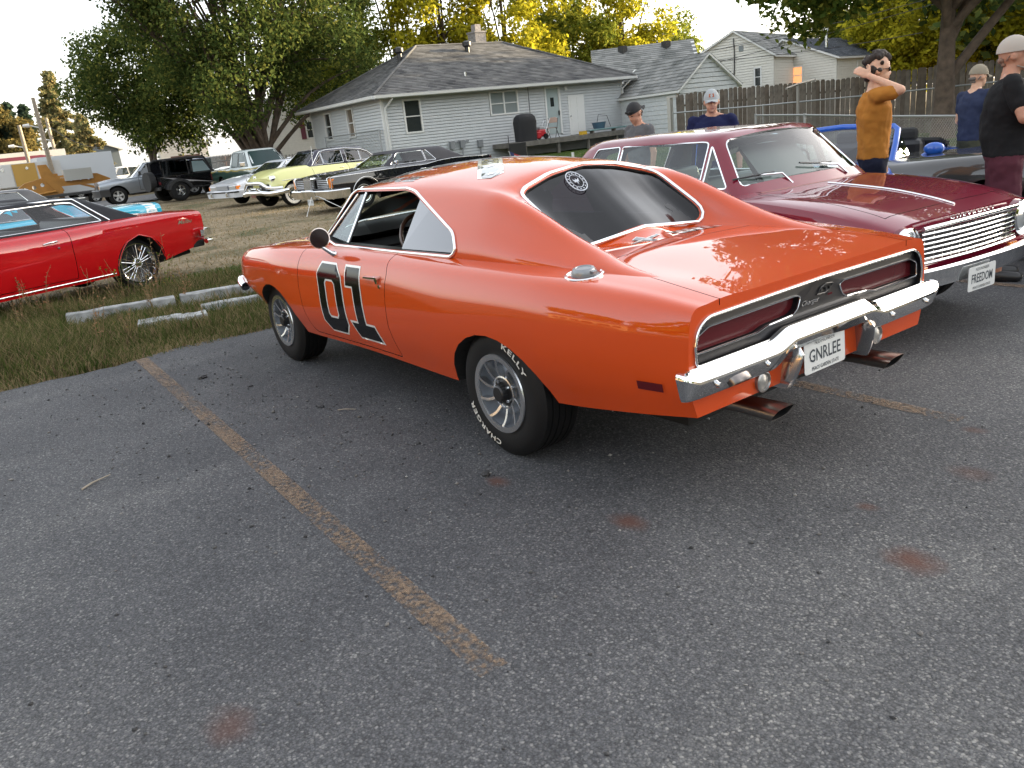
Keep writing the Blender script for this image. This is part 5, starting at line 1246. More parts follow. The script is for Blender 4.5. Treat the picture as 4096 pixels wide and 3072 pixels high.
# loose stones and litter on the asphalt
def pebbles():
    n = 1500; c = rng.integers(0, 4, n); ctr = np.array([(3.2, 1.6), (1.6, 1.25), (2.3, 2.2), (-.2, .7)]); sg = np.array([(.9, .45), (.9, .28), (1.4, .7), (.9, .8)])
    P = ctr[c]+rng.normal(0, 1, (n, 2))*sg[c]; P = np.concatenate([P, np.stack([rng.uniform(-2.6, 4.3, 500), rng.uniform(-2.5, 4, 500)], -1)]); P = P[P[:, 0] < 4.3]; n = len(P); s = rng.gamma(2.2, .0016, n)+.002
    base = np.array([(1, 0, 0), (-1, 0, 0), (0, 1, 0), (0, -1, 0), (0, 0, .8), (0, 0, -.5)]); fc = np.array([(0, 2, 4), (2, 1, 4), (1, 3, 4), (3, 0, 4), (2, 0, 5), (1, 2, 5), (3, 1, 5), (0, 3, 5)])
    V = base[None]*s[:, None, None]*rng.uniform(.6, 1.3, (n, 6, 1)); A = rng.uniform(0, 2*PI, n); ca, sa = np.cos(A)[:, None], np.sin(A)[:, None]; V = np.stack([V[..., 0]*ca-V[..., 1]*sa, V[..., 0]*sa+V[..., 1]*ca, V[..., 2]], -1); V[..., :2] += P[:, None]; V[..., 2] += (s*.3)[:, None]
    Fc = (fc[None]+(np.arange(n)*6)[:, None, None]).reshape(-1, 3); me = bpy.data.meshes.new('pebbles'); me.vertices.add(n*6); me.vertices.foreach_set('co', V.astype(np.float32).ravel()); me.loops.add(Fc.size); me.loops.foreach_set('vertex_index', Fc.astype(np.int32).ravel()); me.polygons.add(len(Fc)); me.polygons.foreach_set('loop_start', (np.arange(len(Fc))*3).astype(np.int32)); me.polygons.foreach_set('loop_total', np.full(len(Fc), 3, np.int32)); me.update(calc_edges=True)
    m = blade_mat('pebble_grey', [(0, (.06, .06, .062)), (.5, (.15, .15, .148)), (.9, (.26, .25, .24)), (1, (.42, .41, .39))]); me.materials.append(m); tag(link('pebbles', me), 'loose grey pebbles scattered on the asphalt by the wheels', 'gravel', kind='stuff')
pebbles()
def chunk(x, y, s, col, lb, cat='debris', nm='debris', flat=.5):
    r = random.Random(int(x*1000)); m = MB(); bm = bmesh.new(); bmesh.ops.create_icosphere(bm, subdivisions=2, radius=s)
    for v in bm.verts: v.co *= r.uniform(.6, 1.25); v.co.z *= flat
    me = bpy.data.meshes.new(nm); bm.to_mesh(me); bm.free(); o = link(nm, me, col); o.location = (x, y, s*flat*.6); tag(o, lb, cat); return o
rub = mat('rubber_scrap', (.012, .012, .013), rough=.5); tar = mat('tar_lump', (.03, .03, .032), rough=.8); wd = mat('twig_pale', (.30, .26, .2), rough=.8)
chunk(3.15, 1.52, .035, rub, 'crumpled black scrap on the asphalt near the bay line'); chunk(1.62, 1.22, .02, tar, 'dark tar lump among gravel beside the orange coupe'); chunk(2.55, 1.35, .016, tar, 'small dark stone beside the front wheel of the orange coupe'); chunk(-.12, 1.14, .024, tar, 'dark lump just behind the rear tyre contact of the orange coupe', flat=.8)
def stick(a, b_, r_, mt, lb):
    m = MB(); a = Vector((*a, .008)); b_ = Vector((*b_, .012)); m.tube([a, a.lerp(b_, .4)+Vector((.006, .004, .004)), b_], [r_, r_*.9, r_*.5], 5); o = m.build('twig', [mt]); tag(o, lb, 'twig')
stick((1.43, 2.68), (1.52, 2.52), .006, wd, 'pale stick lying on the asphalt left of the bay line'); stick((1.45, 1.18), (1.35, 1.10), .003, wd, 'thin pale twig in the gravel beside the orange coupe'); stick((-2.05, -.72), (-2.09, -.66), .006, wd, 'small curled dry leaf on the asphalt at right')
# ------------------------------------------------------------------ houses
siding_g = mat('grey_siding', (.47, .49, .50), rough=.55, noise=.05, nscale=3); siding_w = mat('cream_siding', (.62, .60, .54), rough=.6, noise=.05); trim_w = mat('white_trim', (.62, .62, .6), rough=.5); pane_m = mat('house_pane', (.03, .035, .035), rough=.05, coat=1); curtain = mat('curtain', (.20, .22, .22), rough=.8)
def shingle_mat(name, c0, c1):
    m, t, b = nmat(name); N = t.nodes; L = t.links; tc = N.new('ShaderNodeTexCoord'); n = N.new('ShaderNodeTexNoise'); n.inputs['Scale'].default_value = 1.1; n.inputs['Detail'].default_value = 7; L.new(tc.outputs['Object'], n.inputs['Vector'])
    g = N.new('ShaderNodeNewGeometry'); ad = N.new('ShaderNodeMath'); ad.operation = 'MULTIPLY_ADD'; ad.inputs[1].default_value = .35; L.new(g.outputs['Random Per Island'], ad.inputs[0]); L.new(n.outputs[0], ad.inputs[2])
    r = N.new('ShaderNodeValToRGB'); r.color_ramp.elements[0].position = .38; r.color_ramp.elements[0].color = (*c0, 1); r.color_ramp.elements[1].position = .95; r.color_ramp.elements[1].color = (*c1, 1); L.new(ad.outputs[0], r.inputs[0]); L.new(r.outputs[0], b.inputs['Base Color']); b.inputs['Roughness'].default_value = .95; return m
sh_grey = shingle_mat('grey_shingles', (.042, .043, .046), (.15, .148, .145)); sh_old = shingle_mat('weathered_shingles', (.10, .105, .10), (.26, .26, .25)); sh_slate = shingle_mat('slate_shingles', (.03, .035, .045), (.07, .08, .095))
def shingles(e0, e1, r0, r1, mt, parent, expo=.16, tab=.32, name='shingles'):
    """stepped courses of separate tabs between an eave edge and a ridge edge; one joined part"""
    e0, e1, r0, r1 = map(Vector, (e0, e1, r0, r1)); H = ((r0+r1)/2-(e0+e1)/2).length; n = max(3, int(H/expo)); nrm = (e1-e0).cross(r0-e0).normalized() if (r0-e0).length > .01 else (e1-e0).cross(r1-e0).normalized()
    if nrm.z < 0: nrm = -nrm
    m = MB(); rr = random.Random(5)
    for i in range(n):
        a0, a1 = e0.lerp(r0, i/n), e1.lerp(r1, i/n); b0, b1 = e0.lerp(r0, (i+1.08)/n), e1.lerp(r1, (i+1.08)/n); L_ = (a1-a0).length
        if L_ < .05: continue
        k = max(1, int(L_/tab)); 
        for j in range(k):
            u0 = max(0, (j+(.5 if i % 2 else 0)-.5)/k); u1 = min(1, (j+(.5 if i % 2 else 0)+.5)/k)
            if u1-u0 < .002: continue
            up_ = nrm*(.022+rr.uniform(0, .012)); p, q, s, t = a0.lerp(a1, u0), a0.lerp(a1, u1), b0.lerp(b1, u1), b0.lerp(b1, u0)
            m.add([p+up_, q+up_, s+nrm*.004, t+nrm*.004, p, q], [(0, 1, 2, 3), (4, 5, 1, 0)])
    o = m.build(name, [mt], parent); o['kind'] = 'stuff'; return o
class Wall:
    """vertical wall frame: origin, direction along, outward normal"""
    def __init__(s, A, U, N): s.A = Vector(A); s.U = Vector(U).normalized(); s.N = Vector(N).normalized()
    def p(s, u, z, d=0): return Vector((s.A.x+s.U.x*u+s.N.x*d, s.A.y+s.U.y*u+s.N.y*d, z))
    def slab(s, m, u0, u1, z0, z1, d0, d1, mi=0):
        v = [s.p(a, z, d) for d in (d0, d1) for a, z in ((u0, z0), (u1, z0), (u1, z1), (u0, z1))]
        m.add(v, [(0, 1, 2, 3), (7, 6, 5, 4), (0, 4, 5, 1), (1, 5, 6, 2), (2, 6, 7, 3), (3, 7, 4, 0)], mi)
    def lap(s, m, u0, u1, z0, z1, ex=.125, holes=(), top=None):
        n = int(math.ceil((z1-z0)/ex))
        for i in range(n):
            a, b_ = z0+i*ex, min(z1, z0+(i+1)*ex); U0, U1 = u0, u1
            if top: 
                U0, U1 = top((a+b_)/2, u0, u1)
                if U1-U0 < .05: continue
            segs = [(U0, U1)]
            for h0, h1, hz0, hz1 in holes:
                if b_ > hz0+.01 and a < hz1-.01:
                    ns = []
                    for q0, q1 in segs:
                        if h1 <= q0 or h0 >= q1: ns.append((q0, q1)); continue
                        if h0 > q0: ns.append((q0, h0))
                        if h1 < q1: ns.append((h1, q1))
                    segs = ns
            g_ = min(.03, ex*.2)
            for q0, q1 in segs: m.add([s.p(q0, a+g_, .022), s.p(q1, a+g_, .022), s.p(q1, b_, .010), s.p(q0, b_, .010), s.p(q0, a+g_, -.03), s.p(q1, a+g_, -.03)], [(0, 1, 2, 3), (4, 5, 1, 0)])
def window(W, par, u0, u1, z0, z1, rail=.5, mull=False, pm=pane_m, fr=.07, curt=False, frm=None):
    m = MB(); w = fr
    W.slab(m, u0-w, u0, z0-w, z1+w, -.05, .05); W.slab(m, u1, u1+w, z0-w, z1+w, -.05, .05); W.slab(m, u0, u1, z1, z1+w, -.05, .048); W.slab(m, u0, u1, z0-w, z0, -.05, .052)
    zz = z0+(z1-z0)*rail
    cols = [(u0, u1)] if not mull else [(u0, (u0+u1)/2-.03), ((u0+u1)/2+.03, u1)]
    if mull: W.slab(m, (u0+u1)/2-.03, (u0+u1)/2+.03, z0, z1, -.04, .044)
    for a, b_ in cols: W.slab(m, a, b_, zz-.02, zz+.02, -.03, .03)
    o = m.build('window', [frm or trim_w], par)
    for a, b_ in cols:
        for q0, q1 in ((z0, zz-.02), (zz+.02, z1)):
            g = MB(); W.slab(g, a, b_, q0, q1, -.02, -.012); g.build('pane', [pm], o)
    return o
def build_grey_house():
    A = (27.80, -13.92); U = (-.066, -.998); N = (-.998, .066)   # front wall, outward normal towards the cars
    Wf = Wall((*A, 0), (*U, 0), (*N, 0)); Ws = Wall((*A, 0), (.998, -.066, 0), (.066, .998, 0)); L1, L2 = 12.9, 8.26; zt = 3.34; z0 = .30
    t = thing('grey_house', 'single-storey grey sided house with hipped shingle roof and white doors', 'house', (*A, z0))
    t.location = (0, 0, 0)
    Wb = Wall(Wf.p(L1, 0, -L2), (.066, .998, 0), (.998, -.066, 0)); Wr = Wall(Wf.p(L1, 0), (.998, -.066, 0), (-.066, -.998, 0))
    m = MB(); Wf.slab(m, 0, L1, z0-.3, zt, -.20, -.03); Ws.slab(m, 0.0, L2, z0-.3, zt, -.20, -.03); Wb.slab(m, 0, L1, z0-.3, zt, -.2, -.03); Wr.slab(m, 0, L2, z0-.3, zt, -.2, -.03); m.build('wall', [siding_g], t, fix=True)
    hf = [(.94, 1.78, 1.81, 3.18), (5.17, 6.74, 2.18, 3.24), (8.19, 9.08, 1.15, 3.25), (9.52, 10.46, 1.0, 2.78)]; hs = [(2.96, 3.76, 1.90, 3.19), (5.65, 6.53, 1.90, 3.19)]
    m = MB(); Wf.lap(m, 0, L1, z0, zt, holes=hf); o = m.build('siding', [siding_g], t); o['kind'] = 'stuff'
    m = MB(); Ws.lap(m, 0, L2, z0, zt, holes=hs); Wr.lap(m, 0, L2, z0, zt); o = m.build('siding', [siding_g], t); o['kind'] = 'stuff'
    m = MB(); 
    for W, u in ((Wf, 0), (Wf, L1-.09), (Ws, L2-.09)): W.slab(m, u, u+.09, z0, zt, 0, .03)
    Ws.slab(m, 0, .09, z0, zt, 0, .028); m.build('corner_board', [trim_w], t)
    window(Wf, t, 1.01, 1.71, 1.88, 3.11, .5); window(Wf, t, 5.26, 6.65, 2.27, 3.15, .48, mull=True, pm=mat('curtained_pane', (.22, .25, .25), rough=.15, coat=1)); window(Ws, t, 3.05, 3.67, 1.98, 3.10, .5, pm=mat('amber_pane', (.16, .13, .10), rough=.1, coat=1)); window(Ws, t, 5.74, 6.44, 1.98, 3.10, .5)
    # doors
    d1 = MB(); Wf.slab(d1, 8.19, 8.28, 1.12, 3.25, -.03, .05); Wf.slab(d1, 8.99, 9.08, 1.12, 3.25, -.03, .05); Wf.slab(d1, 8.28, 8.99, 3.15, 3.25, -.03, .05); f = d1.build('storm_door', [trim_w], t, fix=True)
    g = MB(); Wf.slab(g, 8.28, 8.99, 1.15, 3.15, -.02, -.01); g.build('pane', [mat('storm_glass', (.36, .42, .42), rough=.12, coat=1)], f); g = MB(); Wf.slab(g, 8.52, 8.72, 2.35, 2.75, -.01, 0); g.build('pane', [pane_m], f); g = MB(); Wf.slab(g, 8.93, 8.97, 1.95, 2.15, .0, .05); g.build('handle', [black_trim], f)
    d2 = MB(); Wf.slab(d2, 9.52, 10.46, 1.0, 2.78, -.02, .03); f = d2.build('door', [trim_w], t, fix=True)
    for i in range(3):
        for j in range(2): g = MB(); Wf.slab(g, 9.64+.38*j, 9.94+.38*j, 1.12+.56*i, 1.55+.56*i, .03, .038); g.build('panel', [trim_w], f)
    g = MB(); g.tube([Wf.p(9.60, 1.85, .03), Wf.p(9.60, 1.85, .09)], .03, 8); g.build('handle', [chrome_dull], f)
    m = MB(); m.tube([Wf.p(9.35, 3.12, .02), Wf.p(9.35, 3.16, .14), Wf.p(9.35, 3.02, .16)], [.03, .05, .07], 8); m.build('porch_lamp', [trim_w], t, fix=True)
    # roof: hipped
    oh = .5; E = [Wf.p(-oh, zt+.04, oh), Wf.p(L1+oh, zt+.04, oh), Wf.p(L1+oh, zt+.04, -L2-oh), Wf.p(-oh, zt+.04, -L2-oh)]; R0 = Wf.p(4.09, 5.64, -4.13); R1 = Wf.p(8.94, 5.64, -4.13)
    m = MB(); m.add([*E, R0, R1, *[p-Vector((0, 0, .05)) for p in E]], [(0, 1, 5, 4), (1, 2, 5), (2, 3, 4, 5), (3, 0, 4), (9, 8, 7, 6), (0, 6, 7, 1), (1, 7, 8, 2), (2, 8, 9, 3), (3, 9, 6, 0)]); rf = m.build('roof', [sh_grey], t, fix=True)
    for a, b_, c, d in ((E[0], E[1], R0, R1), (E[1], E[2], R1, R1), (E[2], E[3], R1, R0), (E[3], E[0], R0, R0)): shingles(a, b_, c, d, sh_grey, rf)
    m = MB(); 
    for a, b_ in ((E[0], R0), (E[1], R1), (R0, R1), (E[3], R0)): m.tube([a+Vector((0, 0, .04)), b_+Vector((0, 0, .04))], .05, 6)
    m.build('ridge_cap', [sh_grey], rf)
    m = MB(); q = [p-Vector((0, 0, .04)) for p in E]
    for a, b_ in ((0, 1), (3, 0), (1, 2)):
        d = (q[b_]-q[a]).normalized(); nn = Vector((d.y, -d.x, 0)); nn = nn if nn.dot(Vector((*N, 0))) > .5 or abs(nn.dot(Vector((*N, 0)))) < .5 and nn.dot((q[a]+q[b_])/2-(R0+R1)/2) > 0 else -nn
        m.prism([q[a]+nn*.0-Vector((0, 0, .09)), q[a]+nn*.10-Vector((0, 0, .06)), q[a]+nn*.12+Vector((0, 0, .05)), q[a]+Vector((0, 0, .05))], q[b_]-q[a])
    m.build('gutter', [trim_w], t, fix=True)
    m = MB(); 
    for u in (.10, L1-.05): m.tube([Wf.p(u+.25, zt+.0, oh), Wf.p(u+.2, zt-.12, oh-.05), Wf.p(u, zt-.45, .09), Wf.p(u, z0+.1, .09)], .045, 6)
    m.build('downspout', [trim_w], t, smooth=50)
    # chimney and vents
    c = Wf.p(7.95, 0, -4.9); ch = mat('grey_brick', (.26, .24, .23), rough=.9, noise=.3, nscale=12); m = MB(); m.box((c.x-.32, c.y-.32, 5.2), (c.x+.32, c.y+.32, 6.28)); m.box((c.x-.17, c.y-.17, 6.28), (c.x+.17, c.y+.17, 6.62)); m.box((c.x-.36, c.y-.36, 6.22), (c.x+.36, c.y+.36, 6.30)); m.build('chimney', [ch], rf)
    for u, v_, zb in ((2.72, -3.2, 5.05), (6.35, -3.3, 5.20)):
        p = Wf.p(u, 0, v_); m = MB(); m.tube([p+Vector((0, 0, zb-.1)), p+Vector((0, 0, zb+.28))], .11, 12); m.tube([p+Vector((0, 0, zb+.24)), p+Vector((0, 0, zb+.30)), p+Vector((0, 0, zb+.46)), p+Vector((0, 0, zb+.52))], [.14, .21, .21, .10], 14); m.build('roof_vent', [black_trim], rf, smooth=40)
    p = Wf.p(4.55, 0, -.7); m = MB(); m.tube([p+Vector((0, 0, 3.75)), p+Vector((0, 0, 4.15))], .05, 8); m.tube([p+Vector((0, 0, 3.72)), p+Vector((0, 0, 3.85))], [.2, .06], 10); m.build('flue_pipe', [chrome_dull], rf, smooth=40)
    # meters and pipes on the wall
    mg = mat('meter_grey', (.22, .23, .24), rough=.5, metal=.3)
    for u in (3.0, 3.5): m = MB(); m.tube([Wf.p(u, .6, .12), Wf.p(u, 1.25, .12), Wf.p(u+.35, 1.27, .12)], .03, 6); Wf.slab(m, u-.10, u+.10, 1.0, 1.32, .05, .2); m.build('gas_meter', [mg], t)
    m = MB(); Wf.slab(m, 4.33, 4.58, .95, 1.25, .0, .12); m.tube([Wf.p(4.45, .95, .06), Wf.p(4.45, .5, .06)], .03, 6); m.build('meter_box', [mg], t)
    m = MB(); m.tube([Wf.p(7.3, 3.3, .03), Wf.p(7.3, .9, .03)], .012, 5); m.build('cable', [black_trim], t)
    # deck: boards, frame, posts
    dk = thing('wooden_deck', 'weathered low wooden deck along the grey house with posts', 'deck'); wdm = mat('weathered_deck', (.13, .12, .105), rough=.9, noise=.3, nscale=5, bump=.3)
    zz = .98; u0, u1, dd = 5.1, 12.6, 1.9
    nb = 26; me = None
    for i in range(nb):
        a = u0+(u1-u0)*i/nb
        m = MB(); Wf.slab(m, a+.006, a+(u1-u0)/nb-.006, zz-.035, zz, .05, dd); m.build('plank', [wdm], dk)
    m = MB(); Wf.slab(m, u0, u1, zz-.20, zz-.036, dd-.05, dd+.0); Wf.slab(m, u0, u0+.05, zz-.2, zz-.036, .05, dd-.06); m.build('fascia_board', [wdm], dk)
    for u in (5.6, 7.4, 9.1, 10.8, 12.4): m = MB(); Wf.slab(m, u, u+.11, .1, zz-.21, dd-.17, dd-.06); m.build('post', [wdm], dk)
    # things on the deck
    cov = mat('grill_cover', (.010, .010, .012), rough=.8, bump=.5, bscale=6); g0 = Wf.p(6.05, zz, 1.35)
    gr = thing('covered_grill', 'tall barbecue grill under a black cover on the deck', 'grill', tuple(g0), math.atan2(U[1], U[0])); m = MB(); rings = []
    for z, w, d in ((0, .50, .30), (.35, .48, .29), (.8, .50, .30), (1.0, .46, .28), (1.12, .36, .22), (1.16, .12, .1)):
        rings.append([(w*math.copysign(abs(math.cos(a))**.5, math.cos(a))+.03*math.sin(3*a+z*5), d*math.copysign(abs(math.sin(a))**.5, math.sin(a))+.02*math.sin(5*a+z*7), z) for a in np.linspace(0, 2*PI, 24, endpoint=False)])
    v = [p for q in rings for p in q]; f = [(i*24+k, i*24+(k+1) % 24, i*24+24+(k+1) % 24, i*24+24+k) for i in range(5) for k in range(24)]+[tuple(5*24+k for k in range(24))]; m.add(v, f); m.build('cover', [cov], gr, smooth=60)
    redm = mat('machine_red', (.42, .012, .02), rough=.4); p0 = Wf.p(7.0, zz, 1.1); an = math.atan2(U[1], U[0])
    ge = thing('snow_blower', 'small red wheeled machine on the deck beside the covered grill', 'machine', tuple(p0), an); blk(ge, 'engine', (-.22, -.2, .12), (.22, .2, .42), redm, .05); blk(ge, 'housing', (-.34, -.25, .05), (-.10, .25, .34), redm, .04); blk(ge, 'tank', (-.1, -.14, .42), (.14, .14, .54), mat('machine_grey', (.3, .3, .3)), .03); bar(ge, 'handle', [(.15, -.2, .3), (.45, -.2, .85), (.45, .2, .85), (.15, .2, .3)], .018, chrome_dull)
    for y in (-.27, .27): m = MB(); m.lathe([(.005, -.03), (.12, -.03), (.12, .03), (.005, .03)], Matrix.Translation((.12, y, .12)), 16); m.build('wheel', [rubber], ge, fix=True); 
    p0 = Wf.p(7.55, zz, 1.3); fc = thing('folding_chair', 'tan metal folding chair on the deck by the storm door', 'chair', tuple(p0), an+.6); tan = mat('tan_metal', (.30, .2, .15), rough=.5, metal=.2)
    for y in (-.21, .21): bar(fc, 'frame', [(-.25, y, 0), (.05, y, .45), (.22, y, .85)], .014, black_trim); bar(fc, 'leg', [(.28, y, 0), (-.12, y, .46)], .014, black_trim)
    m = MB(); m.box((-.2, -.2, .43), (.16, .2, .46)); m.build('seat', [tan], fc); m = MB(); m.prism([(.13, -.2, .66), (.2, -.2, .84), (.22, -.1, .89), (.22, .1, .89), (.2, .2, .84), (.13, .2, .66)], (.02, 0, 0)); m.build('backrest', [tan], fc)
    tb = mat('blue_tub', (.05, .10, .15), rough=.5); p0 = Wf.p(10.4, zz+.18, 1.1); tt = thing('plastic_tub', 'blue-grey plastic tub on the deck with an upright wire handle', 'tub', tuple(p0), an); m = MB(); m.tube([(0, 0, 0), (0, 0, .22), (0, 0, .28)], [.26, .32, .34], 18); m.build('tub', [tb], tt, smooth=40); bar(tt, 'handle', [(-.1, 0, .3), (.0, .0, .62), (.5, 0, .55), (.7, 0, .05)], .012, black_trim)
    pb = thing('plank_bench', 'pale blue-green plank bench at the right end of the deck', 'bench', tuple(Wf.p(9.6, zz, 1.5)), an); blk(pb, 'plank', (-.2, -.15, .12), (2.9, .15, .18), mat('blue_green_paint', (.15, .25, .25), rough=.7, noise=.2), .01); [blk(pb, 'leg', (x, -.12, 0), (x+.08, .12, .12), wdm, 0) for x in (0, 1.3, 2.6)]
    yb = thing('yellow_box', 'small yellow box on the edge of the deck', 'box', tuple(Wf.p(8.95, zz, 1.7)), an); blk(yb, 'box_body', (-.16, -.1, 0), (.16, .1, .14), mat('box_yellow', (.55, .33, .02), rough=.5), .01); blk(yb, 'lid', (-.17, -.11, .14), (.17, .11, .16), mat('box_yellow2', (.5, .3, .02), rough=.5), .004)
    bb = thing('black_board', 'black board leaning by the left end of the deck', 'board', tuple(Wf.p(5.0, .36, 2.2)), an); blk(bb, 'panel', (-.42, -.02, 0), (.42, .02, .62), black_trim, .01); bar(bb, 'post', [(-.42, .03, 0), (-.42, .03, .95)], .015, black_trim)
    # chain-link gate panel on the short wall
    return t
build_grey_house()
def chain_fence(pts, h, label, group=None, zf=gh, post=.03, cell=.075, wire=.0022, name='chain_link_fence', rail_only=False):
    t = thing(name, label, 'fence', (0, 0, 0), 0, group); gm = mat('galvanised', (.30, .31, .31), rough=.45, metal=.7) if 'galvanised' not in bpy.data.materials else bpy.data.materials['galvanised']
    P = [Vector((x, y, float(zf(x, y)))) for x, y in pts]
    bar(t, 'top_rail', [p+Vector((0, 0, h)) for p in P], .021, gm, 8)
    for p in P: m = MB(); m.tube([p-Vector((0, 0, .1)), p+Vector((0, 0, h+.04))], post, 8); m.build('post', [gm], t, smooth=50)
    if rail_only: return t
    for a, b_ in zip(P[:-1], P[1:]):
        L_ = (b_-a).length; m = MB(); d = (b_-a)/L_; n = int((L_+h)/cell/1.0)
        for k in range(n):
            for s in (1, -1):
                x0 = k*cell-(h if s > 0 else 0); x1 = x0+h*s
                if s < 0: x0, x1 = k*cell, k*cell-h
                # clip to the panel
                z0, z1 = 0., h; X0, X1 = x0, x1
                def cl(xa, za, xb, zb):
                    ts = [0., 1.]
                    for lim, sg in ((0, 1), (L_, -1)):
                        fa, fb = (xa-lim)*sg, (xb-lim)*sg
                        if fa < 0 and fb < 0: return None
                        if fa < 0: ts[0] = max(ts[0], fa/(fa-fb))
                        elif fb < 0: ts[1] = min(ts[1], fa/(fa-fb))
                    return None if ts[1]-ts[0] < 1e-4 else ts
                c = cl(X0, z0, X1, z1)
                if c is None: continue
                p = a+d*(X0+(X1-X0)*c[0])+Vector((0, 0, h*c[0])); q = a+d*(X0+(X1-X0)*c[1])+Vector((0, 0, h*c[1])); m.tube([p, q], wire, 3, cap=False)
        m.build('mesh', [gm], t)['kind'] = 'stuff'
    return t
chain_fence([(10.5, -15.2), (8.0, -13.6), (5.05, -11.77), (2.95, -10.04), (1.0, -8.45), (-1.0, -6.8)][:5], 1.07, 'low galvanised chain-link fence behind the blue convertible', cell=.055, wire=.0016)
chain_fence([(27.9, -13.70), (32.5, -13.38)], 1.84, 'tall chain-link gate panel against the short side of the grey house', cell=.12, wire=.004)
chain_fence([(16.0, -18.2), (13.0, -18.9), (10.2, -19.6), (7.4, -20.3), (4.6, -21.0)], 1.25, 'rusty pipe rail with thin posts in front of the board fence', rail_only=True, post=.02)
def board_fence():
    t = thing('board_fence', 'long weathered grey board fence with dog-eared pickets', 'fence', (0, 0, 0)); wm = mat('weathered_grey_wood', (.135, .115, .095), rough=.9, noise=.35, nscale=4, bump=.4, bscale=25); wm2 = mat('weathered_brown_wood', (.10, .08, .062), rough=.9, noise=.35, nscale=5)
    P = [(16.2, -18.7), (13.7, -20.2), (11.6, -21.1), (9.1, -21.9), (6.8, -22.5), (4.0, -23.2)]; L_ = [0]
    for a, b_ in zip(P[:-1], P[1:]): L_.append(L_[-1]+math.dist(a, b_))
    n = int(L_[-1]/.142); base = MB(); base.prism([(-.066, -.01, 0), (.066, -.01, 0), (.066, -.01, 1.78), (.04, -.01, 1.83), (-.04, -.01, 1.83), (-.066, -.01, 1.78)], (0, .02, 0)); bm_ = base.mesh('picket', [wm], fix=True); b2 = bm_.copy(); b2.materials.clear(); b2.materials.append(wm2); rr = random.Random(3)
    for i in range(n):
        s = i*.142; j = max(k for k in range(len(L_)) if L_[k] <= s+1e-6); j = min(j, len(P)-2); u = (s-L_[j])/(L_[j+1]-L_[j]); x = P[j][0]+(P[j+1][0]-P[j][0])*u; y = P[j][1]+(P[j+1][1]-P[j][1])*u
        o = bpy.data.objects.new('picket', bm_ if rr.random() < .65 else b2); COL.objects.link(o); o.parent = t; o.location = (x, y, float(gh(x, y))+rr.uniform(-.03, .02)+.02*math.sin(s)); o.rotation_euler = (0, rr.uniform(-.012, .012), math.atan2(P[j+1][1]-P[j][1], P[j+1][0]-P[j][0])+rr.uniform(-.03, .03))
    for z in (.35, 1.45): bar(t, 'rail', [(x+.03, y-.06, float(gh(x, y))+z) for x, y in P], .035, wm2, 4)
    # taller left end post with cross arm, and a steel pole
    q = thing('white_post', 'pale wooden post with short arm at the left end of the board fence', 'post', (16.3, -18.4, .1)); m = MB(); m.box((-.07, -.07, 0), (.07, .07, 1.9)); m.box((-.3, -.05, 1.9), (.12, .05, 1.97)); m.build('timber', [mat('pale_timber', (.35, .34, .31), rough=.8)], q)
    q = thing('steel_post', 'tall thin steel clothes-line post with cross arm before the board fence', 'post', (11.44, -18.4, .15)); m = MB(); m.tube([(0, 0, 0), (0, 0, 1.82)], .045, 10); m.tube([(-.1, .7, 1.70), (0, 0, 1.80), (.1, -1.0, 1.88)], .03, 6); m.build('pole', [mat('old_steel', (.25, .24, .22), rough=.5, metal=.4)], q, smooth=40)
board_fence()
def gable_house(name, label, A, U, L1, depth, z0, ze, za, ridge_along_depth=True, wall=siding_w, roofm=sh_old, oh=.3, wins=(), door=None, ex=.14, cat='house', lap=True, extra=None, apex=.5):
    """gable end faces the camera side: A = lower left of the gable wall, U along it, depth goes away"""
    U = Vector((*U, 0)).normalized(); Nn = Vector((-U.y, U.x, 0))
    if Nn.dot(Vector((*A, 0))-CAMP) > 0: Nn = -Nn
    W = Wall((*A, 0), U, Nn); t = thing(name, label, cat); ua = L1*apex
    body = MB(); body.prism([W.p(0, z0, -.03), W.p(L1, z0, -.03), W.p(L1, ze, -.03), W.p(ua, za, -.03), W.p(0, ze, -.03)], -Nn*depth); body.build('wall', [wall], t, fix=True)
    def top(z, a, b_):
        if z <= ze: return a, b_
        k = (z-ze)/(za-ze); return ua*k, L1-(L1-ua)*k
    if lap:
        m = MB(); W.lap(m, 0, L1, z0, za, ex, holes=[(w[0]-.06, w[1]+.06, w[2]-.06, w[3]+.06) for w in wins]+([door] if door else []), top=top)
        for s0, nn in ((0, -U), (L1, U)): W2 = Wall(W.p(s0, 0), -Nn, nn); W2.lap(m, 0, depth, z0, ze, ex)
        o = m.build('siding', [wall], t); o['kind'] = 'stuff'
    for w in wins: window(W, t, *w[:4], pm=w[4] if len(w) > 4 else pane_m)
    sl0 = (za-ze)/ua; sl1 = (za-ze)/(L1-ua); e0 = W.p(-oh, ze-oh*sl0+.05, oh); e1 = W.p(-oh, ze-oh*sl0+.05, -depth-oh); r0 = W.p(ua, za+.05, oh); r1 = W.p(ua, za+.05, -depth-oh); f0 = W.p(L1+oh, ze-oh*sl1+.05, oh); f1 = W.p(L1+oh, ze-oh*sl1+.05, -depth-oh)
    m = MB(); dn = Vector((0, 0, -.10)); v = [e0, e1, r1, r0, f1, f0]; m.add(v+[p+dn for p in v], [(0, 1, 2, 3), (3, 2, 4, 5), (6, 9, 8, 7), (9, 11, 10, 8), (0, 3, 9, 6), (3, 5, 11, 9), (1, 7, 8, 2), (2, 8, 10, 4), (0, 6, 7, 1), (5, 4, 10, 11)]); rf = m.build('roof', [trim_w], t, fix=True)
    shingles(e0+Vector((0, 0, .004)), e1+Vector((0, 0, .004)), r0, r1, roofm, rf, .22, .4); shingles(f0+Vector((0, 0, .004)), f1+Vector((0, 0, .004)), r0, r1, roofm, rf, .22, .4)
    return t, W
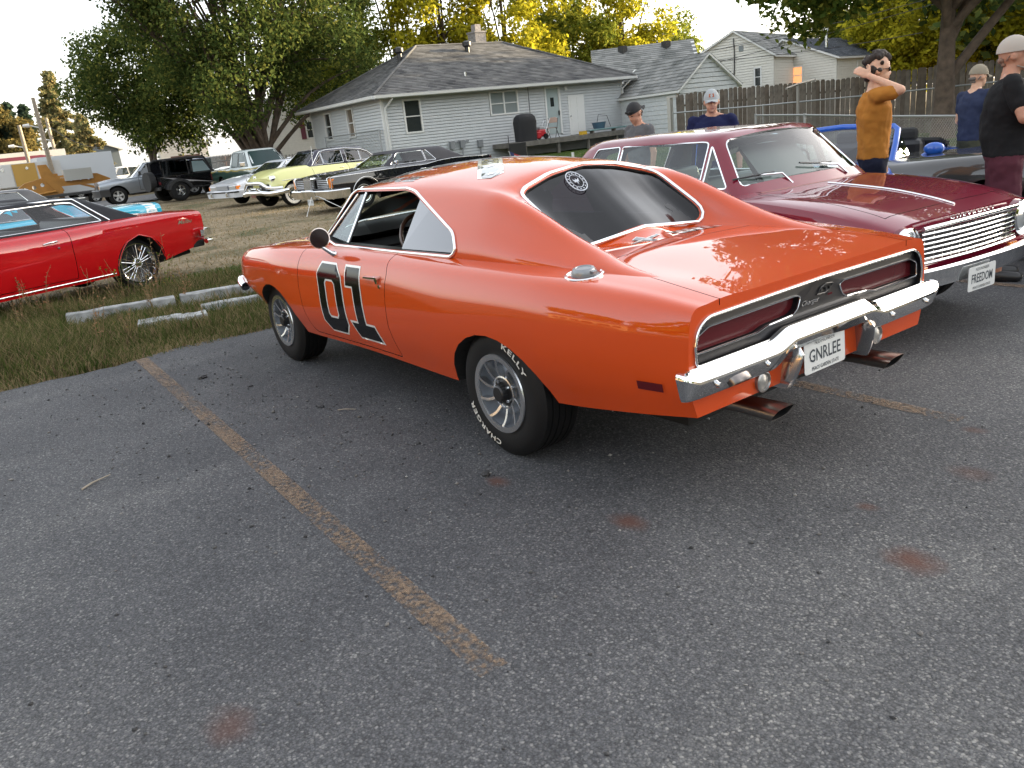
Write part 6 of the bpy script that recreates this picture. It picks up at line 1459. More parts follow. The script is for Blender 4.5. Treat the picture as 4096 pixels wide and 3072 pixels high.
# small white garage with patchy roof right of the grey house
gable_house('white_garage', 'small white boarded garage with old patchy shingles right of the grey house', (22.6, -26.0), (-.15, -.99), 3.4, 4.9, .25, 2.52, 3.85, wall=mat('white_boards', (.50, .52, .52), rough=.7, noise=.08), roofm=sh_old, ex=.20, oh=.18, apex=.48)
t2, W2 = gable_house('cream_house', 'tall cream sided house with gable wall behind the white garage', (31.04, -36.0), (-.96, -.29), 5.3, 9, .3, 4.0, 5.45, roofm=sh_old, wins=[(4.25, 4.55, 2.45, 3.35)], apex=.58, oh=.2)
m = MB(); W2.slab(m, 3.35, 3.6, 4.35, 4.65, .02, .05); m.build('gable_vent', [curtain], t2); m = MB(); m.tube([W2.p(3.05, 5.1, .05), W2.p(3.10, 4.2, .07), W2.p(3.05, 3.1, .05)], .03, 6); m.build('cable', [black_trim], t2)
tw, Ww = gable_house('grey_roofed_wing', 'low wing with weathered grey roof and two vents beside the tall cream house', (33.6, -31.6), (.75, -.66), 6.4, 5.6, .3, 3.6, 5.55, roofm=sh_old, oh=.3, apex=.5)
for u in (1.6, 4.2): p = Ww.p(2.7, 0, -u); m = MB(); m.box((p.x-.2, p.y-.2, 5.1), (p.x+.2, p.y+.2, 5.62)); m.build('roof_vent', [black_trim], tw)
t3, W3 = gable_house('white_house', 'white sided house with dark slate roof and a window with painted sunset glow', (29.4, -40.4), (-.99, -.12), 5.1, 8.5, .3, 3.55, 4.85, roofm=sh_slate, apex=.38, oh=.25, wins=[(2.15, 3.05, 2.35, 3.25, mat('painted_sunset_pane', (.55, .25, .12), rough=.25, coat=1, emis=(1, .42, .16), estr=.30))])  # orange emission on the pane imitates a sunset reflection
m = MB(); p = W3.p(3.7, 0, -1.6); m.tube([p+Vector((0, 0, 3.7)), p+Vector((0, 0, 5.1))], .10, 10); m.tube([p+Vector((0, 0, 5.05)), p+Vector((0, 0, 5.25))], .18, 10); m.build('flue_pipe', [alu], t3, smooth=40)
W4 = Wall(W3.p(5.1, 0), (.12, -.99, 0), (-.99, -.12, 0)); window(W4, t3, 2.6, 3.6, 2.3, 3.2)
# far left: garage with brown door, neighbour wall, fences
tg, Wg = gable_house('cream_garage', 'cream garage with brown overhead door and grey roof under the big tree', (74.3, -17.0), (-.22, -.975), 4.0, 7, 0, 3.15, 4.7, roofm=sh_slate, oh=.2, ex=.18, door=(.75, 3.25, 0, 2.35))
dm = mat('brown_door', (.085, .045, .035), rough=.6); 
for i in range(4): m = MB(); Wg.slab(m, .78, 3.22, i*.58+.02, i*.58+.57, -.02, .03); m.build('door_panel', [dm], tg)
tn, Wn = gable_house('neighbour_house', 'cream sided neighbour house with maroon shuttered window behind the yellow sedan', (52.0, -17.0), (-.30, -.95), 9.0, 7, .2, 4.4, 6.2, oh=.3, wins=[(3.85, 4.45, 2.4, 3.4)], ex=.15)
sm = mat('maroon_shutter', (.10, .015, .03), rough=.6)
for a in (3.42, 4.55): m = MB(); Wn.slab(m, a, a+.32, 2.33, 3.46, .03, .06); m.build('shutter', [sm], tn)
def picket_run(name, label, a, b_, h, mt, w=.10, gap=.05, z=0, lean=0):
    t = thing(name, label, 'fence'); a = Vector(a); b_ = Vector(b_); L_ = (b_-a).length; n = int(L_/(w+gap)); an = math.atan2(b_.y-a.y, b_.x-a.x); m = MB(); m.prism([(-w/2, 0, 0), (w/2, 0, 0), (w/2, 0, h-.06), (0, 0, h), (-w/2, 0, h-.06)], (0, .02, 0)); me = m.mesh('picket', [mt], fix=True)
    for i in range(n):
        p = a.lerp(b_, (i+.5)/n); o = bpy.data.objects.new('picket', me); COL.objects.link(o); o.parent = t; o.location = (p.x, p.y, z); o.rotation_euler = (0, lean, an)
    for zz in (.3, h-.35): bar(t, 'rail', [(a.x, a.y, z+zz), (b_.x, b_.y, z+zz)], .03, mt, 4)
grey_p = mat('pale_picket', (.30, .29, .27), rough=.8); red_p = mat('red_brown_boards', (.14, .04, .022), rough=.8)
picket_run('picket_fence', 'pale picket fence between the black pickup and the white-green truck', (50, -13.4), (44.0, -14.4), 1.75, grey_p, .12, .07, .12)
picket_run('picket_fence', 'short grey picket fence at the foot of the neighbour house', (45.0, -16.4), (43.6, -20.2), 1.25, grey_p, .12, .06, .25)
picket_run('red_board_fence', 'red-brown board fence beside the cream garage', (70.5, -20.9), (66, -23.5), 1.9, red_p, .25, .01, 0)
picket_run('red_board_fence', 'red-brown board fence left of the cream garage', (76, -12.8), (75.2, -15.9), 1.7, red_p, .25, .01, 0)
# flat roofed shop, trailer, cabinets
shop = thing('shop_building', 'long low white building with a maroon stripe along its fascia', 'building'); ww = mat('shop_white', (.40, .40, .39), rough=.6); mw = mat('maroon_stripe', (.13, .02, .04), rough=.6)
m = MB(); m.box((66, -7.9, 0), (80, 14, 2.75)); m.build('wall', [ww], shop); m = MB(); m.box((65.6, -8.2, 2.72), (80.4, 14.3, 3.55)); m.build('fascia', [ww], shop)
m = MB(); m.prism([(65.585, 14, 3.02), (65.585, -6.6, 3.02), (65.585, -7.3, 3.14), (65.585, -6.6, 3.26), (65.585, 14, 3.26)], (.01, 0, 0)); m.build('stripe', [mw], shop, fix=True); m = MB(); m.box((68, -1.0, 3.5), (69.5, .8, 4.2)); m.build('rooftop_unit', [mat('ac_grey', (.25, .24, .23))], shop)
for y in (-5, -2, 3, 7): m = MB(); m.box((65.98, y, 1.0), (66.0, y+1.6, 2.2)); m.build('window', [pane_m], shop)
tr = thing('white_trailer', 'plain white box trailer parked behind the white vehicles', 'trailer', (60.5, -9.9, 0), rad(92)); m = MB(); m.box((0, -1.2, .55), (4.6, 1.2, 2.95)); m.build('box', [mat('trailer_white', (.50, .53, .56), rough=.4)], tr); m = MB(); m.tube([(3.7, 1.21, 2.55), (3.7, 1.215, 2.55)], .16, 12); m.build('emblem', [mat('emblem_green', (.02, .08, .07))], tr); [add_wheel(tr, x, s*1.05, .38, .22, .2, 'steel') for x in (1.6, 2.5) for s in (1, -1)]
cb = thing('service_cabinets', 'row of tall white equipment cabinets, the middle one open, sunlit gold painted in', 'cabinet', (58.2, -2.6, .35), rad(-90)); cw = mat('cabinet_white', (.55, .56, .56), rough=.35); gold = mat('cabinet_sunlit_gold', (.45, .27, .06), rough=.4)  # gold colour stands in for low sunlight on the middle panel
m = MB(); m.box((-.4, -1.0, .9), (3.75, .0, 2.32)); m.build('case', [cw], cb)
for i, mt in enumerate((cw, gold, cw)):
    x = -.35+i*1.36; m = MB(); m.box((x, -1.03 if mt is gold else -1.06, .95), (x+1.3, -1.0, 2.28)); d = m.build('cabinet_door', [mt], cb); m = MB(); m.tube([(x+.8, -1.06, 2.0), (x+.8, -1.09, 2.0)], .09, 12); m.build('latch', [alu], d)
for x in (.5, 3.0): [setattr(add_wheel(cb, x, s*.45-.5, .38, .2, .2, 'steel'), 'location', (x, s*.45-.5, .03)) for s in (1, -1)]
fh = gable_house('far_house', 'far grey roofed house between the shop and the big trees', (90, -12.0), (-.12, -.99), 5.0, 8, 0, 3.8, 5.6, roofm=sh_old, wall=mat('far_wall', (.10, .12, .13)), oh=.4, lap=False, apex=.15)
# poles and wires
pole_m = mat('utility_pole_wood', (.26, .22, .17), rough=.9, noise=.2)
def pole(x, y, h, lb, lean=0, arm=True):
    t = thing('utility_pole', lb, 'pole', (x, y, 0)); m = MB(); m.tube([(0, 0, 0), (0, lean, h)], [.16, .11], 10); m.build('shaft', [pole_m], t, smooth=40)
    if arm: m = MB(); m.tube([(0, lean*.75, h*.72), (0, lean*.75+.6, h*.75)], .04, 6); m.tube([(0, lean*.75+.6, h*.75), (0, lean*.75+.95, h*.75)], [.12, .08], 8); m.build('street_lamp', [trim_w], t)
    return t
pole(57.0, -5.75, 6.45, 'tall sunlit wooden utility pole at the left, with a lamp arm'); pole(62.5, -5.3, 5.2, 'shorter wooden utility pole with lamp left of the tall one', .0)
pole(70, -8.2, 6.0, 'thin far pole with round lamp before the golden spruce', 0)
def wire(a, b_, sag, lb, r_=.012):
    a = Vector(a); b_ = Vector(b_); m = MB(); m.tube([a.lerp(b_, t)-Vector((0, 0, sag*4*t*(1-t))) for t in np.linspace(0, 1, 14)], r_, 4); o = m.build('overhead_wire', [black_trim]); tag(o, lb, 'wire')
wire((57, -5.75, 5.3), (52.5, -8.2, 3.0), .5, 'overhead wire sagging from the tall pole to the right', .02); wire((57, -5.75, 4.9), (34, -20, 6.0), .4, 'long overhead wire crossing before the big tree', .010)
wire((27.6, -26.7, 3.0), (3, -45, 8), .5, 'overhead wire from the grey house eave toward the right', .012); wire((31.0, -36.3, 4.6), (2, -40, 7.5), .6, 'overhead wire from the tall cream house toward the right', .014); wire((31.0, -36.3, 4.2), (18, -38, 3.9), .2, 'lower overhead wire across the cream house wall', .014)
# stakes and a little flag on the lawn
for x, y, lb in ((19.3, -12.2, 'white stake in the grass left of the little flag'), (16.8, -14.4, 'white stake in the grass right of the little flag')):
    t = thing('stake', lb, 'stake', (x, y, float(gh(x, y)))); m = MB(); m.box((-.03, -.03, 0), (.03, .03, .42)); m.build('post', [trim_w], t)
ft = thing('small_flag', 'small striped flag on a stick in the lawn', 'flag', (19.4, -14.1, float(gh(19.4, -14.1)))); m = MB(); m.tube([(0, 0, 0), (0, .25, .6)], .01, 5); m.build('stick', [trim_w], ft)
for i in range(5): m = MB(); m.add([(0, .24-.02*i, .58-.06*i), (0, -.26-.02*i, .40-.06*i), (0, -.28-.02*i, .34-.06*i), (0, .22-.02*i, .52-.06*i)], [(0, 1, 2, 3)]); m.build('stripe', [redm_ if i % 2 == 0 else trim_w], ft) if False else m.build('stripe', [mat('flag_red', (.35, .02, .03)) if i % 2 == 0 else trim_w], ft)
m = MB(); m.add([(-.004, .24, .59), (-.004, .05, .52), (-.004, .03, .40), (-.004, .22, .46)], [(0, 1, 2, 3)]); m.build('canton', [mat('flag_blue', (.02, .03, .12))], ft)
# banner stand wires near the lincoln: thin white cords
cd = thing('cord_stay', 'pair of thin white cords from the black luxury car bumper to the grass', 'cord', (0, 0, 0)); m = MB(); m.tube([(17.3, -5.75, .50), (16.6, -5.2, .0)], .008, 4); m.tube([(17.3, -5.75, .50), (15.3, -5.9, .0)], .008, 4); m.build('cord', [trim_w], cd)
# ------------------------------------------------------------------ trees
bark = mat('bark', (.085, .062, .045), rough=.95, noise=.35, nscale=6, bump=.8, bscale=14)
def leaf_mat(name, stops, trans=.45): 
    m = blade_mat(name, stops); [setattr(n.inputs[0], 'default_value', trans) for n in m.node_tree.nodes if n.type == 'MIX_SHADER']; return m
lf_dark = leaf_mat('leaves_green', [(0, (.035, .058, .018)), (.5, (.068, .098, .028)), (.85, (.12, .145, .038)), (1, (.22, .22, .055))])
lf_mid = leaf_mat('leaves_olive', [(0, (.10, .13, .02)), (.5, (.17, .20, .03)), (1, (.32, .31, .05))])
lf_yel = leaf_mat('leaves_yellow', [(0, (.20, .20, .02)), (.5, (.34, .32, .025)), (1, (.56, .48, .04))], .5)
lf_spr = leaf_mat('spruce_needles', [(0, (.10, .12, .06)), (.6, (.22, .20, .09)), (1, (.36, .28, .13))], .45)
lf_sprd = leaf_mat('spruce_needles_dark', [(0, (.02, .04, .028)), (1, (.05, .07, .045))], .2)
lf_oak = leaf_mat('leaves_oak', [(0, (.05, .085, .02)), (.5, (.10, .14, .028)), (1, (.26, .25, .05))], .5)
def leaf_cloud(name, Cn, Rn, n_leaf, size, mt, parent, seed, flat=.8):
    r = np.random.default_rng(seed); k = r.choice(len(Cn), n_leaf, p=(Rn**2)/np.sum(Rn**2)); d = r.normal(0, 1, (n_leaf, 3)); d /= np.linalg.norm(d, axis=1, keepdims=True)+1e-9
    rad_ = Rn[k]*np.clip(r.normal(.85, .22, n_leaf), .1, 1.5); P = Cn[k]+d*rad_[:, None]*np.array([1, 1, flat])
    nrm = d*.6+r.normal(0, .6, (n_leaf, 3))+np.array([0, 0, .35]); nrm /= np.linalg.norm(nrm, axis=1, keepdims=True); a = np.cross(nrm, r.normal(0, 1, (n_leaf, 3))); a /= np.linalg.norm(a, axis=1, keepdims=True)+1e-9; b_ = np.cross(nrm, a)
    s = (size*r.uniform(.55, 1.35, n_leaf))[:, None]; v = np.stack([P-a*s, P+b_*s*.55-nrm*s*.15, P+a*s, P-b_*s*.55-nrm*s*.15], 1).reshape(-1, 3)
    me = bpy.data.meshes.new(name); n = n_leaf; me.vertices.add(4*n); me.vertices.foreach_set('co', v.astype(np.float32).ravel()); me.loops.add(4*n); me.loops.foreach_set('vertex_index', np.arange(4*n, dtype=np.int32)); me.polygons.add(n); me.polygons.foreach_set('loop_start', (np.arange(n)*4).astype(np.int32)); me.polygons.foreach_set('loop_total', np.full(n, 4, np.int32)); me.update(calc_edges=True); me.materials.append(mt); o = link(name, me, None, parent); o['kind'] = 'stuff'; return o
def tree(label, x, y, blobs, n_leaf, size, mt, seed, trunk=.3, fork=2.5, ncl=90, crad=(.6, 1.2), limbs=14, z=None, lean=(0, 0), name='leafy_tree', group=None, stems=1):
    r = np.random.default_rng(seed); z = float(gh(x, y))-.05 if z is None else z; t = thing(name, label, 'tree', (x, y, z), 0, group); w = np.array([b[3]*b[4]*b[5] for b in blobs])**.75; w /= w.sum(); C_ = []; 
    for _ in range(ncl):
        b = blobs[r.choice(len(blobs), p=w)]; d = r.normal(0, 1, 3); d /= np.linalg.norm(d); q = r.uniform(.35, 1.0)**.5; C_.append([b[0]+d[0]*b[3]*q, b[1]+d[1]*b[4]*q, b[2]+d[2]*b[5]*q])
    C_ = np.array(C_); Rn = r.uniform(*crad, ncl); m = MB(); H = max(b[2] for b in blobs)
    for s_ in range(stems):
        ox, oy = (0, 0) if stems == 1 else (r.uniform(-1, 1), r.uniform(-1.0, 1.0)); tp = [(ox, oy, -.1), (ox+lean[0]*.2, oy+lean[1]*.2, fork*.4), (ox*1.3+lean[0]*.6, oy*1.3+lean[1]*.6, fork), (ox*2+lean[0], oy*2+lean[1], H)]; tp = catmull(tp, 5); k = len(tp); m.tube(tp, [trunk*(1.35 if i == 0 else 1.0-.75*(i/(k-1))**.8) for i in range(k)], 10)
        idx = r.choice(ncl, min(limbs, ncl), replace=False)
        for i in idx:
            u = r.uniform(.35, .95); a = tp[int(u*(k-1))]; c = Vector(C_[i]); mid = a.lerp(c, .5)+Vector((0, 0, .12*(c-a).length)); pts = catmull([a, mid, c], 4); n_ = len(pts); r0 = trunk*(1-.75*u)*.6; m.tube(pts, [max(.02, r0*(1-.85*j/(n_-1))) for j in range(n_)], 6)
    m.build('trunk', [bark], t, smooth=60); leaf_cloud('crown', C_, Rn, n_leaf, size, mt, t, seed+1); return t
def spruce(label, x, y, h, r0, n, mt, seed, size=.16):
    r = np.random.default_rng(seed); t = thing('spruce_tree', label, 'tree', (x, y, 0)); m = MB(); m.tube([(0, 0, 0), (0, 0, h)], [.22, .03], 8); Cn = []; Rn = []
    for i in range(int(h*9)):
        z = .6+(h-.7)*(i/(h*9))**.9; R_ = r0*(1-z/h)**.85+.15; a = r.uniform(0, 2*PI); L_ = R_*r.uniform(.7, 1.15); tip = Vector((math.cos(a)*L_, math.sin(a)*L_, z-.25*L_)); m.tube([(0, 0, z), tip], [.035, .012], 4)
        for q in np.linspace(.25, 1, max(2, int(L_/.35))): Cn.append([tip.x*q, tip.y*q, z-.25*L_*q*q-.04]); Rn.append(.16+.16*(1-q)+.04)
    m.build('trunk', [bark], t); leaf_cloud('crown', np.array(Cn), np.array(Rn), n, size, mt, t, seed, .6); return t
def AT(u, D):   # a spot on the ground at a picture column and a distance from the camera
    d = fwd+rt2*((u-512)/F)+up2*((384-150)/F); k = D/math.hypot(d.x, d.y); return CAMP.x+d.x*k, CAMP.y+d.y*k
def build_trees():
    x, y = AT(262, 44); tree('huge spreading green maple with several dark limbs, centre left behind the cars', x, y, [(0, 0, 9.5, 5.6, 5.8, 5.2), (0, 5.0, 12, 4.0, 5.0, 2.6), (0, -3.8, 5.6, 3.0, 3.2, 2.9), (-1, .8, 5.4, 3.2, 3.2, 2.5), (0, -5.2, 10.5, 3, 3, 4)], 80000, .10, lf_dark, 11, .34, 3.0, 230, (.7, 1.35), 22, stems=3)
    x, y = AT(150, 52); tree('dense green tree left of the huge maple, crown nearly to the ground', x, y, [(0, 0, 6.0, 3.4, 3.2, 3.2), (0, -1.5, 4.9, 2.4, 2.4, 2.3)], 38000, .10, lf_dark, 12, .3, 2.0, 110, (.6, 1.2), 10)
    x, y = AT(345, 60); tree('sunlit olive tree showing behind the huge maple and the house roof', x, y, [(0, 0, 9, 4.2, 4.2, 5), (0, 0, 5, 3, 3.5, 3)], 26000, .15, lf_mid, 13, .3, 3, 110, (.7, 1.3), 10)
    x, y = AT(408, 62); tree('tall leafy limb high above the left end of the house roof', x, y, [(0, -1, 15, 3.6, 3.6, 2.6)], 12000, .15, lf_mid, 14, .26, 8, 50, (.6, 1.1), 8)
    for i, (u, D, zc, rr, mt, lb) in enumerate([(455, 58, 8.8, 3.3, lf_yel, 'bright yellow sunlit tree left of the chimney'), (515, 60, 8.2, 4.2, lf_yel, 'bright golden tree right of the chimney behind the house'), (575, 66, 9.5, 4.6, lf_mid, 'olive and yellow tree behind the right part of the house roof'), (628, 68, 8.6, 4.2, lf_yel, 'yellow-green tree at the right end behind the house roof'), (672, 74, 6.2, 2.4, lf_mid, 'small dark round tree right of the yellow trees')]):
        x, y = AT(u, D); tree(lb, x, y, [(0, 0, zc, rr, rr, rr*1.15), (0, 0, zc-3, rr*.9, rr*.9, 2.5)]+([(0, 1, zc+5, rr*1.1, rr*1.1, 3)] if i < 4 else []), 20000 if i < 4 else 7000, .16, mt, 20+i, .3, 3, 100 if i < 4 else 40, (.6, 1.2), 10, group='trees behind the grey house')
    tree('large oak with thick flaring trunk right of the fence', 7.75, -19.35, [(0, 0, 6.6, 5.6, 4.8, 2.7), (2.2, 1.6, 4.6, 2.2, 2.0, 1.2), (-2.5, -2, 6.0, 3.5, 3.5, 2.2), (3.6, .5, 5.2, 1.8, 1.8, 1.2)], 70000, .11, lf_oak, 31, .33, 3.6, 190, (.5, 1.0), 16, name='oak_tree')
    for i, (u, D, zc, rr, mt, lb) in enumerate([(858, 70, 7.2, 3.6, lf_mid, 'olive tree left of the oak above the slate roof'), (905, 58, 4.6, 3.0, lf_yel, 'low golden tree glowing behind the board fence left of the oak trunk'), (960, 64, 5.2, 3.4, lf_yel, 'golden tree directly behind the oak trunk'), (1005, 58, 4.6, 2.8, lf_yel, 'golden bush behind the board fence at the right picture edge'), (1010, 72, 9, 4.5, lf_mid, 'tall olive tree at the right picture edge')]):
        x, y = AT(u, D); tree(lb, x, y, [(0, 0, zc, rr, rr, rr*.9), (0, 0, zc-1.6, rr, rr, 1.6)], 15000, .16, mt, 40+i, .26, 2.4, 75, (.6, 1.1), 8, group='trees behind the board fence')
    x, y = AT(66, 76); spruce('tall golden lit spruce right of the utility poles', x, y, 9.6, 3.3, 30000, lf_spr, 50)
    x, y = AT(88, 72); spruce('shorter golden spruce on the right flank of the tall one', x, y, 6.0, 2.4, 14000, lf_spr, 51)
    x, y = AT(18, 84); spruce('dark blue-green spruce at the far left', x, y, 8.2, 2.0, 12000, lf_sprd, 52); x, y = AT(34, 86); spruce('dark spruce behind the utility poles', x, y, 8.0, 2.2, 12000, lf_sprd, 53)
    x, y = AT(4, 84); tree('rust-tinted round tree at the left picture edge', x, y, [(0, 0, 4.6, 2.6, 2.6, 2.8)], 11000, .17, leaf_mat('leaves_rust', [(0, (.06, .06, .025)), (1, (.20, .15, .05))]), 54, .25, 2, 45, (.6, 1.1), 6)
    # beyond the picture edges: south trees added to block the low sun, then north and west surroundings
    for i, (x, y, h, rr) in enumerate([(17, -50, 11, 6.5), (6, -47, 8.5, 6), (-4, -50, 9, 6.5), (-14, -46, 8.5, 6), (-25, -50, 9, 7), (2, -36, 6.0, 4.5), (-10, -34, 6.2, 4.5), (28, -62, 12, 7)]):
        tree(['street maple south of the lot, east end', 'street maple south of the lot behind the oak', 'broad street maple due south of the lot', 'street maple south-west of the lot', 'broad street maple at the south-west corner', 'added shade maple close to the south fence', 'added shade maple by the south-west fence', 'tall street maple beyond the white house'][i], x, y, [(0, 0, h*.62, rr, rr, h*.55), (0, 0, h*1.05, rr*.7, rr*.7, h*.35)], 13000, .30, lf_dark, 60+i, .35, 2.5, 90, (1.0, 1.9), 8, group='trees south of the lot')
    for i, (x, y, h, rr) in enumerate([(-3, 39, 12, 7), (11, 40, 13, 7), (-18, 38, 12, 7), (27, 39, 12, 7), (-34, 30, 8, 6), (-38, 10, 9, 6.5), (-40, -14, 8, 6)]):
        tree(['maple north of the lot behind the tan building', 'taller maple north of the lot', 'maple at the north-west corner of the lot', 'maple at the north-east corner of the lot', 'maple west of the lot, north end', 'broad maple due west of the lot', 'maple west of the lot, south end'][i], x, y, [(0, 0, h*.62, rr, rr, h*.5)], 9000, .32, lf_mid, 80+i, .35, 2.5, 60, (1.0, 1.9), 6, group='trees north and west of the lot')
    for (a, b_, lb, c) in (((-12, 27), (6, 31), 'long tan building north of the lot facing the sun', (.45, .27, .12)), ((13, 28), (24, 32), 'small tan outbuilding north of the lot', (.40, .26, .13))):
        t = thing('tan_building', lb, 'building'); m = MB(); m.box((a[0], a[1], 0), (b_[0], b_[1], 3.6)); m.build('wall', [mat('tan_wall', c, rough=.8)], t); m = MB(); m.prism([(a[0]-.4, a[1]-.5, 3.6), (a[0]-.4, (a[1]+b_[1])/2, 5.2), (a[0]-.4, b_[1]+.5, 3.6)], (b_[0]-a[0]+.8, 0, 0)); m.build('roof', [sh_grey], t, fix=True)
        for k in range(6): m = MB(); xx = a[0]+1.5+k*(b_[0]-a[0]-2)/6; m.box((xx, a[1]-.02, 1.2), (xx+1.1, a[1], 2.4)); m.build('window', [pane_m], t)
build_trees()
# ------------------------------------------------------------------ the other vehicles
def build_red():
    pm = paint('red_paint', (.36, .003, .006), rough=.4); vin = mat('black_vinyl', (.005, .006, .010), rough=.6, spec=.25, bump=.2, bscale=400)
    sp = dict(paint=pm, roofpaint=vin, xr=-1.15, xf=3.75, wb=2.92, wr=.345, track=.80, rr=.272, tw=.22, style='wire', arch=.385, archz=.34,
      W=[(-1.15, .86), (-.8, .92), (0, .945), (1.5, .94), (3.2, .93), (3.75, .88)],
      SILL=[(-1.15, .44), (-.6, .36), (0, .25), (3.2, .24), (3.75, .40)],
      SH=[(-1.15, .89), (-.6, .93), (.2, .93), (1.2, .90), (2.2, .92), (3.2, .90), (3.75, .82)],
      TOP=[(-1.15, .93), (-.6, .97), (.1, .985), (2.2, .985), (3.2, .95), (3.75, .87)],
      ks=.965, kc=.60, crease=True, nose=.05,
      cab=(-.25, .50, 1.85, 2.40), zr=1.35, yb=.81, yr=.62, zbelt=.96, SHc=.95, wsdx=.12, wz=(1.01, 1.30),
      win=[[(.36, .985), (.64, 1.265), (.85, 1.28), (1.88, 1.28), (2.22, .985)]], open=True, glass=glassmat('red_car_glass', (.9, .93, .95), boost=1.0),
      doors=[[(.95, .33), (.95, .98), (2.12, .98), (2.14, .33)]], lids=[('boot_lid', -1.3, -.30, .62)], lidz=.82)
    car, S, SU, dl = make_car(sp, 'bright red two-door with black vinyl roof and big chrome wire wheels on the grass', 'car')
    bench(car, .55, .55, .62, black_satin); bench(car, 1.25, .58, .62, mat('grey_seat', (.05, .055, .06), rough=.7), .40); swheel(car, (1.75, .36, .98), .2)
    for s in (1, -1):
        bar(car, 'rocker_trim', [(x, s*.885, .275+(.01 if x > .4 else 0)) for x in (.42, 1.4, 2.45)], .011)
        pts = [S.side(x, float(np.interp(x, [-.38, -.3, -.2, 0, .2, .3, .38], [.36, .55, .665, .735, .665, .55, .36])), s, .004) for x in np.linspace(-.375, .375, 13)]
        bar(car, 'arch_trim', [p for p in pts if p], .008, pm)
        pts = [SU.side(a, b, s, .004) for a, b in [(.26, .975), (.58, 1.295), (.85, 1.31), (1.86, 1.305), (2.05, 1.2)]]; bar(car, 'roof_trim', [p for p in pts if p], .013)
        text_on('Malibu', lambda a, b, s=s: S.side(-.80-s*a, .80+b, s, .004), [chrome], 'script_badge', car, w=.26, h=.055, shear=.4, bold=.012)
        lamp(car, 'tail_lamp', (-1.17, s*.62, .64), .06, lens_red, fwd_=-1)
    for d in dl[:2]:
        s = 1 if d is dl[0] else -1; p = S.side(1.15, .83, s)
        bar(d, 'door_handle', [p+Vector((-.02, s*.004, 0)), p+Vector((0, s*.035, .005)), p+Vector((.10, s*.03, .0)), p+Vector((.16, s*.006, -.01))], .010); q = S.side(1.13, .75, s); bar(d, 'lock', [q, q+Vector((0, s*.01, 0))], .014)
    bar(car, 'rear_bumper', [(-.98, -.955, .60), (-1.1, -.955, .60), (-1.20, -.88, .60), (-1.22, -.5, .59), (-1.23, 0, .59), (-1.22, .5, .59), (-1.20, .88, .60), (-1.1, .955, .60), (-.98, .955, .60)], 0, sq=(.06, .11), cat=1)
    bar(car, 'bumper_guard', [(-1.2, .80, .47), (-1.2, .90, .47), (-1.08, .94, .47)], .035); bar(car, 'bumper_guard', [(-1.2, -.80, .47), (-1.2, -.90, .47), (-1.08, -.94, .47)], .035)
    bar(car, 'exhaust_pipe', [(-1.0, .6, .34), (.1, .6, .25)], .035, under); blk(car, 'rear_valance', (-1.12, -.85, .40), (-.9, .85, .50), under, .02)
    put(car, 9.75, .85, 112); return car
build_red()
def build_turq():
    pm = paint('turquoise_paint', (.02, .33, .47), rough=.4); wp = paint('white_stripe_paint', (.62, .64, .64), rough=.4)
    sp = dict(paint=pm, xr=-1.05, xf=3.55, wb=2.74, wr=.32, track=.78, rr=.19, tw=.2, style='five',
      W=[(-1.05, .84), (-.7, .88), (0, .91), (1.5, .90), (3.0, .88), (3.55, .82)], SILL=[(-1.05, .45), (-.6, .36), (0, .24), (3.0, .25), (3.55, .4)],
      SH=[(-1.05, .90), (-.7, .92), (0, .93), (1.0, .86), (2.2, .88), (3.0, .87), (3.55, .78)], TOP=[(-1.05, .955), (-.7, .965), (0, .96), (2.2, .95), (3.0, .92), (3.55, .84)],
      ks=.95, kc=.55, cab=(-.05, .65, 1.60, 2.15), zr=1.22, yb=.76, yr=.58, zbelt=.93, SHc=.93, wz=(.99, 1.15),
      win=[[(.70, .96), (.85, 1.14), (1.58, 1.15), (1.95, .97)]], doors=[[(.85, .33), (.85, .95), (2.0, .95), (2.02, .33)]])
    car, S, SU, dl = make_car(sp, 'turquoise coupe with wide white stripe over its tail, behind the red car', 'car')
    # stripe draped over the tail
    for s in (1, -1):
        P = [(-.93, .50), (-.70, .50), (-.72, .91), (-.95, .91)]
        drape([P], lambda a, b, s=s: S.side(a, b, s, .004), [wp], 'white_stripe', car, .08)
        P = [(-.72, s*.02), (-.95, s*.02), (-.95, s*.83), (-.72, s*.85)]
        drape([P], lambda a, b: S.top(a, b, .004), [wp], 'white_stripe', car, .08)
    for y0 in (-.3, .12): drape([[(-1.04, y0), (-1.04, y0+.2), (-.2, y0+.2), (-.2, y0)]], lambda a, b: max([p for p in (S.top(a, b, .006), SU.top(a, b, .006)) if p is not None], key=lambda p: p.z, default=None), [wp], 'white_stripe', car, .1)
    bar(car, 'rear_bumper', [(-.95, -.86, .52), (-1.1, -.75, .52), (-1.13, 0, .52), (-1.1, .75, .52), (-.95, .86, .52)], 0, sq=(.04, .09), cat=1)
    for s in (1, -1): blk(car, 'tail_lamp', (-1.1, s*.55-.1, .68), (-1.06, s*.55+.1, .80), lens_red)
    put(car, 13.9, .25, 107); return car
build_turq()
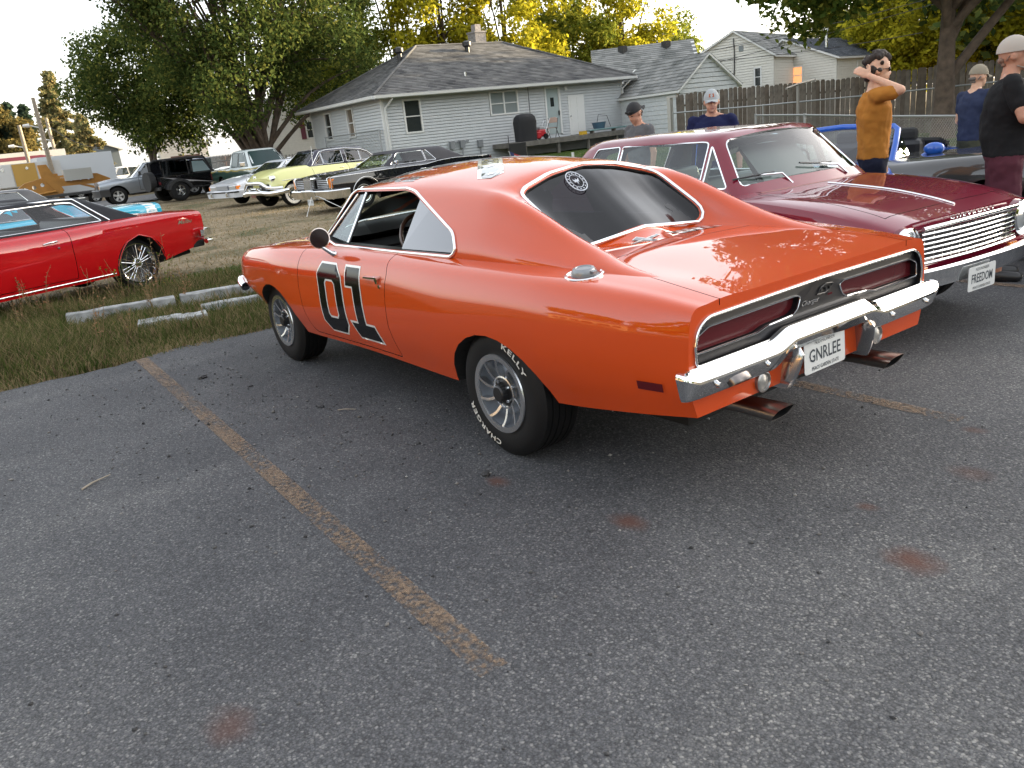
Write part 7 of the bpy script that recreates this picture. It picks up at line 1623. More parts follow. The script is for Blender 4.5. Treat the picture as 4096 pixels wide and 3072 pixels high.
def sedan_spec(pm, **kw):
    sp = dict(paint=pm, xr=-1.25, xf=3.85, wb=2.95, wr=.34, track=.78, rr=.19, tw=.2, style='steel',
      W=[(-1.25, .86), (-.7, .93), (0, .95), (3.0, .94), (3.85, .88)], SILL=[(-1.25, .45), (-.6, .36), (0, .26), (3.0, .27), (3.85, .42)],
      SH=[(-1.25, .90), (-.6, .93), (1.0, .93), (2.4, .93), (3.3, .90), (3.85, .82)], TOP=[(-1.25, .95), (-.6, .98), (0, .98), (2.4, .98), (3.3, .94), (3.85, .87)],
      ks=.955, kc=.6, crease=True, cab=(-.55, -.02, 1.7, 2.35), zr=1.42, yb=.82, yr=.66, zbelt=.96, SHc=.95, win=[[(.05, 1.0), (.28, 1.33), (.85, 1.35), (.88, 1.0)], [(.95, 1.0), (.93, 1.35), (1.72, 1.34), (2.08, 1.0)]], res=.14)
    sp.update(kw); return sp
def simple_front(car, sp, lamps='rect', grille=(.5, .12, .66), mt=black_trim, bz=.48, bm=chrome):
    xf = sp['xf']
    blk(car, 'grille', (xf+.0, -grille[0], grille[2]-grille[1]), (xf+.055, grille[0], grille[2]+grille[1]), mt)
    for s in (1, -1):
        if lamps == 'rect': blk(car, 'headlamp', (xf-.03, s*.68-.13, grille[2]-.06), (xf+.03, s*.68+.13, grille[2]+.07), lens_clear, .01)
        else: lamp(car, 'headlamp', (xf+.03, s*.68, grille[2]), .085, depth=.07)
        blk(car, 'tail_lamp', (sp['xr']-.02, s*.62-.16, .66), (sp['xr']+.03, s*.62+.16, .80), lens_red, .01)
    w = sp['W'][-1][1]
    bar(car, 'front_bumper', [(xf-.35, -w-.05, bz), (xf+.0, -w*.96, bz), (xf+.12, -w*.6, bz), (xf+.14, 0, bz), (xf+.12, w*.6, bz), (xf, w*.96, bz), (xf-.35, w+.05, bz)], 0, bm, sq=(.09, .16), cat=1)
    xr = sp['xr']; bar(car, 'rear_bumper', [(xr+.3, -w-.03, bz), (xr, -w*.96, bz), (xr-.08, 0, bz), (xr, w*.96, bz), (xr+.3, w+.03, bz)], 0, bm, sq=(.08, .15), cat=1)
def build_row_left():
    wpn = paint('white_paint', (.62, .63, .62)); vin = mat('grey_black_vinyl', (.012, .013, .017), rough=.5, spec=.3)
    sp = sedan_spec(wpn, roofpaint=vin, zr=1.27, wz=(1.0, 1.19), win=[[(.1, 1.0), (.28, 1.18), (.85, 1.2), (.88, 1.0)], [(.95, 1.0), (.93, 1.2), (1.72, 1.19), (2.08, 1.0)]]); car, S, SU, dl = make_car(sp, 'white coupe with charcoal roof and black-edged tail spoiler, beyond the turquoise car', 'car')
    simple_front(car, sp)
    m = MB(); m.box((-1.30, -.80, 1.08), (-1.05, .80, 1.10)); o = m.build('spoiler', [wpn], car); m = MB(); m.box((-1.36, -.82, 1.0), (-1.30, .82, 1.10)); [m.box((-1.22, y-.02, .94), (-1.12, y+.02, 1.08)) for y in (-.7, .7)]; m.build('spoiler_edge', [black_trim], car)
    put(car, 18.3, .95, 106)
    mp = paint('dark_maroon', (.10, .006, .015)); sp = sedan_spec(mp, roofpaint=mat('dark_roof', (.012, .012, .015), rough=.3, coat=.6), zr=1.42)
    car, S, SU, dl = make_car(sp, 'dark maroon sedan with black roof, farthest of the row behind the red car', 'car'); simple_front(car, sp)
    for s in (1, -1):
        for z in (.90, .66, .50): bar(car, 'side_moulding', [p for p in (S.side(x, z, s, .004) for x in np.linspace(-1.15, 3.7, 20)) if p], .012)
    put(car, 23.2, .2, 106)
build_row_left()
def build_lincoln():
    pm = paint('black_paint', (.006, .007, .011), rough=.3); vin = mat('black_vinyl_roof', (.012, .011, .018), rough=.55)
    sp = dict(paint=pm, roofpaint=vin, xr=-1.40, xf=3.98, wb=3.0, wr=.36, track=.83, rr=.20, tw=.2, style='thinwall', arch=.40, archz=.36,
      W=[(-1.4, .92), (-.8, .97), (0, 1.0), (3.2, 1.0), (3.98, .98)], SILL=[(-1.4, .48), (-.6, .38), (0, .27), (3.2, .28), (3.98, .42)],
      SH=[(-1.4, .93), (-.8, .96), (0, .98), (.5, .96), (1.0, .90), (2.2, .91), (3.6, .89), (3.98, .85)], TOP=[(-1.4, .95), (-.8, .98), (0, .99), (2.2, .99), (3.4, .96), (3.98, .90)],
      ks=.975, kc=.62, crease=True, shs=True, nose=.02, tail=.02, cab=(-.62, .12, 1.62, 2.30), zr=1.36, yb=.86, yr=.66, zbelt=.95, SHc=.96, wz=(1.01, 1.285),
      win=[[(.50, .99), (.72, 1.27), (.84, 1.275), (.84, .99)], [(.87, .985), (.87, 1.275), (1.68, 1.275), (2.06, .98)]], glass=glassmat('lincoln_glass', (.45, .52, .52), boost=1.4),
      open=True, doors=[[(.80, .34), (.80, .97), (2.25, .97), (2.28, .34)]])
    car, S, SU, dl = make_car(sp, 'long black luxury coupe with upright chrome radiator grille, right end of the grass row', 'car')
    bench(car, .6, .6, .62, black_satin); bench(car, 1.35, .62, .64, black_satin, .42); swheel(car, (1.85, .4, .98), .2)
    # upright radiator grille
    m = MB(); P = fillet([(-.20, .42), (.20, .42), (.20, .90), (-.20, .90)], .04); m.prism([(3.96, y, z) for y, z in P], (.20, 0, 0)); m.build('radiator_shell', [chrome], car, smooth=40, fix=True)
    gm = mat('grille_mesh', (.42, .43, .45), rough=.45, metal=.6)
    m = MB(); m.box((4.162, -.165, .45), (4.170, .165, .84)); gp = m.build('radiator_grille', [gm], car)
    for i in range(16): m = MB(); m.box((4.170, -.158+i*.0205, .455), (4.178, -.150+i*.0205, .835)); m.build('grille_bar', [chrome], gp)
    for s in (1, -1):
        m = MB(); m.box((3.99, s*.57-.32, .60), (4.03, s*.57+.32, .84)); m.build('lamp_door', [black_trim], car)
        for z in np.linspace(.63, .81, 5): bar(car, 'lamp_door_rib', [(4.04, s*.30, z), (4.04, s*.83, z)], .006, chrome_dull, 6)
        blk(car, 'indicator', (3.92, s*.93-.035, .62), (4.05, s*.93+.035, .84), lens_amber, .01)
        bar(car, 'fender_trim', [(4.03, s*.87, .60), (4.06, s*.87, .86), (4.0, s*.93, .885)], .018)
        bar(car, 'fender_trim', [p for p in (S.side(x, float(np.interp(x, [-1.3, 0, .5, 1., 2.2, 3.7], [.925, .972, .955, .893, .902, .878])), s, .004) for x in np.linspace(-1.3, 3.9, 26)) if p]+[Vector((4.02, s*.955, .86)), Vector((4.03, s*.955, .60))], .010)
        bar(car, 'headlamp_cover', [(4.02, s*.99, .87), (4.04, s*.99, .45)], .014)
        pts = [S.side(3.0+.43*math.cos(a), .36+.43*math.sin(a), s, .006) for a in np.linspace(.1, PI-.1, 15)]; bar(car, 'arch_trim', [p for p in pts if p], .010)
        pts = [S.side(.43*math.cos(a), .36+.43*math.sin(a), s, .006) for a in np.linspace(.1, PI-.1, 15)]; bar(car, 'arch_trim', [p for p in pts if p], .010)
        blk(car, 'tail_lamp', (-1.46, s*.85-.05, .60), (-1.40, s*.85+.05, .90), lens_red, .01); bar(car, 'tail_trim', [(-1.42, s*.93, .93), (-1.47, s*.93, .80), (-1.42, s*.93, .6)], .012)
        p = S.side(1.95, .93, s) or Vector((1.95, s*.95, .93)); bar(car, 'mirror_stem', [p-Vector((0, s*.06, 0)), p+Vector((0, s*.03, .07))], .012); blk(car, 'door_mirror', (p.x-.03, p.y+s*.02-.06, p.z+.06), (p.x+.04, p.y+s*.02+.06, p.z+.16), chrome, .02)
    bar(car, 'front_bumper', [(3.55, -1.03, .46), (3.95, -1.03, .46), (4.10, -.98, .46), (4.14, -.30, .46), (4.22, -.24, .48), (4.24, 0, .48), (4.22, .24, .48), (4.14, .30, .46), (4.10, .98, .46), (3.95, 1.03, .46), (3.55, 1.03, .46)], 0, sq=(.09, .22))
    bar(car, 'rear_bumper', [(-1.2, -1.0, .5), (-1.48, -.95, .5), (-1.52, 0, .5), (-1.48, .95, .5), (-1.2, 1.0, .5)], 0, sq=(.09, .2))
    plate(car, lambda a, b, d: (4.24+d, a+.15, .29+b), '', '1371', '')
    for d in dl: s = 1 if d is dl[0] else -1; p = S.side(1.02, .80, s); bar(d, 'door_handle', [p+Vector((0, s*.004, 0)), p+Vector((.02, s*.03, 0)), p+Vector((.16, s*.03, 0)), p+Vector((.18, s*.004, 0))], .010)
    put(car, 17.8, -9.87, 95); return car
build_lincoln()
def build_olds():
    pm = paint('pale_yellow_paint', (.60, .60, .26), rough=.4); rp = paint('navy_roof_paint', (.012, .012, .03))
    sp = dict(paint=pm, roofpaint=rp, xr=-1.30, xf=3.72, wb=3.05, wr=.365, track=.76, rr=.20, tw=.18, style='whitewall', arch=.43, archz=.36,
      W=[(-1.3, .72), (-.9, .86), (0, .93), (1.5, .93), (3.0, .93), (3.5, .88), (3.72, .74)], SILL=[(-1.3, .50), (-.6, .38), (0, .30), (3.0, .30), (3.72, .46)],
      SH=[(-1.3, .82), (-.8, .98), (0, 1.03), (1.6, 1.06), (2.4, 1.06), (3.2, 1.02), (3.55, .95), (3.72, .84)], TOP=[(-1.3, .86), (-.8, 1.06), (0, 1.10), (2.4, 1.17), (3.2, 1.14), (3.55, 1.04), (3.72, .92)],
      ks=.84, kc=.50, nose=.16, tail=.10, cab=(-.72, .15, 1.75, 2.38), zr=1.62, roofarc=.10, yb=.76, yr=.62, zbelt=1.06, SHc=1.08, wsdx=.16, wz=(1.13, 1.50), cang=50,
      win=[[(-.28, 1.13), (-.05, 1.34), (.16, 1.42), (.22, 1.42), (.22, 1.12)], [(.25, 1.12), (.25, 1.43), (.80, 1.50), (.80, 1.12)], [(.95, 1.12), (.95, 1.50), (1.72, 1.49), (1.72, 1.12)], [(1.75, 1.12), (1.75, 1.47), (2.10, 1.12)]], glass=glassmat('yellow_car_glass', (.22, .28, .34), boost=1.3), open=True,
      doors=[[(.88, .40), (.88, 1.08), (2.25, 1.10), (2.28, .42)], [(-.10, .62), (-.05, 1.08), (.86, 1.08), (.86, .40), (.30, .40)]])
    car, S, SU, dl = make_car(sp, 'pale yellow rounded 1950s sedan with navy roof, whitewall tyres and curved chrome bumper', 'car')
    bench(car, .5, .55, .75, black_satin); bench(car, 1.3, .58, .75, black_satin, .42); swheel(car, (1.8, .36, 1.12), .22)
    # side paint over the pillars (yellow window frames)
    for s in (1, -1):
        pts = [S.side(x, .80, s, .004) for x in np.linspace(2.3, 3.45, 12)]; bar(car, 'side_spear', [p for p in pts if p], .010)
        pts = [SU.side(a, b, s, .004) for a, b in [(-.40, 1.12), (-.12, 1.36), (.16, 1.47), (.8, 1.54), (1.5, 1.545), (1.78, 1.50), (2.2, 1.12)]]; bar(car, 'roof_trim', [p for p in pts if p], .014)
        q = S.side(2.3, 1.0, s); lamp(car, 'headlamp', (3.70, s*.63, .86), .095, depth=.16, bez=.02); lamp(car, 'indicator', (3.76, s*.62, .66), .04, depth=.10, bez=.012)
    bar(car, 'rear_bumper', [(-1.1, -.9, .5), (-1.35, -.8, .5), (-1.48, 0, .5), (-1.35, .8, .5), (-1.1, .9, .5)], 0, sq=(.09, .16), cat=1)
    lo = bar(car, 'front_bumper', [(3.35, -.97, .50), (3.66, -.93, .48), (3.86, -.70, .46), (3.90, -.40, .50), (3.94, 0, .50), (3.90, .40, .50), (3.86, .70, .46), (3.66, .93, .48), (3.35, .97, .50)], .075, cat=1, n=12)
    bar(car, 'grille_bar', [(3.52, -.95, .60), (3.70, -.86, .60), (3.84, -.62, .64), (3.88, -.42, .76), (3.94, -.2, .79), (3.96, 0, .79), (3.94, .2, .79), (3.88, .42, .76), (3.84, .62, .64), (3.70, .86, .60), (3.52, .95, .60)], .055, cat=1, n=12)
    for y in (.26, -.26): bar(car, 'bumper_bullet', [(3.85, y, .60), (4.0, y, .60)], [.07, .05], n=14)
    bar(car, 'grille_bar', [(3.86, -.34, .62), (3.90, 0, .62), (3.86, .34, .62)], .03); blk(car, 'grille', (3.60, -.60, .50), (3.84, .60, .74), black_trim, .03)
    blk(car, 'number_board', (3.98, -.12, .37), (3.99, .12, .50), mat('rust_board', (.15, .05, .03)), 0)
    lamp(car, 'bonnet_ornament', (3.86, 0, .95), .03, chrome, bez=.02, depth=.05)
    p = S.top(2.15, .72) or Vector((2.15, .72, 1.1)); bar(car, 'aerial', [p, p+Vector((-.05, 0, .6))], .005, chrome, 5)
    for d in dl: s = 1 if d.matrix_world and dl.index(d) % 2 == 0 else -1; x0 = 1.05 if dl.index(d) < 2 else .02; p = S.side(x0, .97, s); bar(d, 'door_handle', [p+Vector((0, s*.004, 0)), p+Vector((.02, s*.035, 0)), p+Vector((.15, s*.035, 0)), p+Vector((.17, s*.004, 0))], .011)
    put(car, 22.8, -9.8, 101); return car
build_olds()
def build_white80():
    pm = paint('pearl_white_paint', (.56, .58, .62)); sp = sedan_spec(pm, wr=.33, xf=3.88, wb=2.77, SH=[(-1.25, .93), (1, .93), (2.2, .93), (3.2, .86), (3.88, .74)], TOP=[(-1.25, .98), (0, 1.0), (2.2, 1.0), (3.2, .92), (3.88, .79)], W=[(-1.25, .82), (0, .90), (3.0, .90), (3.88, .84)], crease=True, cab=(-.6, .0, 1.45, 2.25), zr=1.40, track=.76,
       win=[[(.05, 1.02), (.30, 1.31), (.78, 1.33), (.80, 1.02)], [(.86, 1.02), (.85, 1.33), (1.50, 1.32), (1.98, 1.02)]])
    car, S, SU, dl = make_car(sp, 'white 1980s sedan with square headlamps and amber corner lights, left of the yellow sedan', 'car')
    xf = 3.88
    for s in (1, -1):
        blk(car, 'headlamp', (xf-.02, s*.56-.18, .58), (xf+.06, s*.56+.18, .70), lens_clear, .01); blk(car, 'indicator', (xf-.10, s*.79-.05, .58), (xf+.03, s*.79+.05, .70), lens_amber, .01)
        blk(car, 'tail_lamp', (-1.28, s*.6-.2, .7), (-1.24, s*.6+.2, .86), lens_red)
    blk(car, 'grille', (xf, -.34, .57), (xf+.09, .34, .72), mat('grille_grey', (.25, .26, .28), rough=.3, metal=.6))
    b = [(xf-.6, -.92, .44), (xf-.05, -.90, .44), (xf+.12, -.78, .44), (xf+.16, 0, .44), (xf+.12, .78, .44), (xf-.05, .90, .44), (xf-.6, .92, .44)]
    bar(car, 'front_bumper', b, 0, pm, sq=(.14, .24)); bar(car, 'bumper_strip', [(x+(.055 if abs(y) < .85 else 0), y*1.045, .50) for x, y, z in b], 0, black_trim, sq=(.03, .05))
    for y in (.45, -.45): blk(car, 'bumper_guard', (xf+.2, y-.04, .36), (xf+.26, y+.04, .50), chrome, .01)
    bar(car, 'rear_bumper', [(-1.2, -.88, .5), (-1.36, 0, .5), (-1.2, .88, .5)], 0, pm, sq=(.1, .2))
    put(car, 26.95, -10.0, 106)
build_white80()
def pickup(label, pm, hdg, x, y, z=0, crew=False, glass=glass_far, L=(-1.2, 4.3), zr=1.88, bed=True, wb=3.55, wr=.40, style='steel', name='pickup_truck', bumper=chrome, zb=1.22, tonneau=None, lower=None):
    xr, xf = L; ca = .55 if crew else 1.05
    car = thing(name, label, 'pickup truck')
    sp = dict(paint=pm, xr=xr, xf=xf, wb=wb, wr=wr, W=[(xr, .93), (0, .98), (wb, .98), (xf, .90)], SILL=[(xr, .55), (0, .48), (wb, .48), (xf, .55)], SH=[(xr, zb-.02), (1, zb-.02), (2.6, zb-.02), (wb, zb-.06), (xf, zb-.16)], TOP=[(xr, zb), (2.6, zb), (wb, zb+.02), (xf, zb-.08)], ks=.95, kc=.55, nose=.06, tail=0, res=.16)
    b = car_body(sp, pm); S = Surf(b); b = bool_mesh(b, arc_cutter([0, wb], wr+.09, .5, 1.5, wr))
    if bed:
        m = MB(); m.box((xr+.06, -.78, .72), (ca-.25, .78, zb+.3)); b = bool_mesh(b, cutmesh(m, [black_trim]))
    dr = [[(ca+.95, .6), (ca+.95, zb-.0), (ca+1.95, zb-.0), (ca+1.95, .6)]]
    if crew: dr = [[(ca+1.0, .6), (ca+1.0, zb), (ca+1.95, zb), (ca+1.95, .6)], [(ca+.1, .6), (ca+.1, zb), (ca+.97, zb), (ca+.97, .6)]]
    parts = []
    for d in dr:
        for s in (1, -1): b, p = split_part(b, d, lambda x, z, s=s: (x, s*.6, z), (0, s*.9, 0), .006); parts.append(p)
    S.fix_normals(b); link('body', b, None, car)
    for p in parts: S.fix_normals(p); link('door', p, None, car)
    cs = dict(cab=(ca-.12, ca+.05, ca+1.45, ca+2.15), zr=zr, yb=.90, yr=.70, zbelt=zb-.02, SHc=zb, wz=(zb+.06, zr-.10), bz=(zb+.12, zr-.14), by=(.7, .6), cang=45, wsdx=.12, bldx=0)
    cs['win'] = [[(ca+.12, zb+.06), (ca+.16, zr-.12), (ca+.80, zr-.11), (ca+.80, zb+.06)], [(ca+.88, zb+.06), (ca+.88, zr-.11), (ca+1.45, zr-.12), (ca+1.92, zb+.06)]]
    c0 = car_cabin(cs, pm); SU = Surf(c0); link('cab_roof', c0, None, car); windows(cs, car, SU, glass, trim=black_trim, tr=.012)
    for s in (1, -1):
        blk(car, 'headlamp', (xf-.12, s*.70-.17, zb-.42), (xf+.03, s*.70+.17, zb-.24), lens_clear, .02); blk(car, 'tail_lamp', (xr-.02, s*.90-.05, zb-.40), (xr+.06, s*.90+.05, zb-.10), lens_red, .01)
        blk(car, 'door_mirror', (ca+1.82, s*1.06-.11, zb+.08), (ca+1.92, s*1.06+.11, zb+.26), black_trim if style == 'steel' and bumper is not chrome else chrome, .03)
    blk(car, 'grille', (xf+.0, -.48, zb-.50), (xf+.05, .48, zb-.20), black_trim, .02)
    bar(car, 'front_bumper', [(xf-.4, -1.0, .62), (xf+.02, -.96, .62), (xf+.16, -.6, .62), (xf+.18, 0, .62), (xf+.16, .6, .62), (xf+.02, .96, .62), (xf-.4, 1.0, .62)], 0, bumper, sq=(.12, .34))
    bar(car, 'rear_bumper', [(xr-.02, -.95, .58), (xr-.12, -.9, .58), (xr-.12, .9, .58), (xr-.02, .95, .58)], 0, bumper, sq=(.12, .2))
    blk(car, 'chassis', (xr+.2, -.45, .42), (xf-.3, .45, .62), under, 0)
    for xx in (0, wb):
        for s in (1, -1): add_wheel(car, xx, s*.92, wr, .26, wr*.58, style)
    put(car, x, y, hdg, z); return car, S
def build_trucks():
    silver = paint('silver_blue_paint', (.30, .33, .37), metal=.6) ; black = paint('gloss_black_paint', (.006, .006, .008)); white = paint('fleet_white_paint', (.60, .62, .64)); navy = paint('navy_paint', (.012, .025, .07))
    pickup('silver crew-cab pickup facing left, half hidden by the black open off-roader', silver, 86, 41.2, -9.5, crew=True, bumper=mat('charcoal_bumper', (.03, .03, .032), rough=.4), wr=.42)
    pickup('black pickup truck just right of the black off-roader', black, 100, 39.6, -14.6, crew=False, bumper=black_trim)
    # two-tone green and white pickup: white body, dark green lower side and glass
    gw = mat('green_white_two_tone', (.50, .56, .56), rough=.35, coat=1)
    t = gw.node_tree; b = t.nodes['Principled BSDF']; tc = t.nodes.new('ShaderNodeTexCoord'); sx = t.nodes.new('ShaderNodeSeparateXYZ'); nz = t.nodes.new('ShaderNodeTexNoise'); nz.inputs['Scale'].default_value = .9
    mth = t.nodes.new('ShaderNodeMath'); mth.operation = 'MULTIPLY_ADD'; mth.inputs[1].default_value = .35
    cr = t.nodes.new('ShaderNodeValToRGB'); cr.color_ramp.interpolation = 'CONSTANT'; cr.color_ramp.elements[0].color = (.008, .04, .028, 1); cr.color_ramp.elements[1].position = .93; cr.color_ramp.elements[1].color = (.52, .57, .57, 1)
    e = cr.color_ramp.elements.new(.89); e.color = (.30, .22, .03, 1); mth2 = t.nodes.new('ShaderNodeMath'); mth2.operation = 'MULTIPLY'; mth2.inputs[1].default_value = .72
    t.links.new(tc.outputs['Object'], sx.inputs[0]); t.links.new(tc.outputs['Object'], nz.inputs['Vector']); t.links.new(nz.outputs[0], mth.inputs[0]); t.links.new(sx.outputs['Z'], mth.inputs[2]); t.links.new(mth.outputs[0], mth2.inputs[0]); t.links.new(mth2.outputs[0], cr.inputs[0]); t.links.new(cr.outputs[0], b.inputs['Base Color'])
    pickup('white and dark green pickup truck facing the camera under the big tree', gw, 183, 34.6, -10.0, glass=mat('green_black_glass', (.008, .03, .03), rough=.15, spec=.35), zr=1.9, z=0, zb=1.15)
    pickup('white pickup truck in front of the white trailer', white, 100, 62.3, -12.9, crew=False, wr=.38)
    # white and navy SUVs
    for pm, lb, x, y, zr in ((white, 'white station wagon with black side windows, left of the silver pickup', 57.0, -12.6, 1.66), (navy, 'dark blue minivan roof showing between the white wagon and the silver pickup', 53.0, -14.3, 1.86)):
        sp = sedan_spec(pm, xr=-.95, xf=3.6, wb=2.75, zr=zr, cab=(-.85, -.55, 1.55, 2.55), zbelt=1.05, SHc=1.05, SH=[(-.95, 1.0), (2.4, 1.02), (3.2, .95), (3.6, .82)], TOP=[(-.95, 1.05), (2.4, 1.08), (3.2, 1.02), (3.6, .88)],
          win=[[(-.65, 1.12), (-.50, zr-.12), (.2, zr-.10), (.2, 1.10)], [(.25, 1.10), (.25, zr-.10), (1.0, zr-.10), (1.0, 1.10)], [(1.05, 1.10), (1.05, zr-.10), (1.6, zr-.11), (2.3, 1.10)]], crease=False)
        car, *_ = make_car(sp, lb, 'car'); simple_front(car, sp, bm=pm); put(car, x, y, 98)
    rp = paint('orange_red_paint', (.62, .05, .012)); sp = sedan_spec(rp, zr=1.32); car, *_ = make_car(sp, 'small orange-red car seen under the end of the ochre boom', 'car'); simple_front(car, sp, 'round', bm=rp); put(car, 64.5, -12.3, 100)
    gp = paint('grey_far_paint', (.09, .09, .10)); sp = sedan_spec(gp); car, *_ = make_car(sp, 'dark grey car at the far left edge below the white cabinets', 'car'); simple_front(car, sp, bm=gp); put(car, 44.5, -.2, 100)
build_trucks()
def build_jeep():
    pm = paint('offroader_black', (.005, .005, .006)); soft = mat('soft_top', (.012, .012, .013), rough=.8)
    car = thing('off_roader', 'black open-sided off-roader with roll cage, spare wheel and chunky tyres on the grass', 'off-roader')
    m = MB(); m.prism([(-.75, -.76, .62), (-.75, -.76, 1.12), (2.05, -.76, 1.14), (3.15, -.60, 1.10), (3.15, -.60, .68), (.5, -.76, .58)], (0, 1.52, 0)); b = m.mesh('body', [pm], fix=True)
    m = MB(); m.box((-.68, -.68, .72), (1.75, .68, 1.4)); b = bool_mesh(b, cutmesh(m, [black_in])); b = bool_mesh(b, arc_cutter([0, 2.4], .46, .4, 1.2, .44)); o = link('body', b, None, car); md = o.modifiers.new('b', 'BEVEL'); md.width = .03; md.segments = 2; md.limit_method = 'ANGLE'
    for s in (1, -1):
        for x in (0, 2.4):
            P = [(x+.64*math.cos(a), .42+.56*math.sin(a)*1.0) for a in np.linspace(.25, PI-.25, 9)]; Q = [(x+.50*math.cos(a), .42+.44*math.sin(a)) for a in np.linspace(PI-.2, .2, 9)]
            m = MB(); m.prism([(a, s*.72, z) for a, z in P+Q], (0, s*.26, 0)); m.build('wing', [black_trim], car, fix=True)
        cage = [(-.55, s*.66, 1.1), (-.52, s*.64, 1.72), (-.3, s*.62, 1.84), (.75, s*.62, 1.86), (1.55, s*.64, 1.80), (1.85, s*.68, 1.14)]
        bar(car, 'roll_bar', cage, .055, soft); bar(car, 'roll_bar', [(.65, s*.66, 1.1), (.62, s*.64, 1.84)], .05, soft)
        m = MB(); m.prism([(.72, s*.755, 1.14), (.78, s*.70, 1.74), (1.45, s*.70, 1.72), (1.80, s*.755, 1.14)], (0, s*.02, 0)); dd = m.build('door_upper', [pm], car, fix=True); m = MB(); m.prism([(.82, s*.782, 1.20), (.87, s*.732, 1.67), (1.42, s*.732, 1.65), (1.66, s*.782, 1.20)], (0, s*.006, 0)); m.build('door_window', [mat('door_glass', (.14, .19, .2), rough=.05, coat=1)], dd, fix=True)
        blk(car, 'tail_lamp', (-.80, s*.66-.07, .80), (-.75, s*.66+.07, .92), lens_red); lamp(car, 'headlamp', (3.17, s*.40, .92), .09); blk(car, 'side_step', (.6, s*.78-.08, .50), (1.8, s*.78+.08, .56), black_trim)
        for x in (.2, 1.1): bench(car, x, .78, .001, black_trim) if False else blk(car, 'seat', (x, s*.35-.22, .75), (x+.4, s*.35+.22, 1.30), soft, .05)
    m = MB(); m.box((-.1, -.62, 1.84), (1.55, .62, 1.89)); m.box((.55, -.6, 1.80), (1.5, .6, 1.86)); m.build('soft_top', [soft], car)
    blk(car, 'windscreen_frame', (1.80, -.68, 1.12), (1.86, .68, 1.74), glassmat('jeep_screen', (.5, .55, .55)), 0)
    cmt = glassmat('curtain_mesh', (.16, .16, .17), boost=.5)
    for y in (-.70, .66): m = MB(); m.box((-.6, y, 1.1), (.62, y+.04, 1.80)); m.build('side_curtain', [cmt], car)
    bar(car, 'rear_bumper', [(-.85, -.75, .62), (-.85, .75, .62)], 0, black_trim, sq=(.1, .16)); bar(car, 'front_bumper', [(3.3, -.75, .62), (3.3, .75, .62)], 0, black_trim, sq=(.1, .16))
    sw = add_wheel(car, -.98, .0, .42, .28, .21, 'jeep'); sw.name = 'spare_wheel'; sw.location = (-1.05, .05, .95); sw.rotation_euler = (0, 0, PI/2)
    c = MB(); c.tube([(-1.06, .05, .95), (-.78, .05, .95)], .43, 28); c.build('spare_wheel_cover', [soft], car, smooth=40)
    for x in (0, 2.4):
        for s in (1, -1): add_wheel(car, x, s*.90, .46, .30, .23, 'jeep')
    put(car, 37.1, -7.5, -80); return car
build_jeep()
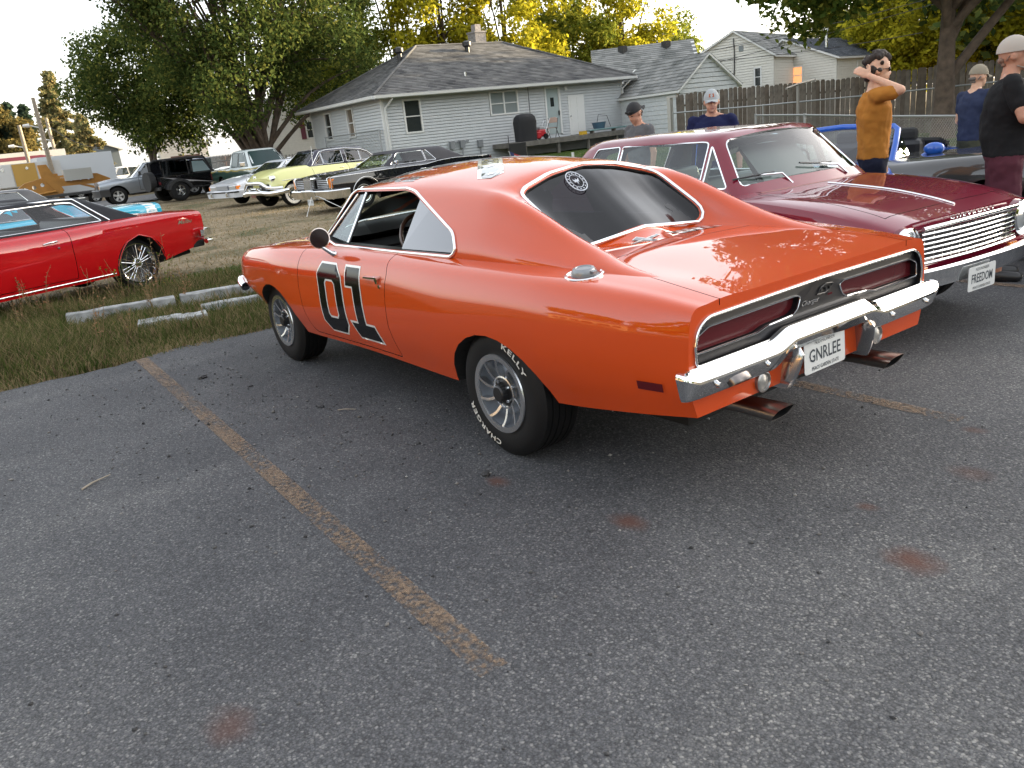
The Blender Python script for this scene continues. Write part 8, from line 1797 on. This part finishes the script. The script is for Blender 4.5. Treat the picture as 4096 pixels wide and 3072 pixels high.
def build_roadster():
    pm = paint('bright_blue_paint', (.008, .085, .42), rough=.3)
    sp = dict(paint=pm, xr=-.80, xf=3.12, wb=2.27, wr=.30, track=.71, rr=.20, tw=.2, style='five', W=[(-.8, .66), (-.5, .79), (0, .84), (1.2, .82), (2.3, .83), (2.8, .78), (3.12, .62)], SILL=[(-.8, .36), (0, .22), (2.3, .22), (3.12, .30)],
      SH=[(-.8, .72), (-.4, .82), (0, .86), (.8, .82), (1.6, .83), (2.3, .80), (2.8, .70), (3.12, .56)], TOP=[(-.8, .78), (-.4, .87), (0, .88), (1.6, .88), (2.3, .82), (2.8, .72), (3.12, .60)], ks=.88, kc=.5, nose=.14, tail=.1)
    b = car_body(sp, pm); S = Surf(b); m = MB(); m.box((.05, -.62, .4), (1.42, .62, 1.2)); b = bool_mesh(b, cutmesh(m, [black_in])); b = bool_mesh(b, arc_cutter([0, 2.27], .35, .4, 1.4, .30))
    car = thing('convertible', 'bright blue open-top two-seater behind the maroon car', 'car'); parts = []
    for s in (1, -1): b, p = split_part(b, [(.38, .30), (.35, .84), (1.40, .86), (1.42, .30)], lambda x, z, s=s: (x, s*.56, z), (0, s*.6, 0), .003); parts.append(p)
    S.fix_normals(b); link('body', b, None, car)
    for i, p in enumerate(parts):
        s = 1 if i == 0 else -1; S.fix_normals(p); d = link('door', p, None, car); q = S.side(.58, .74, s)
        blk(d, 'door_handle', (q.x-.06, q.y-.012, q.z-.02), (q.x+.06, q.y+.012, q.z+.02), chrome, .01, parent=d)
        m = MB(); c = Vector((1.30, s*.95, .96)); 
        for k in range(1): m.lathe([(.0005, -.05), (.05, -.045), (.075, -.02), (.08, .02), (.06, .05), (.0005, .06)], Matrix.Translation(c) @ Matrix.Rotation(PI/2, 4, 'Z') @ Matrix.Diagonal((1.25, 1, .8, 1)), 20)
        m.tube([c+Vector((0, -s*.06, -.04)), Vector((1.32, s*.80, .85))], .025, 8); m.build('door_mirror', [pm], d, smooth=60, fix=True)
    # windscreen frame and glass
    P = [(1.62, -.66, .87), (1.30, -.60, 1.20), (1.26, 0, 1.24), (1.30, .60, 1.20), (1.62, .66, .87)]
    bar(car, 'windscreen_frame', [P[0], ((P[0][0]+P[1][0])/2, -.635, 1.04), (1.32, -.60, 1.17), (1.29, -.55, 1.205), (1.26, 0, 1.235), (1.29, .55, 1.205), (1.32, .60, 1.17), ((P[0][0]+P[1][0])/2, .635, 1.04), P[4]], .032, pm, 8)
    m = MB(); m.add([(1.64, -.62, .88), (1.70, 0, .89), (1.64, .62, .88), (1.32, .56, 1.19), (1.28, 0, 1.22), (1.32, -.56, 1.19)], [(0, 1, 4, 5), (1, 2, 3, 4)]); m.build('windscreen', [glassmat('roadster_glass', (.6, .66, .7), boost=2.2)], car)
    for s in (1, -1):
        m = MB(); m.prism([(1.55, s*.66, .88), (1.33, s*.62, 1.15), (1.12, s*.66, .88)], (0, .006, 0)); m.build('quarter_window', [glass_clear], car)
        o = blk(car, 'seat', (.30, s*.33-.21, .5), (.48, s*.33+.21, 1.02), black_satin, .06); blk(car, 'headrest', (.30, s*.33-.13, .98), (.42, s*.33+.13, 1.14), soft_dk, .05, parent=o)
    m = MB(); [m.tube([(-.28+.09*i, -.58, .90+.02*i), (-.32+.09*i, 0, .93+.02*i), (-.28+.09*i, .58, .90+.02*i)], .035, 6) for i in range(4)]; m.build('folded_top', [soft_dk], car, smooth=50)
    for s in (1, -1): blk(car, 'tail_lamp', (-.82, s*.46-.12, .60), (-.72, s*.46+.12, .70), lens_red, .03)
    for x in (0, 2.27):
        for s in (1, -1): add_wheel(car, x, s*.80, .30, .2, .2, 'five')
    put(car, 2.15, -6.55, 98); return car
soft_dk = mat('dark_cloth', (.012, .012, .013), rough=.85)
build_roadster()
def build_grey():
    pm = paint('dark_grey_paint', (.045, .045, .045), metal=.3)
    sp = sedan_spec(pm, xr=-1.1, xf=3.5, wb=2.7, W=[(-1.1, .78), (0, .88), (1.3, .84), (2.7, .90), (3.2, .82), (3.5, .60)], SH=[(-1.1, .84), (0, .92), (1.2, .82), (2.2, .86), (2.7, .92), (3.2, .80), (3.5, .62)], TOP=[(-1.1, .9), (0, .95), (2.2, .93), (2.7, .90), (3.2, .78), (3.5, .64)], kc=.5, ks=.88, crease=False, zbelt=.88, SHc=.90, nose=.2, yb=.74, yr=.55,
      win=[[(.45, .96), (.6, 1.10), (1.2, 1.11), (1.6, .96)]], wz=(.95, 1.12))
    for q in ('cab', 'win'): sp.pop(q, None)
    car, S, SU, dl = make_car(sp, 'dark grey open sports car with rounded wings behind the maroon bonnet', 'car')
    bar(car, 'front_bumper', [(3.2, -.80, .46), (3.5, -.62, .46), (3.66, 0, .46), (3.5, .62, .46), (3.2, .80, .46)], 0, chrome, sq=(.05, .10), cat=1)
    for s in (1, -1): lamp(car, 'headlamp', (3.30, s*.62, .66), .07)
    blk(car, 'tonneau_cover', (.2, -.62, .90), (1.7, .62, .955), soft_dk, .03); put(car, .15, -5.55, 180)
build_grey()
def build_boom():
    oc = mat('ochre_paint', (.42, .19, .03), rough=.5, noise=.12, nscale=3)
    t = thing('crane_boom', 'ochre steel crane boom with six round holes lying on a flatbed at the far left', 'crane boom')
    holes = [(1.75, .47), (2.25, .55), (2.7, .64), (4.25, .80), (4.75, .80), (5.2, .78)]
    out = [(-.35, -.05), (-.30, .30), (.5, .32), (.9, .22), (1.8, .82), (2.9, 1.05), (4.6, 1.08), (5.7, .98), (6.35, .62), (6.35, .42), (5.5, .42), (3.6, .45), (3.35, .0), (.6, -.25), (.1, -.30)]
    m = MB(); m.prism([(x, -.15, z) for x, z in out], (0, .30, 0)); me = m.mesh('arm', [oc], fix=True); c = MB()
    for x, z in holes: c.prism([(x+.11*math.cos(2*PI*k/16), -.4, z+.11*math.sin(2*PI*k/16)) for k in range(16)], (0, .8, 0))
    me = bool_mesh(me, cutmesh(c, [black_trim])); link('arm', me, None, t)
    def piece(nm, P, y0, d): m = MB(); m.prism([(x, y0, z) for x, z in P], (0, d, 0)); m.build(nm, [oc], t, fix=True)
    piece('stand_plate', [(2.75, 1.0), (2.70, 1.75), (3.15, 1.75), (3.75, .2), (3.45, .02)], -.22, .5); piece('upright', [(3.55, 1.0), (3.45, 2.55), (3.75, 2.55), (3.85, 1.0)], .2, .2)
    piece('brace', [(4.6, .45), (5.0, .42), (6.0, .08), (6.0, -.1)], -.1, .2); piece('end_foot', [(5.75, .5), (6.05, .5), (6.15, -.1), (5.75, -.1)], -.2, .4)
    bar(t, 'hydraulic_ram', [(.9, -.25, .02), (3.3, -.25, .22)], .07, oc)
    for x, z in ((-.1, .12), (3.3, .5), (6.1, .5)): m = MB(); m.tube([(x, -.2, z), (x, .2, z)], .05, 10); m.build('pin', [black_trim], t)
    text_on('POWER', lambda a, b: (3.95-a*-1, -.156, .92+b) if False else (3.9+a, -.156, .93+b), [white_letter], 'stencil', t, w=.4, h=.08)
    m = MB(); m.tube([(3.35, -.5, 2.6), (3.35, .3, 2.6)], .03); m.build('chain_hook', [black_trim], t)
    t.location = (52, -1.6, .62); t.rotation_euler = (0, 0, rad(-92)); t.scale = (1, 1, 1)
    f = thing('flatbed_trailer', 'low flatbed trailer carrying the ochre crane boom', 'trailer', (52, -1.6, -.1), rad(-92))
    m = MB(); m.box((-.6, -1.1, .62), (6.2, 1.1, .75)); m.build('deck', [mat('deck_steel', (.05, .05, .05), rough=.7)], f)
    for x in (.5, 1.5, 5.2): 
        for s in (1, -1): add_wheel(f, x, s*.95, .36, .22, .2, 'steel')
    m = MB(); m.box((3.9, -.5, .72), (5.4, .5, 1.35)); m.build('power_unit', [mat('power_unit_white', (.45, .45, .42), rough=.5)], t); t.children[-1].location = (0, .9, -1.35)
build_boom()
# ------------------------------------------------------------------ people
def capsule(m, a, b, ra, rb, n=12, k=4):
    a, b = Vector(a), Vector(b); d = b-a; L_ = d.length; d = d/L_ if L_ > 1e-6 else Vector((0, 0, 1)); pts = []; rr = []
    for i in range(k): t = (i/k)*PI/2; pts.append(a-d*ra*math.cos(t)); rr.append(max(.002, ra*math.sin(t)))
    pts.append(a); rr.append(ra); pts.append(b); rr.append(rb)
    for i in range(1, k+1): t = (i/k)*PI/2; pts.append(b+d*rb*math.sin(t)); rr.append(max(.002, rb*math.cos(t)))
    m.tube(pts, rr, n)
def ellipsoid(m, c, r, M=None, n=16, k=10):
    c = Vector(c); v = []; f = []
    for i in range(1, k):
        t = PI*i/k
        for j in range(n): p = 2*PI*j/n; q = Vector((r[0]*math.sin(t)*math.cos(p), r[1]*math.sin(t)*math.sin(p), r[2]*math.cos(t))); v.append(c+(M @ q if M is not None else q))
    z = Vector((0, 0, r[2])); b = len(v); v += [c+(M @ z if M is not None else z), c-(M @ z if M is not None else z)]
    for i in range(k-2):
        for j in range(n): f.append((i*n+j, (i+1)*n+j, (i+1)*n+(j+1) % n, i*n+(j+1) % n))
    for j in range(n): f.append((b, j, (j+1) % n)); f.append((b+1, (k-2)*n+(j+1) % n, (k-2)*n+j))
    m.add(v, f)
def ell_loft(m, secs, n=20):
    """secs (x, y, z, rx, ry)"""
    v = []
    for x, y, z, rx, ry in secs:
        for j in range(n): p = 2*PI*j/n; c, s = math.cos(p), math.sin(p); v.append((x+rx*math.copysign(abs(c)**.85, c), y+ry*math.copysign(abs(s)**.85, s), z))
    S = len(secs); f = [(i*n+j, i*n+(j+1) % n, (i+1)*n+(j+1) % n, (i+1)*n+j) for i in range(S-1) for j in range(n)]+[tuple(range(n))[::-1], tuple((S-1)*n+j for j in range(n))]
    m.add(v, f)
def fuse(mb, name, mt, parent, vox=.012, smooth=4, fold=0, fs=6):
    me = mb.mesh('f', [mt], fix=True); o = bpy.data.objects.new('f', me); COL.objects.link(o)
    md = o.modifiers.new('r', 'REMESH'); md.mode = 'VOXEL'; md.voxel_size = vox; md.use_smooth_shade = True
    sm = o.modifiers.new('s', 'SMOOTH'); sm.iterations = smooth; sm.factor = .5
    if fold:
        tx = bpy.data.textures.new('fold', 'CLOUDS'); tx.noise_scale = .11; dp = o.modifiers.new('d', 'DISPLACE'); dp.texture = tx; dp.strength = fold; dp.mid_level = .5; dp.texture_coords = 'LOCAL'
    dg = bpy.context.evaluated_depsgraph_get(); dg.update(); r = bpy.data.meshes.new_from_object(o.evaluated_get(dg), depsgraph=dg); bpy.data.objects.remove(o)
    r.name = name; 
    if not len(r.materials): r.materials.append(mt)
    r.polygons.foreach_set('use_smooth', [True]*len(r.polygons)); return link(name, r, None, parent)
def skinmat(name, c): 
    m = mat(name, c, rough=.55, noise=.10, nscale=30); b = m.node_tree.nodes['Principled BSDF']; b.inputs['Subsurface Weight'].default_value = .15; b.inputs['Subsurface Radius'].default_value = (.02, .008, .004); b.inputs['Subsurface Scale'].default_value = 1; return m
def hand(m, w, d, up_, palm_side=1, curl=.5):
    w = Vector(w); d = Vector(d).normalized(); up_ = (Vector(up_)-d*Vector(up_).dot(d)).normalized(); s = d.cross(up_)
    Mh = Matrix((d, s, up_)).transposed(); ellipsoid(m, w+d*.05, (.055, .042, .018), Mh, 12, 8)
    for i, (off, L_) in enumerate(((-.030, .070), (-.010, .082), (.011, .078), (.030, .060))):
        a = w+d*.085+s*off; b = a+d*L_*.5-up_*curl*.012; c = b+(d*(1-curl)-up_*curl).normalized()*L_*.5; capsule(m, a, b, .010, .0095, 8, 3); capsule(m, b, c, .0095, .008, 8, 3)
    a = w+d*.025+s*(-.035*palm_side); b = a+(d*.6-s*palm_side*.8).normalized()*.04; c = b+(d*.9-s*palm_side*.3-up_*.3).normalized()*.032; capsule(m, a, b, .012, .0115, 8, 3); capsule(m, b, c, .0115, .009, 8, 3)
def person(label, x, y, hdg, H=1.78, arms=None, skin=None, shirt=None, trousers=None, build=1.0, head_pitch=0, head_yaw=0, cap=None, hair=None, glasses=None, beard=None, legs='shorts', sleeve=.55, stripe=None, z=0, belly=0, shoe=None):
    t = thing('person', label, 'person', (x, y, z), rad(hdg)); k = H/1.80; b = build
    J = lambda *p: Vector(p)*k
    sh = [J(0, .185*b, 1.46), J(0, -.185*b, 1.46)]; arms = arms or [((.0, .26*b, 1.17), (.05, .27*b, .92), (0.1, 0, -1)), ((.0, -.26*b, 1.17), (.05, -.27*b, .92), (.1, 0, -1))]
    Hm = Matrix.Rotation(rad(head_yaw), 3, 'Z') @ Matrix.Rotation(rad(head_pitch), 3, 'Y'); hp = lambda *p: J(.012, 0, 1.572)+Hm @ (J(*p))
    m = MB(); tors = [(0, 0, .86, .10, .15), (0, 0, .95, .115*b, .165*b), (.0, 0, 1.08, (.11+belly)*b, .15*b), (.0, 0, 1.22, (.12+belly*.7)*b, .165*b), (0, 0, 1.36, .125*b, .19*b), (-.005, 0, 1.44, .10*b, .17*b), (-.01, 0, 1.50, .065, .10)]
    T = lambda g, lo=0, hi=9: [(p[0]*k, 0, p[2]*k, (p[3]+g)*k, (p[4]+g)*k) for p in tors if lo <= p[2] <= hi]
    ell_loft(m, T(-.004)); capsule(m, J(-.01, 0, 1.46), hp(-.005, 0, .03), .062*k*b**.5, .056*k)
    for s in (1, -1): capsule(m, J(-.015, s*.05, 1.50), J(-.005, s*.165, 1.455), .045*k*b, .045*k*b)
    # head: skull, jaw, nose, brow, ears
    ellipsoid(m, hp(.0, 0, .115), J(.100, .078, .105), Hm); ellipsoid(m, hp(.035, 0, .05), J(.065, .060, .072), Hm); capsule(m, hp(.088, 0, .095), hp(.104, 0, .066), .006*k, .011*k, 8, 3); capsule(m, hp(.082, .035, .112), hp(.082, -.035, .112), .013*k, .013*k, 8, 3); capsule(m, hp(.083, .015, .030), hp(.083, -.015, .030), .011*k, .011*k, 8, 3); ellipsoid(m, hp(.078, 0, .0), J(.02, .024, .016), Hm)
    for s in (1, -1): ellipsoid(m, hp(-.005, s*.080, .085), J(.020, .010, .032), Hm)
    for i, s in enumerate((1, -1)):
        e, w, d = (Vector(q)*(k if j < 2 else 1) for j, q in enumerate(arms[i])); capsule(m, sh[i], e, .052*k*b, .040*k*b); capsule(m, e, w, .040*k*b, .026*k*b); hand(m, w, d, (0, s, .2) if abs(d.normalized().z) > .5 else (0, 0, 1), s)
        capsule(m, J(0, s*.09, .90), J(.01, s*.105, .50), .085*k*b, .055*k*b); capsule(m, J(.01, s*.105, .50), J(-.01, s*.11, .10), .056*k*b, .036*k*b); capsule(m, J(-.02, s*.11, .05), J(.12, s*.125, .035), .038*k, .030*k)
    fuse(m, 'body', skin, t, .009, 3)
    # shirt
    m = MB(); ell_loft(m, T(.014, .93)[0:1]+T(.016, 1.0)); [capsule(m, J(-.015, s*.075, 1.478), J(-.005, s*.165, 1.452), .055*k*b, .060*k*b) for s in (1, -1)]
    for i, s in enumerate((1, -1)):
        e = Vector(arms[i][0])*k; capsule(m, sh[i]+Vector((0, -s*.004, 0)), sh[i].lerp(e, sleeve), .067*k*b, .060*k*b)
    so = fuse(m, 'shirt', shirt, t, .012, 3, fold=.036)
    # trousers or shorts
    m = MB(); ell_loft(m, [(0, 0, .84*k, .10*k, .16*k)]+T(.012, .90, 1.0)+[(0, 0, 1.02*k, .118*k*b, .168*k*b)])
    for s in (1, -1):
        if legs == 'shorts': capsule(m, J(0, s*.09, .90), J(.01, s*.108, .56), .108*k*b, .090*k*b)
        else: capsule(m, J(0, s*.09, .90), J(.01, s*.105, .50), .10*k*b, .075*k*b); capsule(m, J(.01, s*.105, .50), J(-.01, s*.11, .09), .075*k*b, .065*k*b)
    fuse(m, 'shorts' if legs == 'shorts' else 'trousers', trousers, t, .013, 3, fold=.03)
    for s in (1, -1): m = MB(); capsule(m, J(-.04, s*.11, .045), J(.13, s*.125, .035), .048*k, .042*k); m.build('shoe', [shoe or black_trim], t, smooth=60)
    # eyes and mouth
    for s in (1, -1): m = MB(); ellipsoid(m, hp(.086, s*.030, .094), J(.010, .013, .006), Hm, 8, 6); m.build('eye', [mat_eye], t, smooth=60)
    m = MB(); capsule(m, hp(.092, .020, .028), hp(.092, -.020, .028), .005*k, .005*k, 6, 2); m.build('mouth', [mat_lip], t, smooth=60)
    def cp(nm, c, r, mt, lo=None):
        m = MB(); c = Vector(c); n = 20; v = []; f = []; kk = 7
        for i in range(kk+1):
            th = (PI/2)*(i/kk)*1.0
            for j in range(n): p = 2*PI*j/n; v.append(hp(c.x+r[0]*math.sin(max(.03, th))*math.cos(p), r[1]*math.sin(max(.03, th))*math.sin(p), c.z+r[2]*math.cos(th)))
        for i in range(kk):
            for j in range(n): f.append((i*n+j, (i+1)*n+j, (i+1)*n+(j+1) % n, i*n+(j+1) % n))
        f.append(tuple(range(n))); m.add(v, f); return m
    if hair is not None:
        m = MB(); r_ = np.random.default_rng(int(abs(x*100)))
        if not cap:
            for _ in range(90):
                a = r_.uniform(0, 2*PI); e = r_.uniform(-.25, PI/2); d = Vector((math.cos(a)*math.cos(e), math.sin(a)*math.cos(e), math.sin(e)))
                if d.x > .45 and d.z < .35: continue
                p = hp(d.x*.100-.002, d.y*.079, .118+d.z*.105); q = hp(d.x*.116-.006, d.y*.093, .122+d.z*.128); capsule(m, p, q, .020*k, .016*k, 6, 2)
            for s in (1, -1): capsule(m, hp(-.03, s*.07, .10), hp(-.05, s*.06, .045), .022*k, .018*k, 6, 2)
            capsule(m, hp(-.085, 0, .10), hp(-.075, 0, .035), .035*k, .03*k, 8, 3)
        else:
            for s in (1, -1): capsule(m, hp(-.03, s*.072, .095), hp(-.05, s*.060, .060), .009*k, .009*k, 6, 2)
            capsule(m, hp(-.080, .03, .07), hp(-.080, -.03, .07), .022*k, .022*k, 8, 3); capsule(m, hp(-.064, .03, .035), hp(-.064, -.03, .035), .014*k, .014*k, 8, 3)
        fuse(m, 'hair', hair, t, .008, 2, fold=.01 if not cap else .004)
    if cap:
        cm, back, patch = cap[:3]; m = cp('cap', (-.002, 0, .118), (.112, .090, .118), cm); cb = m.build('cap', [cm], t, smooth=60, fix=True); s0 = -1 if back else 1
        v = []; n = 12
        for i in range(n+1):
            a = -.95+1.9*i/n; v += [hp(s0*(.100*math.cos(a)+.004), .088*math.sin(a)*1.0, .125), hp(s0*(.100*math.cos(a)+.075*math.cos(a*1.2)), .086*math.sin(a), .115-.004*abs(i-n/2)), hp(s0*(.100*math.cos(a)+.075*math.cos(a*1.2)), .086*math.sin(a), .110-.004*abs(i-n/2)), hp(s0*(.100*math.cos(a)+.004), .088*math.sin(a), .119)]
        m = MB(); m.add(v, [(4*i+q, 4*i+(q+1) % 4, 4*i+4+(q+1) % 4, 4*i+4+q) for i in range(n) for q in range(4)]); m.build('peak', [cap[3] if len(cap) > 3 else cm], cb, smooth=50)
        if patch: m = MB(); m.add([hp(.104, .030, .150), hp(.104, -.030, .150), hp(.088, -.028, .186), hp(.088, .028, .186)], [(0, 1, 2, 3)]); m.build('cap_patch', [patch], cb)
    if glasses:
        m = MB(); zz, xx = glasses
        for s in (1, -1): ellipsoid(m, hp(xx, s*.032, zz), J(.010, .028, .018), Hm, 12, 8); m.tube([hp(xx-.01, s*.058, zz+.004), hp(-.02, s*.088, zz-.0)], .003, 5)
        m.tube([hp(xx+.004, .01, zz+.004), hp(xx+.004, -.01, zz+.004)], .003, 5); m.build('sunglasses', [black_satin], t, smooth=60)
    if beard is not None:
        m = MB(); capsule(m, hp(.080, 0, .004), hp(.074, 0, -.010), .019*k, .017*k, 8, 3); [capsule(m, hp(.066, s*.03, .0), hp(.022, s*.052, .018), .010*k, .008*k, 8, 3) for s in (1, -1)]; fuse(m, 'beard', beard, t, .007, 2)
    return t, so, J, hp
mat_eye = mat('eye_dark', (.03, .022, .018), rough=.2); mat_lip = mat('lips', (.32, .12, .09), rough=.5)
def cloth(n, c, sc=70): return mat(n, c, rough=.9, spec=.15, noise=.08, nscale=5, bump=.15, bscale=sc)
skA = skinmat('skin_rosy', (.46, .24, .16)); skB = skinmat('skin_tanned', (.40, .20, .13)); skC = skinmat('skin_light', (.52, .30, .20))
def build_people():
    navy = cloth('navy_cloth', (.015, .018, .045)); greyc = cloth('grey_polo', (.10, .10, .105)); hairc = mat('brown_hair', (.022, .014, .010), rough=.7); hairg = mat('grey_hair', (.12, .10, .085), rough=.8)
    # striped polo
    st = cloth('striped_polo', (.4, .42, .48)); t = st.node_tree; b = t.nodes['Principled BSDF']; tc = t.nodes.new('ShaderNodeTexCoord'); sx = t.nodes.new('ShaderNodeSeparateXYZ'); cr = t.nodes.new('ShaderNodeValToRGB'); cr.color_ramp.interpolation = 'CONSTANT'; cr.color_ramp.elements[0].color = (.012, .015, .05, 1); cr.color_ramp.elements[0].position = 0
    for p, c in ((.40, (.45, .47, .52, 1)), (.47, (.012, .015, .05, 1)), (.50, (.45, .47, .52, 1)), (.56, (.012, .015, .05, 1))): e = cr.color_ramp.elements.new(p); e.color = c
    mr = t.nodes.new('ShaderNodeMapRange'); mr.inputs[1].default_value = .9; mr.inputs[2].default_value = 1.7; t.links.new(tc.outputs['Object'], sx.inputs[0]); t.links.new(sx.outputs['Z'], mr.inputs[0]); t.links.new(mr.outputs[0], cr.inputs[0]); t.links.new(cr.outputs[0], b.inputs['Base Color'])
    x, y = AT(640, 10.6); person('man in black cap with sunglasses on it and grey polo, looking down', x, y, 85, 1.75, skin=skA, shirt=greyc, trousers=navy, head_pitch=24, cap=(mat('black_cap', (.012, .012, .014), rough=.8), True, None), glasses=(.150, .100), hair=hairg, legs='trousers')
    x, y = AT(713, 9.9); person('man in light grey cap with orange patch and navy striped polo', x, y, 122, 1.775, skin=skA, shirt=st, trousers=navy, build=1.12, head_pitch=4, head_yaw=8, cap=(mat('light_grey_cap', (.30, .32, .33), rough=.85), False, mat('orange_patch', (.32, .09, .04), rough=.8)), hair=hairg, legs='trousers')
    # orange-brown T-shirt: the arm towards the camera is raised, hand on the back of the head
    x, y = AT(873, 8.3); hd = -146
    person('young man in ochre T-shirt with a raised hand at the back of his head', x, y, hd, 1.885, skin=skC, shirt=cloth('ochre_tshirt', (.33, .135, .025)), trousers=cloth('navy_shorts', (.010, .012, .025)), build=1.0, head_pitch=2, head_yaw=4, glasses=(.097, .088), hair=hairc, sleeve=.62,
        arms=[((.04, .26, 1.17), (.10, .25, .93), (.1, 0, -1)), ((.175, -.235, 1.49), (-.055, -.145, 1.625), (-.75, .35, .5))])
    mz = mat('mesh_cap_tan', (.36, .32, .28), rough=.9)
    x, y = AT(1005, 7.7); person('burly man in black T-shirt and maroon shorts with crossed arms and pale cap', x, y, -152, 1.865, skin=skB, shirt=cloth('black_tshirt', (.012, .012, .013)), trousers=cloth('maroon_shorts', (.075, .022, .032)), build=1.15, belly=.03, head_pitch=-2, cap=(mz, False, None, mat('camo_peak', (.06, .055, .05), rough=.9)), hair=mat('stubble', (.20, .12, .085), rough=.8), beard=mat('grey_beard', (.30, .24, .2), rough=.9), sleeve=.60,
        arms=[((.07, .30, 1.22), (.26, .08, 1.24), (.1, -1, .1)), ((.08, -.30, 1.23), (.27, -.04, 1.18), (.1, 1, .2))])
    x, y = AT(972, 11.0); person('man in navy T-shirt, olive shorts and tan cap behind the burly man', x, y, -115, 1.73, skin=skC, shirt=cloth('navy_tshirt', (.025, .032, .065)), trousers=cloth('olive_shorts', (.055, .055, .035)), build=1.05, head_pitch=6, cap=(mat('tan_cap', (.22, .19, .14), rough=.9), False, None), hair=hairg, arms=[((.02, .27, 1.18), (.16, .20, 1.02), (.6, -.5, -.2)), ((.0, -.28, 1.18), (.10, -.24, .95), (.2, .2, -1))])
build_people()
